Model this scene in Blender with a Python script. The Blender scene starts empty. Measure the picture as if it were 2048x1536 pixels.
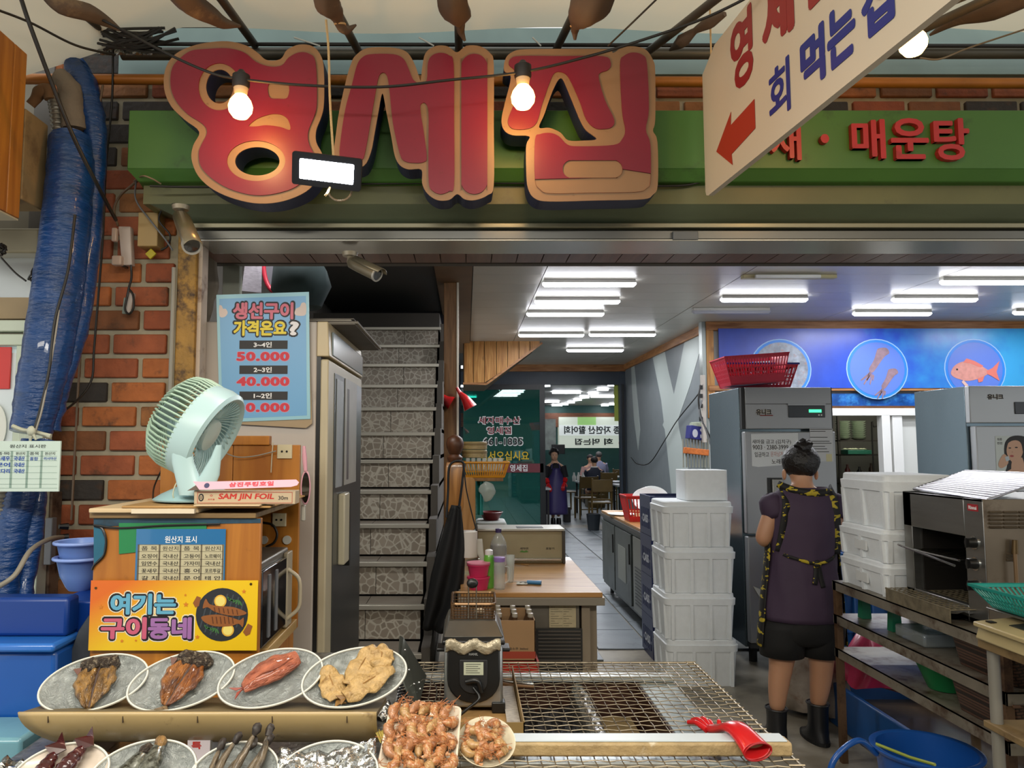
import bpy,bmesh,math,random
from mathutils import Vector,Matrix,Euler,noise
random.seed(7)
C=bpy.context.collection
SC=bpy.context.scene
PI=math.pi
#camera, world, light, exposure
CAMZ,FPX,VX,PITCH=1.57,1500.0,932.0,math.atan(122/1500.0)
cam=bpy.data.cameras.new('camera')
cam.sensor_width=36.0
cam.lens=36.0*FPX/2048
cam.shift_x=92.0/2048
cam.clip_start=0.05
cam.clip_end=80
camo=bpy.data.objects.new('camera',cam)
camo.location=(0,0,CAMZ)
camo.rotation_euler=(PI/2+PITCH,0,0)
C.objects.link(camo)
SC.camera=camo
SC.view_settings.view_transform='Standard'
SC.view_settings.look='None'
SC.view_settings.gamma=1
SC.view_settings.use_curve_mapping=False
SC.view_settings.exposure=0.25
try:
 SC.cycles.max_bounces=6
 SC.cycles.diffuse_bounces=3
 SC.cycles.glossy_bounces=3
 SC.cycles.transmission_bounces=4
 SC.cycles.transparent_max_bounces=10
 SC.cycles.caustics_reflective=False
 SC.cycles.caustics_refractive=False
 SC.cycles.sample_clamp_indirect=6
 SC.cycles.use_denoising=True
except Exception:
 pass
wd=bpy.data.worlds.new('world')
SC.world=wd
wd.use_nodes=True
wd.node_tree.nodes['Background'].inputs[0].default_value=(0.85,0.88,0.9,1)
wd.node_tree.nodes['Background'].inputs[1].default_value=1.15
def area_light(name,loc,rot,sx,sy,power,col):
 l=bpy.data.lights.new(name,'AREA')
 l.shape='RECTANGLE'
 l.size,l.size_y=sx,sy
 l.energy=power
 l.color=col
 o=bpy.data.objects.new(name,l)
 o.location=loc
 o.rotation_euler=rot
 C.objects.link(o)
 return o
area_light('stair_fill',(-0.75,3.35,2.98),(math.radians(18),0,0),0.9,0.15,20,(0.98,0.97,0.92))  # added fill light without a fixture, hidden by the header, brightens the stairs
area_light('alley_lamp',(-1.5,0.0,2.62),(math.radians(17),0,0),1.2,0.2,26,(1.0,0.93,0.80))
area_light('alley_lamp',(0.1,-0.1,2.62),(math.radians(17),0,0),1.2,0.2,30,(1.0,0.95,0.86))
area_light('alley_lamp',(1.9,0.0,2.62),(math.radians(17),0,0),1.2,0.2,22,(1.0,0.90,0.76))
area_light('stall_lamp',(-0.6,1.05,2.25),(math.radians(12),0,0),0.7,0.2,6,(1.0,0.95,0.86))
#pixel helpers (photo frame 2048 x 1536)
def P(px,py,Y):
 xr,ur=(px-VX)/FPX,(768-py)/FPX
 dy=math.cos(PITCH)-ur*math.sin(PITCH)
 dz=math.sin(PITCH)+ur*math.cos(PITCH)
 t=Y/dy
 return Vector((xr*t,Y,CAMZ+dz*t))
def PX(px,py,X):
 v=P(px,py,1.0)
 s=X/v.x
 return Vector((X,s,CAMZ+(v.z-CAMZ)*s))
def PZ(px,py,z):
 v=P(px,py,1.0)
 s=(z-CAMZ)/(v.z-CAMZ)
 return Vector((v.x*s,s,z))
def lin(h):
 h=h.lstrip('#')
 r=[int(h[i:i+2],16)/255 for i in (0,2,4)]
 return tuple((c/12.92 if c<=0.04045 else ((c+0.055)/1.055)**2.4) for c in r)
#materials
MATS={}
def M(name,hexc='808080',rough=0.5,metal=0.0,var=0.0,vs=6.0,dirt=None,da=0.4,ds=5.0,bump=0.0,bs=40.0,
  stretch=(1,1,1),alpha=1.0,trans=0.0,emit=None,es=0.0,coat=0.0,spec=0.5,sub=0.0,film=0.0):
 if name in MATS:
  return MATS[name]
 m=bpy.data.materials.new(name)
 m.use_nodes=True
 nt=m.node_tree
 b=nt.nodes['Principled BSDF']
 c=lin(hexc)
 b.inputs['Base Color'].default_value=(*c,1)
 b.inputs['Roughness'].default_value=rough
 b.inputs['Metallic'].default_value=metal
 b.inputs['Specular IOR Level'].default_value=spec
 b.inputs['Coat Weight'].default_value=coat
 b.inputs['Alpha'].default_value=alpha
 b.inputs['Transmission Weight'].default_value=trans
 if sub:
  b.inputs['Subsurface Weight'].default_value=sub
  b.inputs['Subsurface Scale'].default_value=0.02
 if emit:
  b.inputs['Emission Color'].default_value=(*lin(emit),1)
  b.inputs['Emission Strength'].default_value=es
 if var or dirt or bump:
  tc=nt.nodes.new('ShaderNodeTexCoord')
  mp=nt.nodes.new('ShaderNodeMapping')
  mp.inputs['Scale'].default_value=stretch
  nt.links.new(tc.outputs['Object'],mp.inputs[0])
  oi=nt.nodes.new('ShaderNodeObjectInfo')
  ad=nt.nodes.new('ShaderNodeVectorMath')
  ad.operation='MULTIPLY_ADD'
  ad.inputs[1].default_value=(37,23,51)
  nt.links.new(oi.outputs['Random'],ad.inputs[0])
  nt.links.new(mp.outputs[0],ad.inputs[2])
  out=None
  if var:
   n=nt.nodes.new('ShaderNodeTexNoise')
   n.inputs['Scale'].default_value=vs
   n.inputs['Detail'].default_value=5
   nt.links.new(ad.outputs[0],n.inputs['Vector'])
   r=nt.nodes.new('ShaderNodeMapRange')
   r.inputs[1].default_value,r.inputs[2].default_value=0.25,0.75
   r.inputs[3].default_value,r.inputs[4].default_value=1-var,1+var
   nt.links.new(n.outputs['Fac'],r.inputs[0])
   mx=nt.nodes.new('ShaderNodeVectorMath')
   mx.operation='SCALE'
   mx.inputs[0].default_value=c
   nt.links.new(r.outputs[0],mx.inputs['Scale'])
   out=mx.outputs[0]
  if dirt:
   n=nt.nodes.new('ShaderNodeTexNoise')
   n.inputs['Scale'].default_value=ds
   n.inputs['Detail'].default_value=8
   n.inputs['Roughness'].default_value=0.65
   nt.links.new(ad.outputs[0],n.inputs['Vector'])
   r=nt.nodes.new('ShaderNodeMapRange')
   r.inputs[1].default_value,r.inputs[2].default_value=0.72-0.35*da,0.85-0.25*da
   nt.links.new(n.outputs['Fac'],r.inputs[0])
   mx=nt.nodes.new('ShaderNodeMix')
   mx.data_type='RGBA'
   mx.inputs[6].default_value=(*c,1)
   mx.inputs[7].default_value=(*lin(dirt),1)
   if out:
    nt.links.new(out,mx.inputs[6])
   nt.links.new(r.outputs[0],mx.inputs[0])
   out=mx.outputs[2]
  if out:
   nt.links.new(out,b.inputs['Base Color'])
  if bump:
   n=nt.nodes.new('ShaderNodeTexNoise')
   n.inputs['Scale'].default_value=bs
   n.inputs['Detail'].default_value=4
   nt.links.new(ad.outputs[0],n.inputs['Vector'])
   bp=nt.nodes.new('ShaderNodeBump')
   bp.inputs['Strength'].default_value=bump
   bp.inputs['Distance'].default_value=0.01
   nt.links.new(n.outputs['Fac'],bp.inputs['Height'])
   nt.links.new(bp.outputs[0],b.inputs['Normal'])
 MATS[name]=m
 return m
def emis(name,hexc,s):
 if name in MATS:
  return MATS[name]
 m=bpy.data.materials.new(name)
 m.use_nodes=True
 nt=m.node_tree
 nt.nodes.clear()
 e=nt.nodes.new('ShaderNodeEmission')
 e.inputs[0].default_value=(*lin(hexc),1)
 e.inputs[1].default_value=s
 o=nt.nodes.new('ShaderNodeOutputMaterial')
 nt.links.new(e.outputs[0],o.inputs[0])
 MATS[name]=m
 return m
def wood(name,c1,c2,axis='Z',scale=1.0,rough=0.45,knots=True,dirt=None,da=0.5,coat=0.0):
 """grain runs along the given axis"""
 if name in MATS:
  return MATS[name]
 m=M(name,c1,rough,coat=coat)
 nt=m.node_tree
 b=nt.nodes['Principled BSDF']
 tc=nt.nodes.new('ShaderNodeTexCoord')
 oi=nt.nodes.new('ShaderNodeObjectInfo')
 ad=nt.nodes.new('ShaderNodeVectorMath')
 ad.operation='MULTIPLY_ADD'
 ad.inputs[1].default_value=(17,31,13)
 nt.links.new(oi.outputs['Random'],ad.inputs[0])
 nt.links.new(tc.outputs['Object'],ad.inputs[2])
 mp=nt.nodes.new('ShaderNodeMapping')
 s=[14*scale]*3
 s['XYZ'.index(axis)]=1.2*scale
 mp.inputs['Scale'].default_value=s
 nt.links.new(ad.outputs[0],mp.inputs[0])
 n=nt.nodes.new('ShaderNodeTexNoise')
 n.inputs['Scale'].default_value=2.2
 n.inputs['Detail'].default_value=6
 n.inputs['Distortion'].default_value=0.8
 nt.links.new(mp.outputs[0],n.inputs['Vector'])
 cr=nt.nodes.new('ShaderNodeValToRGB')
 cr.color_ramp.elements[0].position,cr.color_ramp.elements[1].position=0.33,0.68
 cr.color_ramp.elements[0].color=(*lin(c2),1)
 cr.color_ramp.elements[1].color=(*lin(c1),1)
 nt.links.new(n.outputs['Fac'],cr.inputs[0])
 out=cr.outputs[0]
 if knots:
  v=nt.nodes.new('ShaderNodeTexVoronoi')
  v.inputs['Scale'].default_value=5*scale
  mp2=nt.nodes.new('ShaderNodeMapping')
  s=[1,1,1]
  s['XYZ'.index(axis)]=0.6
  mp2.inputs['Scale'].default_value=s
  nt.links.new(ad.outputs[0],mp2.inputs[0])
  nt.links.new(mp2.outputs[0],v.inputs['Vector'])
  r=nt.nodes.new('ShaderNodeMapRange')
  r.inputs[1].default_value,r.inputs[2].default_value=0.05,0.16
  r.inputs[3].default_value,r.inputs[4].default_value=0.75,0.0
  nt.links.new(v.outputs['Distance'],r.inputs[0])
  mx=nt.nodes.new('ShaderNodeMix')
  mx.data_type='RGBA'
  mx.inputs[7].default_value=(*lin('5a3414'),1)
  nt.links.new(out,mx.inputs[6])
  nt.links.new(r.outputs[0],mx.inputs[0])
  out=mx.outputs[2]
 if dirt:
  n2=nt.nodes.new('ShaderNodeTexNoise')
  n2.inputs['Scale'].default_value=7
  n2.inputs['Detail'].default_value=9
  n2.inputs['Roughness'].default_value=0.7
  nt.links.new(ad.outputs[0],n2.inputs['Vector'])
  r=nt.nodes.new('ShaderNodeMapRange')
  r.inputs[1].default_value,r.inputs[2].default_value=0.72-0.3*da,0.85-0.2*da
  nt.links.new(n2.outputs['Fac'],r.inputs[0])
  mx=nt.nodes.new('ShaderNodeMix')
  mx.data_type='RGBA'
  mx.inputs[7].default_value=(*lin(dirt),1)
  nt.links.new(out,mx.inputs[6])
  nt.links.new(r.outputs[0],mx.inputs[0])
  out=mx.outputs[2]
 nt.links.new(out,b.inputs['Base Color'])
 return m
#object plumbing
WM={}
def tag(o,label,cat,group=None,kind=None):
 if label:
  o['label']=label
 if cat:
  o['category']=cat
 if group:
  o['group']=group
 if kind:
  o['kind']=kind
 return o
def thing(name,label,cat,loc=(0,0,0),rz=0.0,group=None,rot=None,kind=None):
 o=bpy.data.objects.new(name,None)
 o.empty_display_size=0.05
 C.objects.link(o)
 o.location=loc
 o.rotation_euler=rot if rot else (0,0,rz)
 WM[o.name]=Matrix.LocRotScale(Vector(loc),o.rotation_euler.copy(),None)
 return tag(o,label,cat,group,kind)
class MB:
 """collects geometry for ONE mesh object"""
 def __init__(s):
  s.v,s.f=[],[]
 def add(s,vs,fs,mat=None):
  b=len(s.v)
  if mat is not None:
   vs=[mat @ Vector(v) for v in vs]
  s.v+=[Vector(v) for v in vs]
  s.f+=[tuple(i+b for i in f) for f in fs]
  return s
 def box(s,x0,x1,y0,y1,z0,z1,mat=None):
  vs=[(x,y,z) for z in (z0,z1) for y in (y0,y1) for x in (x0,x1)]
  return s.add(vs,[(0,2,3,1),(4,5,7,6),(0,1,5,4),(2,6,7,3),(0,4,6,2),(1,3,7,5)],mat)
 def cbox(s,c,size,rot=None):
  m=Matrix.Translation(Vector(c))
  if rot is not None:
   m=m @ (rot if isinstance(rot,Matrix) else Euler(rot).to_matrix().to_4x4())
  x,y,z=[a/2 for a in size]
  return s.box(-x,x,-y,y,-z,z,m)
 def frustum(s,x0,x1,y0,y1,z0,X0,X1,Y0,Y1,z1):
  vs=[(x0,y0,z0),(x1,y0,z0),(x1,y1,z0),(x0,y1,z0),(X0,Y0,z1),(X1,Y0,z1),(X1,Y1,z1),(X0,Y1,z1)]
  return s.add(vs,[(3,2,1,0),(4,5,6,7),(0,1,5,4),(1,2,6,5),(2,3,7,6),(3,0,4,7)])
 def bar(s,p0,p1,w,h=None,up=(0,0,1)):
  p0,p1=Vector(p0),Vector(p1)
  h=h or w
  d=(p1-p0).normalized()
  u=Vector(up)
  if abs(d.dot(u))>0.98:
   u=Vector((0,1,0))
  a=d.cross(u).normalized()*w/2
  b=a.cross(d).normalized()*h/2
  vs=[p+i*a+j*b for p in (p0,p1) for i,j in ((-1,-1),(1,-1),(1,1),(-1,1))]
  return s.add(vs,[(3,2,1,0),(4,5,6,7),(0,1,5,4),(1,2,6,5),(2,3,7,6),(3,0,4,7)])
 def loft(s,rings,caps=True,closed=True):
  n=len(rings[0])
  b=len(s.v)
  for r in rings:
   s.v+=[Vector(p) for p in r]
  for i in range(len(rings)-1):
   for j in range(n if closed else n-1):
    k=(j+1) % n
    s.f.append((b+i*n+j,b+i*n+k,b+(i+1)*n+k,b+(i+1)*n+j))
  if caps and closed:
   s.f.append(tuple(b+j for j in reversed(range(n))))
   s.f.append(tuple(b+(len(rings)-1)*n+j for j in range(n)))
  return s
 def tube(s,pts,r,n=8,caps=True,closed=False):
  pts=[Vector(p) for p in pts]
  N=len(pts)
  rr=r if isinstance(r,(list,tuple)) else [r]*N
  rings=[]
  a=None
  for i in range(N):
   if closed:
    d=pts[(i+1) % N]-pts[i-1]
   else:
    d=pts[min(i+1,N-1)]-pts[max(i-1,0)]
   if d.length<1e-9:
    d=Vector((0,0,1))
   d.normalize()
   if a is None:
    a=d.cross(Vector((0,0,1)))
    if a.length<0.05:
     a=d.cross(Vector((0,1,0)))
   a=(a-d*a.dot(d)).normalized()
   b=d.cross(a)
   rings.append([pts[i]+rr[i]*(math.cos(2*PI*k/n)*a+math.sin(2*PI*k/n)*b) for k in range(n)])
  if closed:
   rings.append(rings[0])
   return s.loft(rings,False)
  return s.loft(rings,caps)
 def cyl(s,p0,p1,r0,r1=None,n=16):
  return s.tube([p0,p1],[r0,r0 if r1 is None else r1],n)
 def lathe(s,prof,c=(0,0,0),n=24,sx=1,sy=1,mat=None,caps=True):
  c=Vector(c)
  rings=[]
  for r,z in prof:
   ring=[]
   for k in range(n):
    p=Vector((r*sx*math.cos(2*PI*k/n),r*sy*math.sin(2*PI*k/n),z))
    if mat is not None:
     p=mat @ p
    ring.append(p+c)
   rings.append(ring)
  return s.loft(rings,caps)
 def rrect(s,prof,c=(0,0,0),n=5,mat=None,caps=True):
  """loft of rounded rectangles: prof = [(hx, hy, rad, z)]"""
  rings=[]
  for hx,hy,rad,z in prof:
   ring=[]
   for q,(sx_,sy_) in enumerate(((1,1),(-1,1),(-1,-1),(1,-1))):
    for k in range(n+1):
     a=q*PI/2+k/n*PI/2
     p=Vector((sx_*(hx-rad)+rad*math.cos(a),sy_*(hy-rad)+rad*math.sin(a),z))
     if mat is not None:
      p=mat @ p
     ring.append(p+Vector(c))
   rings.append(ring)
  return s.loft(rings,caps)
 def ell(s,c,r,n=14,m=8,mat=None):
  rx,ry,rz=(r,r,r) if not isinstance(r,(list,tuple)) else r
  rings=[]
  for i in range(m+1):
   t=-PI/2+PI*i/m
   cs=max(math.cos(t),0.02)
   ring=[]
   for k in range(n):
    p=Vector((rx*cs*math.cos(2*PI*k/n),ry*cs*math.sin(2*PI*k/n),rz*math.sin(t)))
    if mat is not None:
     p=mat @ p
    ring.append(p+Vector(c))
   rings.append(ring)
  return s.loft(rings)
 def prism(s,poly,depth,fr=None):
  """polygon [(u, w)] extruded by depth backwards; fr = frame matrix (x=u, y=back, z=w)"""
  n=len(poly)
  fr=fr or Matrix.Identity(4)
  b=len(s.v)
  s.v+=[fr @ Vector((u,0,w)) for u,w in poly]+[fr @ Vector((u,depth,w)) for u,w in poly]
  s.f.append(tuple(b+i for i in range(n)))
  s.f.append(tuple(b+n+i for i in reversed(range(n))))
  for i in range(n):
   k=(i+1) % n
   s.f.append((b+i,b+n+i,b+n+k,b+k))
  return s
 def grid(s,fn,nu,nv):
  b=len(s.v)
  for i in range(nu+1):
   for j in range(nv+1):
    s.v.append(Vector(fn(i/nu,j/nv)))
  for i in range(nu):
   for j in range(nv):
    a=b+i*(nv+1)+j
    s.f.append((a,a+1,a+nv+2,a+nv+1))
  return s
 def build(s,name,mat,parent=None,world=False,smooth=None,bevel=0.0,label=None,cat=None,group=None,kind=None,
    solid=0.0,origin=None,seg=2,sub=0,loc=None,rz=0.0):
  me=bpy.data.meshes.new(name)
  vs=s.v
  off=Vector((0,0,0))
  if parent is None and loc is None and vs:
   if origin is None:
    mn=[min(v[i] for v in vs) for i in range(3)]
    mx=[max(v[i] for v in vs) for i in range(3)]
    off=Vector(((mn[0]+mx[0])/2,(mn[1]+mx[1])/2,mn[2]))
   else:
    off=Vector(origin)
   vs=[v-off for v in vs]
  elif parent is not None and world:
   inv=WM[parent.name].inverted()
   vs=[inv @ v for v in vs]
  me.from_pydata([tuple(v) for v in vs],[],s.f)
  me.update()
  bm=bmesh.new()
  bm.from_mesh(me)
  bmesh.ops.recalc_face_normals(bm,faces=bm.faces)
  bm.to_mesh(me)
  bm.free()
  if mat:
   me.materials.append(mat)
  if smooth is not None:
   me.polygons.foreach_set('use_smooth',[True]*len(me.polygons))
   me.set_sharp_from_angle(angle=math.radians(smooth))
  o=bpy.data.objects.new(name,me)
  C.objects.link(o)
  if parent is not None:
   o.parent=parent
   WM[o.name]=WM[parent.name].copy()
  else:
   o.location=off if loc is None else loc
   o.rotation_euler=(0,0,rz)
   WM[o.name]=Matrix.LocRotScale(Vector(o.location),o.rotation_euler.copy(),None)
  if solid:
   md=o.modifiers.new('solid','SOLIDIFY')
   md.thickness=solid
   md.offset=0
  if bevel:
   md=o.modifiers.new('bevel','BEVEL')
   md.width=bevel
   md.segments=seg
   md.limit_method='ANGLE'
   md.angle_limit=math.radians(40)
   me.polygons.foreach_set('use_smooth',[True]*len(me.polygons))
   if smooth is None:
    me.set_sharp_from_angle(angle=math.radians(30))
   md.harden_normals=False
  if sub:
   md=o.modifiers.new('sub','SUBSURF')
   md.levels=md.render_levels=sub
  return tag(o,label,cat,group,kind)
def copy_tree(o,loc=None,rot=None,label=None,parent=None,scale=None):
 c=o.copy()
 C.objects.link(c)
 if parent is not None:
  c.parent=parent
 if loc is not None:
  c.location=loc
 if rot is not None:
  c.rotation_euler=rot
 if scale is not None:
  c.scale=scale
 if label:
  c['label']=label
 WM[c.name]=WM[parent.name].copy() if parent is not None else Matrix.LocRotScale(Vector(c.location),c.rotation_euler.copy(),None)
 for ch in list(o.children):
  copy_tree(ch,parent=c)
 return c
def smooth_poly(pts,n=5,closed=True):
 out=[]
 N=len(pts)
 for i in range(N):
  p0,p1,p2,p3=[Vector(pts[(i+k) % N]) for k in (-1,0,1,2)]
  for j in range(n):
   t=j/n
   out.append(tuple(0.5*((2*p1)+(-p0+p2)*t+(2*p0-5*p1+4*p2-p3)*t*t+(-p0+3*p1-3*p2+p3)*t**3)))
 return out
def spline(pts,n=8):
 """open Catmull-Rom through 3D points"""
 P_=[Vector(p) for p in pts]
 P_=[2*P_[0]-P_[1]]+P_+[2*P_[-1]-P_[-2]]
 out=[]
 for i in range(1,len(P_)-2):
  p0,p1,p2,p3=P_[i-1:i+3]
  for j in range(n):
   t=j/n
   out.append(0.5*((2*p1)+(-p0+p2)*t+(2*p0-5*p1+4*p2-p3)*t*t+(-p0+3*p1-3*p2+p3)*t**3))
 out.append(P_[-2])
 return out
def ellipse(cx,cy,rx,ry,n=28):
 return [(cx+rx*math.cos(2*PI*k/n),cy+ry*math.sin(2*PI*k/n)) for k in range(n)]
def rect(x0,x1,y0,y1):
 return [(x0,y0),(x1,y0),(x1,y1),(x0,y1)]
def frame(o,u=(1,0,0),w=(0,0,1)):
 """matrix with local x=u, z=w, y=into the surface"""
 u,w=Vector(u).normalized(),Vector(w).normalized()
 y=w.cross(u).normalized()
 m=Matrix((u,y,w)).transposed().to_4x4()
 m.translation=Vector(o)
 return m
TMP=bpy.data.scenes.new('scratch')
def flat(mb,loops,depth,fr):
 """filled 2D shapes with holes (even-odd) extruded by depth; loops in (u, w)"""
 cu=bpy.data.curves.new('tmp','CURVE')
 cu.dimensions='2D'
 cu.fill_mode='BOTH'
 cu.extrude=depth/2
 for lp in loops:
  sp=cu.splines.new('POLY')
  sp.points.add(len(lp)-1)
  for i,p in enumerate(lp):
   sp.points[i].co=(p[0],p[1],0,1)
  sp.use_cyclic_u=True
 _curve_into(mb,cu,fr,depth)
def _curve_into(mb,cu,fr,depth,fit=None,fat=0.0):
 o=bpy.data.objects.new('tmp',cu)
 TMP.collection.objects.link(o)
 vl=TMP.view_layers[0]
 vl.update()
 dg=vl.depsgraph
 me=bpy.data.meshes.new_from_object(o.evaluated_get(dg))
 vs=[v.co.copy() for v in me.vertices]
 fs=[tuple(p.vertices) for p in me.polygons]
 if fat and vs:
  n0,base_v,base_f=len(vs),list(vs),list(fs)
  nd=6 if fat<.03 else 10
  for k in range(nd):
   d=Vector((math.cos(2*PI*k/nd),math.sin(2*PI*k/nd),0))*fat
   d.z=-2e-5*(k+1)
   b=len(vs)
   vs+=[v+d for v in base_v]
   fs+=[tuple(i+b for i in f) for f in base_f]
 if fit and vs:
  cx,cz,w,h,keep,base=fit
  x0,x1=min(v.x for v in vs),max(v.x for v in vs)
  y0,y1=min(v.y for v in vs),max(v.y for v in vs)
  sx,sy=w/max(x1-x0,1e-6),h/max(y1-y0,1e-6)
  if keep:
   sx=sy=min(sx,sy)
  for v in vs:
   v.x=cx+(v.x-(x0+x1)/2)*sx
   v.y=cz+(v.y-(y0+y1)/2)*sy
 mb.add([(v.x,-v.z+depth/2,v.y) for v in vs],fs,fr)
 bpy.data.objects.remove(o)
 bpy.data.meshes.remove(me)
 bpy.data.curves.remove(cu)
def text(mb,s,cx,cz,w,h,fr,depth=0.0008,bold=0.0,keep=False,shear=0.0,lift=0.0,space=1.0):
 cu=bpy.data.curves.new('tmp','FONT')
 cu.body=s
 cu.size=1
 cu.extrude=0.5*depth
 cu.resolution_u=3
 cu.shear=shear
 cu.space_character=space
 f2=fr @ Matrix.Translation((0,-lift,0))
 _curve_into(mb,cu,f2,depth,(cx,cz,w,h,keep,0),fat=bold)
 return mb
def noisy(mb,amp,sc,seed=0.0):
 for v in mb.v:
  d=noise.noise_vector(v*sc+Vector((seed,seed*2,0)))
  v+=d*amp
 return mb
steel=M('stainless','a9abaa',0.32,0.85,var=0.08,vs=3,stretch=(1,1,12),bump=0.06,bs=30)
dsteel=M('dull_steel','7d7a74',0.42,0.7,var=0.15,vs=9,dirt='4a3a28',da=0.45,ds=8,bump=0.1)
chrome=M('bright_steel','c9cbcc',0.18,1.0)
blackp=M('black_plastic','141414',0.35)
blackc=M('black_cable','16130f',0.5)
greyp=M('grey_plastic','6d6f72',0.45)
whitep=M('white_plastic','dcdcd6',0.4)
foam=M('white_foam','e4e9ec',0.75,bump=0.1,bs=160,var=0.03,vs=30)
pine=wood('pine_wood','c9944f','9c6427','Z',1.0)
pinex=wood('pine_wood_lengthwise','b98452','8a5527','X',1.0)
piney=wood('pine_wood_depthwise','b98452','8a5527','Y',1.0)
ply=wood('old_plywood','b9792b','96591a','Z',0.6,dirt='4a2a10',da=0.35,knots=False)
#THE SETTING
CEIL=3.10
#floor
fm=M('wet_concrete','8f887a',0.35,var=0.25,vs=2.5,dirt='565044',da=0.65,ds=1.6,bump=0.25,bs=9)
MB().box(-3.4,7.8,-4.2,15.0,-0.12,0).build('floor',fm,kind='structure')
flo=bpy.data.objects['floor']
tl=M('slate_tile','7b8288',0.38,var=0.12,vs=5,dirt='45484a',da=0.5,ds=3,bump=0.1,bs=30)
tmesh=None
WM['floor']=Matrix.Translation(flo.location)
for i in range(7):
 for j in range(14):
  x,y=0.80+i*0.42,5.9+j*0.60+(0.3 if i % 2 else 0)
  if tmesh is None:
   t=MB().box(-0.203,0.203,-0.293,0.293,0,0.012).build('tile',tl,flo,bevel=0.003,seg=1)
   tmesh=t.data
   bev=t
  else:
   t=bev.copy()
   C.objects.link(t)
  t.location=Vector((x,y,0.0))-flo.location
  t.rotation_euler=(0,0,0)
MB().box(-1.4,6.0,15.0,27,-0.12,0.0).build('floor_dining',M('dining_floor','7e858a',0.35,var=0.15,vs=2),kind='structure')
#inner ceiling of glossy metal panels, with recessed joints
cm=M('ceiling_metal','bdbab0',0.34,0.08,var=0.04,vs=2,bump=0.10,bs=14)
cb=MB().box(-1.6,7.7,3.02,14.5,CEIL+0.012,CEIL+0.06)
ceil=cb.build('ceiling',M('ceiling_void','4a4a48',0.8),kind='structure')
proto=None
xs=[0.06,0.70,2.50,4.34,6.2,7.7]
for i in range(5):
 w=xs[i+1]-xs[i]
 proto=None
 for j in range(28):
  y=3.05+0.40*j
  if proto is None:
   proto=MB().box(-w/2+.004,w/2-.004,-0.1975,0.1975,0,0.014).build('ceiling_panel',cm,ceil)
   p=proto
  else:
   p=proto.copy()
   C.objects.link(p)
  p.location=Vector(((xs[i]+xs[i+1])/2,y+.2,CEIL))-ceil.location
MB().box(-0.27,0.055,3.1,12.2,CEIL-0.03,CEIL+0.02).build('trim_1',M('brown_soffit','6e553b',0.6,var=0.1),kind='structure')
#walls inside
gw=M('grey_wall','6d7478',0.5,var=0.06)
MB().box(3.04,3.16,9.36,14.4,0,CEIL).build('wall_right',gw,kind='structure')
wr=bpy.data.objects['wall_right']
rb=M('pale_ribbon','a9b2b0',0.45)
def wallp(px,py):
 v=PX(px,py,3.035)
 return (v.y,v.z)
for pl in ([(1303,705),(1327,692),(1336,740),(1350,800),(1358,860),(1376,940),(1385,1000),(1345,1010),(1334,900),(1322,800)],
   [(1372,665),(1405,648),(1400,700),(1380,770),(1352,850),(1340,880),(1325,850),(1345,800),(1360,730)],
   [(1262,730),(1268,727),(1274,790),(1280,860),(1276,900),(1268,840),(1264,780)]):
 pts=[wallp(*p) for p in pl]
 mb=MB()
 kk=3.0375-.0012*len(wr.children)
 mb.v=[Vector((kk,y,z)) for y,z in pts]+[Vector((3.04,y,z)) for y,z in pts]
 n=len(pts)
 mb.f=[tuple(range(n)),tuple(reversed(range(n,2*n)))]+[(i,n+i,n+(i+1) % n,(i+1) % n) for i in range(n)]
 mb.build('ribbon_panel',rb,wr,True)
kw=M('kitchen_wall','d3d6d4',0.5)
b=MB()
b.box(3.0,7.6,9.30,9.42,2.05,CEIL)
b.box(3.0,4.48,9.30,9.42,0,2.05)
b.box(5.35,7.6,9.30,9.42,0,2.05)
b.build('wall_back',kw,kind='structure')
MB().box(3.2,7.6,11.6,11.7,0,2.6).build('wall_kitchen',M('kitchen_back','5e605c',0.6),kind='structure')
MB().box(3.2,7.6,9.42,11.7,2.55,2.6).build('ceiling_kitchen',kw,kind='structure')
MB().box(7.6,7.7,2.6,14.5,0,CEIL).build('wall_east',gw,kind='structure')
MB().box(2.98,7.6,9.22,9.30,2.99,CEIL).build('trim_2',pinex,kind='structure',bevel=.004)
MB().box(2.98,3.07,9.22,9.30,1.9,2.99).build('trim_3',pine,kind='structure',bevel=.004)
MB().box(3.0,3.05,9.36,14.3,2.99,CEIL).build('trim_4',piney,kind='structure',bevel=.004)
MB().box(0.1,3.05,14.22,14.3,2.97,CEIL).build('trim_5',pinex,kind='structure',bevel=.004)
MB().box(2.93,2.99,9.24,9.36,0,CEIL).build('trim_6',M('steel_corner','8f9694',.35,.6),kind='structure')
MB().box(2.99,7.6,9.20,9.30,2.235,2.30).build('trim_7',pinex,kind='structure',bevel=.004)
MB().box(4.4,5.9,9.22,9.30,2.02,2.05).build('trim_8',wood('dark_sill','7c5330','5b3a20','X'),kind='structure')
fb=MB()
fb.box(4.40,5.85,9.20,9.32,1.93,2.02)
fb.box(5.10,5.20,9.20,9.32,0,1.93)
fb.box(5.24,5.36,9.22,9.32,0,1.93)
fb.build('door_2',M('white_frame','e6e8e8',.4),kind='structure',bevel=.004)
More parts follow.
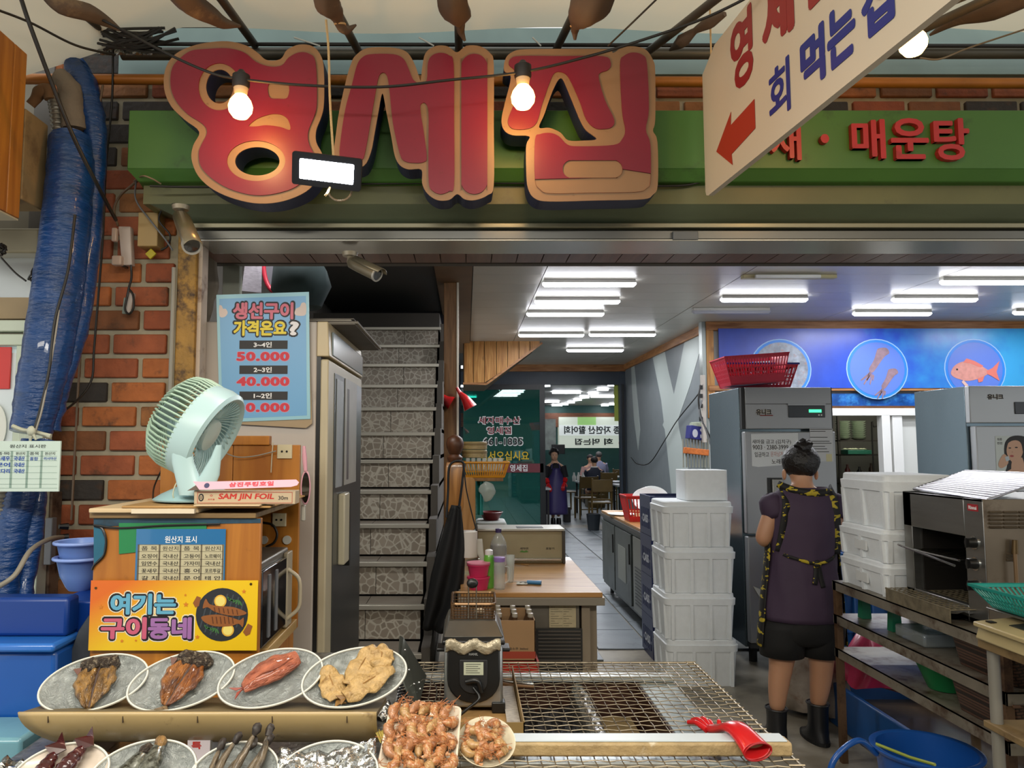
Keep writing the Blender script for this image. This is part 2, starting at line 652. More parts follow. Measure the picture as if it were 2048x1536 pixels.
#partition at the dining room: dark header, posts
nav=M('navy_header','333d49',0.4,var=0.08)
b=MB()
b.box(-0.1,3.05,14.3,14.42,2.72,2.97)
b.box(2.93,3.05,14.26,14.42,0,2.97)
b.build('wall_partition',nav,kind='structure')
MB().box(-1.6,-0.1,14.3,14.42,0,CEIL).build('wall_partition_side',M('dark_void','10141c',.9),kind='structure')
fr=MB()
fr.box(1.40,1.50,14.24,14.32,0,2.72)
fr.box(2.96,3.0,14.2,14.3,0,2.72)
fr.box(0.0,1.45,14.25,14.30,2.62,2.72)
fr.build('door_1',M('door_black','16191d',.35),kind='structure')
d1=bpy.data.objects['door_1']
glass=bpy.data.materials.new('teal_glass')
glass.use_nodes=True
nt=glass.node_tree
nt.nodes.clear()
t_,g_,m_,f_,o_=[nt.nodes.new(x) for x in ('ShaderNodeBsdfTransparent','ShaderNodeBsdfGlossy','ShaderNodeMixShader','ShaderNodeFresnel','ShaderNodeOutputMaterial')]
d_,m2=nt.nodes.new('ShaderNodeBsdfDiffuse'),nt.nodes.new('ShaderNodeMixShader')
t_.inputs[0].default_value=(0.06,0.33,0.27,1)
g_.inputs[0].default_value=(0.7,1,0.95,1)
g_.inputs['Roughness'].default_value=0.02
d_.inputs[0].default_value=(0.03,0.20,0.17,1)
m2.inputs[0].default_value=0.35
f_.inputs[0].default_value=1.9
nt.links.new(t_.outputs[0],m2.inputs[1])
nt.links.new(d_.outputs[0],m2.inputs[2])
nt.links.new(f_.outputs[0],m_.inputs[0])
nt.links.new(m2.outputs[0],m_.inputs[1])
nt.links.new(g_.outputs[0],m_.inputs[2])
nt.links.new(m_.outputs[0],o_.inputs[0])
MB().box(-0.05,1.41,14.26,14.275,0.02,2.62).build('pane',glass,d1,True)
fr_g=frame((0,14.25,0))
tr=M('print_maroon','8c2233',.5)
tw=M('print_white','e8e8e8',.5)
ty=M('print_yellow','d8b41e',.5)
tk=M('print_black','18181a',.5)
def pbox(x0,y0,x1,y1,Y):
 a,b_=P(x0,y0,Y),P(x1,y1,Y)
 return (a.x+b_.x)/2,(a.z+b_.z)/2,abs(b_.x-a.x),abs(a.z-b_.z)
def ptext(mb,s,x0,y0,x1,y1,Y,bold=0.0,lift=0.0,**k):
 cx,cz,w,h=pbox(x0,y0,x1,y1,Y)
 return text(mb,s,cx,cz,w,h,frame((0,Y,0)),bold=bold,lift=lift,**k)
for s,bx,hal in (('세자매수산',(957,834,1040,848),1),('영세집',(974,854,1022,868),1),('661-1835',(967,876,1045,890),0),
     ('어서오십시요',(960,902,1058,921),2)):
 if hal<2:
  m=MB();ptext(m,s,bx[0]-2,bx[1]-2,bx[2]+2,bx[3]+2,14.25,.06,0);m.build('lettering_halo',tw,d1,True)
 m=MB();ptext(m,s,*bx,14.25,.02,.004);m.build('lettering',{1: tr,0: tk,2: ty}[hal],d1,True)
c=pbox(1015,927,1087,945,14.25)
MB().box(c[0]-c[2]/2-.4,c[0]+c[2]/2,14.24,14.25,c[1]-c[3]/2,c[1]+c[3]/2).build('door_stripe',M('stripe_maroon','6e2a34',.5),d1,True)
m=MB();ptext(m,'영세집',1020,929,1055,943,14.235,.02,0);m.build('lettering',tw,d1,True)
#dining room shell
dg_=M('dining_green','2f5a55',.5,var=.06)
MB().box(-1.4,6.0,26.8,27,0,3.0).build('wall_dining',dg_,kind='structure')
MB().box(-1.5,-1.4,14.4,27,0,3.0).build('wall_dining_west',dg_,kind='structure')
MB().box(6.0,6.1,14.4,27,0,3.0).build('wall_dining_east',dg_,kind='structure')
MB().box(-1.4,6.0,14.42,27,2.98,3.04).build('ceiling_dining',M('dining_ceiling','a9aaa6',.4),kind='structure')
MB().box(-1.4,6.0,26.6,26.8,2.2,2.7).build('trim_9',wood('dining_beam','7d4b30','5a331f','X'),kind='structure')
#stairwell: dark walls
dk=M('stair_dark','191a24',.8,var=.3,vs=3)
MB().box(-1.62,-1.55,2.72,9.0,0,4.4).build('wall_stair_left',M('stair_side','6c675f',.7,var=.1),kind='structure')
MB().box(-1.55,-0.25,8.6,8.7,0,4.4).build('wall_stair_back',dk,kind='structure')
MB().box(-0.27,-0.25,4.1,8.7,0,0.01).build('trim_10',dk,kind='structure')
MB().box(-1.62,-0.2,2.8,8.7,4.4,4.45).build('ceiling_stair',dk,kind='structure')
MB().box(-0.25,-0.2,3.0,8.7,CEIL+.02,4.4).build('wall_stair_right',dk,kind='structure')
#stairs: each tread and riser clad in pebble-pattern tiles
peb=bpy.data.materials.new('pebble_tile')
peb.use_nodes=True
nt=peb.node_tree
bs_=nt.nodes['Principled BSDF']
tc=nt.nodes.new('ShaderNodeTexCoord')
oi=nt.nodes.new('ShaderNodeObjectInfo')
ad=nt.nodes.new('ShaderNodeVectorMath');ad.operation='MULTIPLY_ADD';ad.inputs[1].default_value=(9,4,7)
nt.links.new(oi.outputs['Random'],ad.inputs[0]);nt.links.new(tc.outputs['Object'],ad.inputs[2])
vo=nt.nodes.new('ShaderNodeTexVoronoi');vo.feature='DISTANCE_TO_EDGE';vo.inputs['Scale'].default_value=21
nt.links.new(ad.outputs[0],vo.inputs['Vector'])
mr=nt.nodes.new('ShaderNodeMapRange');mr.inputs[1].default_value,mr.inputs[2].default_value=0.04,0.11
nt.links.new(vo.outputs['Distance'],mr.inputs[0])
vc=nt.nodes.new('ShaderNodeTexVoronoi');vc.inputs['Scale'].default_value=21
nt.links.new(ad.outputs[0],vc.inputs['Vector'])
sp_=nt.nodes.new('ShaderNodeSeparateColor');nt.links.new(vc.outputs['Color'],sp_.inputs[0])
m1=nt.nodes.new('ShaderNodeMix');m1.data_type='RGBA'
m1.inputs[6].default_value=(*lin('8a8073'),1);m1.inputs[7].default_value=(*lin('a3988a'),1)
nt.links.new(sp_.outputs[0],m1.inputs[0])
m3=nt.nodes.new('ShaderNodeMix');m3.data_type='RGBA'
m3.inputs[6].default_value=(*lin('c0baad'),1)
nt.links.new(m1.outputs[2],m3.inputs[7]);nt.links.new(mr.outputs[0],m3.inputs[0])
nt.links.new(m3.outputs[2],bs_.inputs['Base Color']);bs_.inputs['Roughness'].default_value=.45
trd=M('tread_stone','8a8278',.5,var=.12,dirt='3a352e',da=.4)
nose=M('nosing','b5b1a6',.4,.4)
R_,G_,S0=0.209,0.27,4.0
st=thing('staircase','steep grey staircase clad in pebble-patterned tiles going up into the dark','stairs',(-0.9,4.0,0),kind='structure')
st['kind']='structure'
del st['category']
core=MB()
for k in range(0,14):
 z1=(k+1)*R_
 y0=S0+k*G_
 core.box(-1.55,-0.27,y0+.03,8.6,k*R_,z1-.02)
core.build('stair_core',M('stair_core','4c4843',.8),st,True)
rngx=random.Random(3)
for k in range(0,13):
 y0=S0+k*G_
 xs_=[-1.55,-1.10+(0.1 if k % 2 else 0),-0.66+0.03*k % .1,-0.27]
 for i in range(3):
  MB().box(xs_[i]+.002,xs_[i+1]-.002,y0+.02,y0+.03,k*R_+.004,(k+1)*R_-.03).build('riser_tile',peb,st,True)
  MB().box(xs_[i]+.002,xs_[i+1]-.002,y0+.02,y0+G_+.02,(k+1)*R_-.02,(k+1)*R_-.008).build('tread_tile',trd,st,True)
 MB().box(-1.55,-0.245,y0-.012,y0+.028,(k+1)*R_-.03,(k+1)*R_-.002).build('nosing',nose,st,True,bevel=.003)
sk=MB()
for k in range(0,13):
 y0=S0+k*G_
 sk.box(-0.25,-0.20,y0,8.6,k*R_,(k+1)*R_+.03)
sk.build('stair_skirt',M('skirt','55504a',.6),st,True)
#newel post and tall wooden post
wn=wood('newel_wood','bd8448','93602f','Z',1.2,rough=.3,knots=False,coat=.3)
nw=thing('newel_post','turned brown wooden newel post at the foot of the stairs','post',(-0.065,4.36,0))
MB().lathe([(.03,.42),(.038,.5),(.034,.9),(.028,1.02),(.040,1.09),(.042,1.12),(.036,1.14),(.044,1.17),(.044,1.19)],n=20).build('turned_shaft',wn,nw,smooth=40)
MB().rrect([(.044,.044,.006,1.19),(.052,.052,.006,1.22),(.052,.052,.006,1.44),(.046,.046,.006,1.47)]).build('square_block',wn,nw,smooth=35)
MB().rrect([(.05,.05,.006,0),(.05,.05,.006,.42)]).build('square_foot',wn,nw,smooth=35)
MB().lathe([(.034,1.47),(.044,1.49),(.044,1.50),(.03,1.515),(.036,1.525),(.050,1.56),(.052,1.585),(.042,1.61),(.02,1.625),(0.002,1.63)],n=24).build('ball_cap',wood('newel_dark','5d371f','472814','Z',1,knots=False),nw,smooth=40)
po=thing('wooden_post','tall square brown wooden post with a pale metal edge right of the stairs','post',(-0.135,6.9,0))
MB().box(-.07,.05,-.05,.05,0,CEIL-.03).build('post_body',wood('post_wood','8a6238','65421f','Z',1,knots=False),po,bevel=.004)
MB().box(.05,.068,-.055,.05,0,CEIL-.03).build('edge_strip',M('edge_metal','c9c2b4',.35,.5),po)
#bulkhead of pine boards under the upper stairs
bh=thing('pine_bulkhead','triangular pine-board bulkhead hanging from the ceiling above the glass door','panel',tuple(P(1000,730,11.0)))
bh['kind']='structure'
del bh['category']
YB=11.0
xsb=[928,947,969,993,1015,1038,1060,1080]
def low(px):
 return 765 if px<972 else 765-(px-972)*(78/110)
for i in range(7):
 a,b_=xsb[i]+.6,xsb[i+1]-.6
 v=[P(a,680,YB),P(b_,680,YB),P(b_,low(b_),YB),P(a,low(a),YB)]
 mb=MB().prism([(p.x,p.z) for p in v],.03,frame((0,YB,0)))
 mb.build('board',pine,bh,True)
a,b_=P(926,680,YB),P(1083,676,YB)
MB().box(a.x,b_.x,YB-.02,YB+.3,a.z,a.z+.05).build('top_rail',pinex,bh,True)
e0,e1,e2=P(926,767,YB),P(973,768,YB),P(1084,686,YB)
MB().bar(e0,e1,.04,.03).bar(e1,e2,.04,.03).build('edge_rail',pinex,bh,True)
bk=MB()
vv=[P(926,680,YB),P(1083,680,YB),P(973,768,YB),P(926,768,YB)]
bk.prism([(p.x,p.z) for p in vv],1.4,frame((0,YB+.04,0)))
bk.build('bulkhead_body',M('bulkhead_side','50422f',.7),bh,True)
#brick wall on the left and above the sign: mortar slab with single bricks set proud
mort=M('mortar','a39a83',.85,var=.1,vs=30,dirt='6a6350',da=.4)
YW=2.74
wl=MB()
xl,xr_=P(60,700,YW).x,P(352,700,YW).x
wl.box(xl,xr_,YW,YW+.15,0,3.0)
wl.build('wall_front',mort,kind='structure')
MB().box(xr_+.001,5.2,YW,YW+.15,2.50,3.05).build('wall_front_upper',mort,kind='structure')
wf=bpy.data.objects['wall_front']
wfu=bpy.data.objects['wall_front_upper']
cols={'brick_red': '97502f','brick_orange': 'a8602f','brick_brown': '7a4a28','brick_black': '332d28','brick_tan': '8f5c30','brick_rust': '8a4526'}
bmats=[M(k,v,.75,var=.22,vs=18,dirt='4c3422',da=.45,ds=14,bump=.5,bs=45) for k,v in cols.items()]
wts=[5,5,3,1.2,3,3]
DY=YW-.014
bz0=P(200,1250,DY).z
px_m=DY/FPX
zref=P(200,755,DY).z
xref=P(168.5,717,DY).x
L_,H_,PL,PH=.193,.0705,.2115,.0885
rb_=random.Random(11)
blackset={(-1,0): 3}
protos={}
def brick(x,z,w,mi):
 wf=bpy.data.objects['wall_front_upper' if x>xr_ and z>2.45 else 'wall_front']
 key=(round(w,3),mi,wf.name)
 if key not in protos:
  protos[key]=MB().box(-w/2,w/2,0,.02,0,H_).build('brick',bmats[mi],wf,bevel=.004,seg=1)
  o=protos[key]
 else:
  o=protos[key].copy()
  C.objects.link(o)
 o.location=Vector((x,DY+rb_.uniform(-.003,.003),z))-wf.location
 return o
xpost=P(343,700,DY).x
for r in range(-23,22):
 z=zref+r*PH
 if z<0.02 or z>2.97:
  continue
 off=0 if r % 2==0 else PL*.49
 high=z>2.52
 k=-9
 while True:
  x0=xref+off+k*PL
  x1=x0+L_
  k+=1
  if x0>(4.9 if high else xpost):
   break
  if x1<xl+.02:
   continue
  if x0>.2 and z<2.7:
   if z<2.56:
    continue
  if not high:
   x1=min(x1,xpost)
  x0=max(x0,xl)
  if x1-x0<.03:
   continue
  mi=rb_.choices(range(6),wts)[0]
  if high and rb_.random()<.25:
   mi=3
  if r in (-1,-5,1-2) and k % 3==0:
   mi=3
  brick((x0+x1)/2,z,x1-x0,mi)
MB().box(-1.56,-1.06,2.9,2.96,0,3.0).build('wall_reveal',M('reveal','8d8577',.7,var=.1),kind='structure')
#post
py=M('rusty_yellow','9a7430',.6,var=.25,vs=10,dirt='3b2714',da=.75,ds=22,bump=.3,bs=60)
a,b_=P(349,700,2.64).x,P(388,700,2.64).x
t=thing('steel_post','mustard steel post speckled with rust at the edge of the brick wall','post',((a+b_)/2,2.67,0))
MB().box(a,b_,2.64,2.72,0,2.45).build('post_body',py,t,True,bevel=.005)
MB().cyl((P(344,700,2.63).x,2.63,0.5),(P(343,700,2.63).x,2.63,2.2),.008,n=10).build('grey_conduit',M('conduit','8a877c',.5),t,True)
MB().box(b_,b_+.014,2.66,2.72,0,2.3).build('pale_edge',M('chipped_white','b9a999',.7,dirt='5a3018',da=.6,ds=12),t,True)
#green band over the opening
XR=5.1
gm=M('green_paint','3e6a26',.45,var=.12,vs=3,dirt='2c451c',da=.4,ds=6,bump=.12,bs=8)
YG=2.50
a=P(258,220,YG);b_=P(258,338,YG)
gb=MB().box(a.x,XR,YG,YW,b_.z,a.z)
gb.add([(a.x,YG,b_.z),(XR,YG,b_.z),(XR,YW,b_.z-.05),(a.x,YW,b_.z-.05),(a.x+.03,YG+.03,b_.z-.035),(XR,YG+.03,b_.z-.035)],
  [(0,1,5,4),(4,5,2,3)])
band=gb.build('green_fascia',gm,None,bevel=.004,label='long green painted fascia band carrying the red letters across the shopfront',cat='signboard')
del band['category']
band['kind']='structure'
rl=M('red_acrylic','a8262b',.4,var=.08,dirt='5d1519',da=.3)
WM[band.name]=Matrix.Translation(band.location)
for s,bx in (('야',(1470,243,1530,318)),('채',(1540,243,1604,320)),('·',(1641,268,1659,286)),('매',(1702,238,1773,317)),('운',(1780,236,1860,318)),('탕',(1866,236,1942,320))):
 m=MB()
 ptext(m,s,*bx,YG-.02,.022,0,depth=.019)
 m.build('raised_letter',rl,band,True)
#shutter housing under it
ol=M('olive_paint','5f6039',.45,var=.15,vs=4,dirt='3f4028',da=.5,ds=5)
gy=M('shutter_grey','5d6650',.35,.3,var=.15,vs=3,stretch=(1,1,6))
YS=2.56
a=P(288,356,YS);c1=P(288,408,YS)
c2=P(380,447,2.66)
sh=MB()
sh.box(a.x,XR,YS,YW+.4,c1.z,a.z)
sh.build('shutter_box',ol,kind='structure')
sh=MB()
x0=P(300,408,YS).x
x1=P(380,447,2.62).x
z1=P(380,447,2.62).z
sh.add([(x0,YS,c1.z),(XR,YS,c1.z),(XR,2.62,z1),(x1,2.62,z1),(x0,YW,c1.z),(XR,YW,c1.z),(XR,YW,z1),(x1,YW,z1)],
  [(0,1,2,3),(4,7,6,5),(0,3,7,4),(1,5,6,2),(3,2,6,7)])
sh.build('trim_11',gy,kind='structure')
def hbar(name,px0,y0,y1,Ya,Yb,m,n=0):
 a,c=P(px0,y0,Ya),P(px0,y1,Ya)
 return MB().box(a.x,XR,Ya,Yb,c.z,a.z).build(name,m,kind='structure',bevel=.002)
cream=M('cream_metal','8f8b74',.3,.4)
hbar('trim_12',376,446,455,2.60,2.75,cream)
hbar('trim_13',392,457,461,2.63,2.78,M('dark_slot','33342c',.5))
hbar('trim_14',392,461,478,2.61,2.78,M('rail_grey','6c6c68',.3,.6,var=.1,stretch=(.3,1,1)))
hbar('trim_15',392,478,482,2.60,2.78,M('rail_light','b2b0a8',.25,.7))
sp0=P(400,485,2.66).z
so=MB().box(-1.0,XR,2.76,3.02,sp0+.012,sp0+.05).build('soffit',M('soffit_dark','3c2a20',.7),kind='structure')
WM[so.name]=Matrix.Translation(so.location)
pm=wood('soffit_wood','7b5648','62433a','Y',1.0,rough=.35,knots=False)
pr=None
x=-1.0
while x<XR:
 if pr is None:
  pr=MB().box(.002,.098,2.72,2.96,0,.012).build('plank',pm,so)
  o=pr
 else:
  o=pr.copy();C.objects.link(o)
 o.location=Vector((x,0,sp0))-so.location
 x+=.10
a=P(392,506,2.96)
MB().box(-1.02,XR,2.96,3.02,P(392,517,2.96).z,a.z+.03).build('trim_16',wood('red_mould','8c4a34','763a28','X',1,rough=.3,knots=False),kind='structure',bevel=.006)
MB().box(-1.05,XR,3.02,3.06,a.z-.03,3.12).build('wall_header',M('header_in','55514a',.7),kind='structure')
x0=P(1345,470,2.6).x
MB().box(x0,x0+.09,2.595,2.61,P(1345,480,2.6).z,P(1345,463,2.6).z).build('latch_plate',M('latch','55585a',.4,.5),label='small grey latch plate on the metal rail over the opening',cat='latch',bevel=.002)
#neighbour on the left: wall, plywood casing, metal sheet, door
YN=2.78
MB().box(-3.2,xl,YN,YN+.1,0,3.2).build('wall_left',M('neighbour_wall','8a8270',.7,var=.15),kind='structure')
t=thing('plywood_casing','varnished yellow plywood casing in the upper corner beside the blue pipes','casing',(-1.6,2.2,2.27))
zb=P(48,452,2.43).z
cX=-1.43
zt=2.84
MB().box(cX-.5,cX,2.05,PX(22,250,cX).y-.001,zb,zt).build('board',ply,t,True,bevel=.003)
MB().box(cX-.5,cX,PX(22,250,cX).y+.001,PX(48,250,cX).y,zb,zt).build('board',ply,t,True,bevel=.003)
MB().box(cX-.5,cX-.004,2.06,PX(48,250,cX).y,zb-.006,zb-.001).build('casing_bottom',M('casing_white','b5ab90',.6),t,True)
t2=MB()
t2.box(cX-.4,cX,PX(50,250,cX).y,PX(97,250,cX).y,PX(97,428,cX).z,PX(50,215,cX).z)
t2.build('box_panel',M('beige_board','86704c',.7,var=.2,vs=7,dirt='503a22',da=.5),label='dull beige board box behind the plywood casing',cat='casing',bevel=.004)
a,b_=P(-20,455,2.6),P(78,505,2.6)
MB().box(-3.0,b_.x,2.6,2.78,b_.z,a.z).build('shutter_cover',M('cream_sheet','a79f86',.4,.3,var=.1),label='cream metal roller cover above the left neighbour door',cat='shutter cover',bevel=.01)
a,b_=P(-20,508,2.7),P(98,598,2.7)
MB().box(-3.0,b_.x,2.68,2.78,b_.z,a.z).build('trim_17',M('bright_sheet','b3b5b0',.25,.7,var=.12,vs=3),kind='structure')
a,b_=P(-20,598,2.7),P(98,640,2.7)
MB().box(-3.0,b_.x,2.67,2.78,b_.z,a.z).build('trim_18',M('tan_sheet','a08a66',.45,var=.15),kind='structure')
d3=thing('door_3',None,None,tuple(P(40,1300,2.66)))
d3['kind']='structure'
al=M('pale_green_frame','c9d3bf',.4)
for (xa,xb,ya,yb,yy) in ((-60,66,640,662,2.60),(-60,60,668,690,2.62),(33,43,690,1310,2.63),(46,58,662,1310,2.61),(60,66,640,1310,2.6)):
 a,b_=P(xa,ya,yy),P(xb,yb,yy)
 MB().box(a.x,b_.x,yy,yy+.06,b_.z,a.z).build('door_frame',al,d3,True,bevel=.003)
a,b_=P(-60,690,2.66),P(34,1310,2.66)
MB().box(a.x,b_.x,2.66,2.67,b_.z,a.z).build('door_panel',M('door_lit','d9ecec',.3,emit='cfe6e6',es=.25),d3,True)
a,b_=P(-60,706,2.65),P(21,980,2.65)
MB().box(a.x,b_.x,2.645,2.655,b_.z,a.z).build('poster_sheet',M('poster_white','dfe9ec',.4),d3,True)
a,b_=P(-60,694,2.64),P(20,778,2.64)
MB().box(a.x,b_.x,2.636,2.643,b_.z,a.z).build('poster_red',M('poster_red','d23a34',.4),d3,True,bevel=.002)
cpt=P(-12,855,2.64)
MB().prism(ellipse(cpt.x,cpt.z,.045,.085),.004,frame((0,2.636,0))).build('poster_plate',M('poster_plate','e4e6dc',.4),d3,True)
#awning: sagging tarpaulin panels over poles
tp=bpy.data.materials.new('tarpaulin')
tp.use_nodes=True
nt=tp.node_tree
nt.nodes.clear()
df,tl_,mx,ou=[nt.nodes.new(k) for k in ('ShaderNodeBsdfDiffuse','ShaderNodeBsdfTranslucent','ShaderNodeMixShader','ShaderNodeOutputMaterial')]
df.inputs[0].default_value=(*lin('e6e0d0'),1)
tl_.inputs[0].default_value=(*lin('d8cfb4'),1)
mx.inputs[0].default_value=.45
nt.links.new(df.outputs[0],mx.inputs[1]);nt.links.new(tl_.outputs[0],mx.inputs[2]);nt.links.new(mx.outputs[0],ou.inputs[0])
zA=P(900,95,2.6).z
def awn(u,v):
 x=-3.2+8.2*u
 y=2.57-6.6*v
 v=v*6.6/3.9
 z=zA+.03+.27*min(v,1.2)*3.9*.5+.035*math.sin(v*16+.5)*max(.3,1-.4*v)+.012*math.sin(x*5+v*6)+.05*math.sin(x*1.9+1)*v
 if x<-1.05:
  z-=(-1.05-x)*.30*max(.2,1-v*.6)
 return (x,y,z)
g=MB().grid(awn,90,60)
g.build('awning',tp,smooth=60,label='sagging cream tarpaulin awning tied over the alley in front of the shop',cat='awning')
a=P(300,112,2.68)
MB().box(-1.3,XR,2.70,2.74,a.z-.06,a.z+.12).build('trim_19',M('gutter_pale','7f938c',.5,var=.1),kind='structure')
pg=M('pipe_grey','5d5a50',.45,.5,var=.2)
y0=P(900,108,2.62)
MB().cyl((-1.25,2.62,y0.z),(XR,2.62,y0.z+.01),.022,n=14).build('roof_pipe',pg,smooth=40,label='grey horizontal steel pipe running along under the awning edge',cat='pipe')
orp=M('orange_pipe','a5641d',.45,.2,var=.2,vs=6,dirt='5e3a16',da=.4)
a,b_=P(48,158,2.60),P(2048,174,2.60)
MB().cyl((a.x,2.60,a.z),(XR,2.60,b_.z),.0185,n=16).build('gas_pipe',orp,smooth=40,label='long orange-brown pipe running along the brick wall behind the big letters',cat='pipe')
MB().box(-3.4,6.4,-4.3,-4.2,0,4.2).build('wall_sky_block',M('sky_block_wall','7d766a',.8,var=.2),kind='structure')  # unseen wall behind the camera, added to block sky light
#LAMPS
lit=emis('tube_glow','f6f7ff',13.0)
fx=M('fixture_white','b9bab4',.4)
lampsp=[(1093,1311,525,1),(1085,1272,569,1),(1069,1240,604,1),(1053,1208,629,1),(1037,1168,671,1),(1178,1311,670,1),
   (1133,1247,701,1),(1578,1797,522,1),(1441,1615,600,1),(1706,1862,628,1),(1881,2080,565,1),(1784,1954,600,1),
   (2018,2230,521,1),(2027,2170,626,1),(1384,1540,624,0),(1482,1673,560,2)]
names={0: 'nearest',1: 'second',2: 'third',3: 'fourth'}
lab=['lit tube lamp nearest the shopfront in the row above the aisle','lit tube lamp second from the shopfront above the aisle',
  'lit tube lamp third from the shopfront above the aisle','lit tube lamp fourth from the shopfront above the aisle',
  'lit tube lamp fifth in the aisle row, left one of an end-to-end pair','lit tube lamp right one of the end-to-end pair above the aisle',
  'small-looking lit tube lamp closest to the dining room partition','lit tube lamp by the shopfront above the fridge with red baskets',
  'lit tube lamp between the yellowed empty fitting and the unlit lamp','lit tube lamp closest to the sea mural above the squid picture',
  'lit tube lamp above the sea bream picture, nearer the shopfront of two','lit tube lamp above the sea bream picture, nearer the mural of two',
  'lit tube lamp cut off by the photo edge near the shopfront','lit tube lamp cut off by the photo edge near the mural',
  'unlit white tube lamp in the corner above the grey wall','yellowed empty lamp fitting with a broken white cover on the ceiling']
zl=CEIL-.045
for i,(xa,xb,y,k) in enumerate(lampsp):
 a,b_=PZ(xa,y,zl),PZ(xb,y,zl)
 L=b_.x-a.x
 t=thing('ceiling_lamp',lab[i],'lamp',((a.x+b_.x)/2,a.y,zl),0,'tube lamps on the inner ceiling')
 MB().box(-L/2+.01,L/2-.01,-.035,.035,.012,.044).build('lamp_body',fx if k !=2 else M('yellowed','b3ab80',.5),t,bevel=.003)
 if k !=2:
  if k:
   l=bpy.data.lights.new('tube_light','AREA');l.shape='RECTANGLE';l.size=L;l.size_y=.06;l.energy=15;l.color=(.97,.98,1)
   lo=bpy.data.objects.new('tube_light',l);lo.location=(0,0,-.026);C.objects.link(lo);lo.parent=t
  MB().rrect([(L/2,.03,.02,.014),(L/2,.034,.02,0),(L/2-.02,.022,.015,-.020)]).build('diffuser',lit if k else M('unlit_diffuser','aeb2bf',.3),t,smooth=30)
 else:
  MB().box(-L/2+.1,L/2-.18,-.09,-.06,.0,.03).build('broken_cover',M('cover_white','d0d2ca',.4),t,bevel=.003)
zd=2.93
lit2=emis('dining_glow','f6f8ff',22.0)
dl=[(1105,1161,787),(1087,1118,805),(1090,1100,773),(1216,1236,772),(1195,1216,781),(1177,1196,789),(1160,1178,796),
  (1148,1163,801),(1136,1149,806),(1124,1136,810),(1112,1124,815),(1104,1116,819),(1203,1217,814),(1219,1230,810)]
for i,(xa,xb,y) in enumerate(dl):
 a,b_=PZ(xa,y,zd),PZ(xb,y,zd)
 if a.y>26.4:
  s_=26.2/a.y
  a,b_=a*s_,b_*s_
 L=b_.x-a.x
 MB().rrect([(L/2,.09,.05,0),(L/2,.10,.05,.03)],c=((a.x+b_.x)/2,a.y,zd)).build(
  'dining_lamp',lit2,smooth=30,label='small lit lamp panel on the dining room ceiling beyond the doorway',cat='lamp',group='dining room ceiling lamps')
for y in (17.5,21.5):
 for x in (-.3,4.2):
  MB().box(x-.6,x+.6,y-.08,y+.08,zd,zd+.03).build('dining_lamp',lit2,label='dining room lamp panel beyond the partition, beside the doorway view',cat='lamp',group='dining room side lamps')
MB().box(5.2,6.2,10.0,10.12,2.50,2.54).build('kitchen_fill',emis('kitchen_glow','fff4dc',26.0),label='unseen fill light added under the ceiling of the small kitchen room',cat='lamp')  # out-of-view glowing box, added to brighten the bowls on the shelf
YB_=2.15
bulbm=emis('bulb_glow','ffb45a',30)
sock=M('bulb_socket','1d1815',.5)
for (px,py,Y,lbl) in ((481,214,2.18,'glowing warm bulb hanging over the first big red letter'),(1046,195,2.18,'glowing warm bulb hanging over the third big red letter'),
       (1826,86,2.0,'glowing warm bulb behind the hanging arrow sign')):
 c=P(px,py,Y)
 t=thing('bulb',lbl,'light bulb',(c.x,c.y,c.z),0,'warm bulbs on the black cable')
 MB().lathe([(.004,-.036),(.022,-.031),(.034,-.014),(.036,.002),(.031,.018),(.024,.028),(.018,.036)],n=24).build('glass_bulb',bulbm,t,smooth=60)
 MB().lathe([(.018,.036),(.020,.05),(.0215,.058)],n=20).build('bulb_collar',M('collar_white','b7a98e',.4),t,smooth=40)
 MB().lathe([(.023,.058),(.026,.066),(.026,.098),(.015,.104),(.008,.115)],n=20).build('socket',sock,t,smooth=40)
 l=bpy.data.lights.new('bulb_light','POINT');l.energy=1.6;l.color=(1,.62,.26);l.shadow_soft_size=.03
 lo=bpy.data.objects.new('bulb_light',l);lo.location=(0,-.0,-.055);C.objects.link(lo);lo.parent=t
c=P(655,342,2.10)
t=thing('flood_lamp','black flat floodlight glowing white, hung from a cream rope under the letters','lamp',tuple(c),rot=(math.radians(-62),math.radians(7),0))
MB().rrect([(.086,.038,.006,.012),(.10,.046,.008,0),(.10,.046,.008,-.012)],mat=None).build('lamp_housing',M('lamp_black','14161c',.35),t,smooth=35)
MB().rrect([(.078,.028,.004,-.0121),(.076,.026,.004,-.0135)]).build('lamp_glass',emis('flood_glow','eef3ff',40),t,smooth=35)
for i in range(7):
 MB().box(-.07+i*.022,-.066+i*.022,-.03,.03,.012,.026).build('cooling_fin',blackp,t)
l=bpy.data.lights.new('flood_light','AREA');l.energy=4.5;l.color=(.93,.96,1);l.shape='RECTANGLE';l.size=.16;l.size_y=.06
lo=bpy.data.objects.new('flood_light',l);lo.location=(0,0,-.02);C.objects.link(lo);lo.parent=t
rope=M('cream_rope','c8a877',.8,bump=.5,bs=200)
q=[P(652,40,2.12),P(657,100,2.11),P(660,200,2.105),P(666,300,2.10),P(668,330,2.11)]
MB().tube(spline(q,6),.0036,6).build('hanging_rope',rope,smooth=60,label='cream rope hanging down from the awning pole to the floodlight',cat='rope')
q=[P(668,340,2.12),P(664,365,2.12),P(655,385,2.10),P(650,392,2.10)]
MB().tube(spline(q,5),.0034,6).build('rope_tail',rope,smooth=60,label='loose cream rope end dangling below the floodlight',cat='rope')
q=[P(680+24*math.cos(a),380+22*math.sin(a),2.13+.01*math.sin(3*a)) for a in [k*.5 for k in range(26)]]
MB().tube(q,.003,6).build('coiled_wire',M('pale_wire','7a6a52',.5),smooth=60,label='small coil of pale wire behind the floodlight',cat='cable')
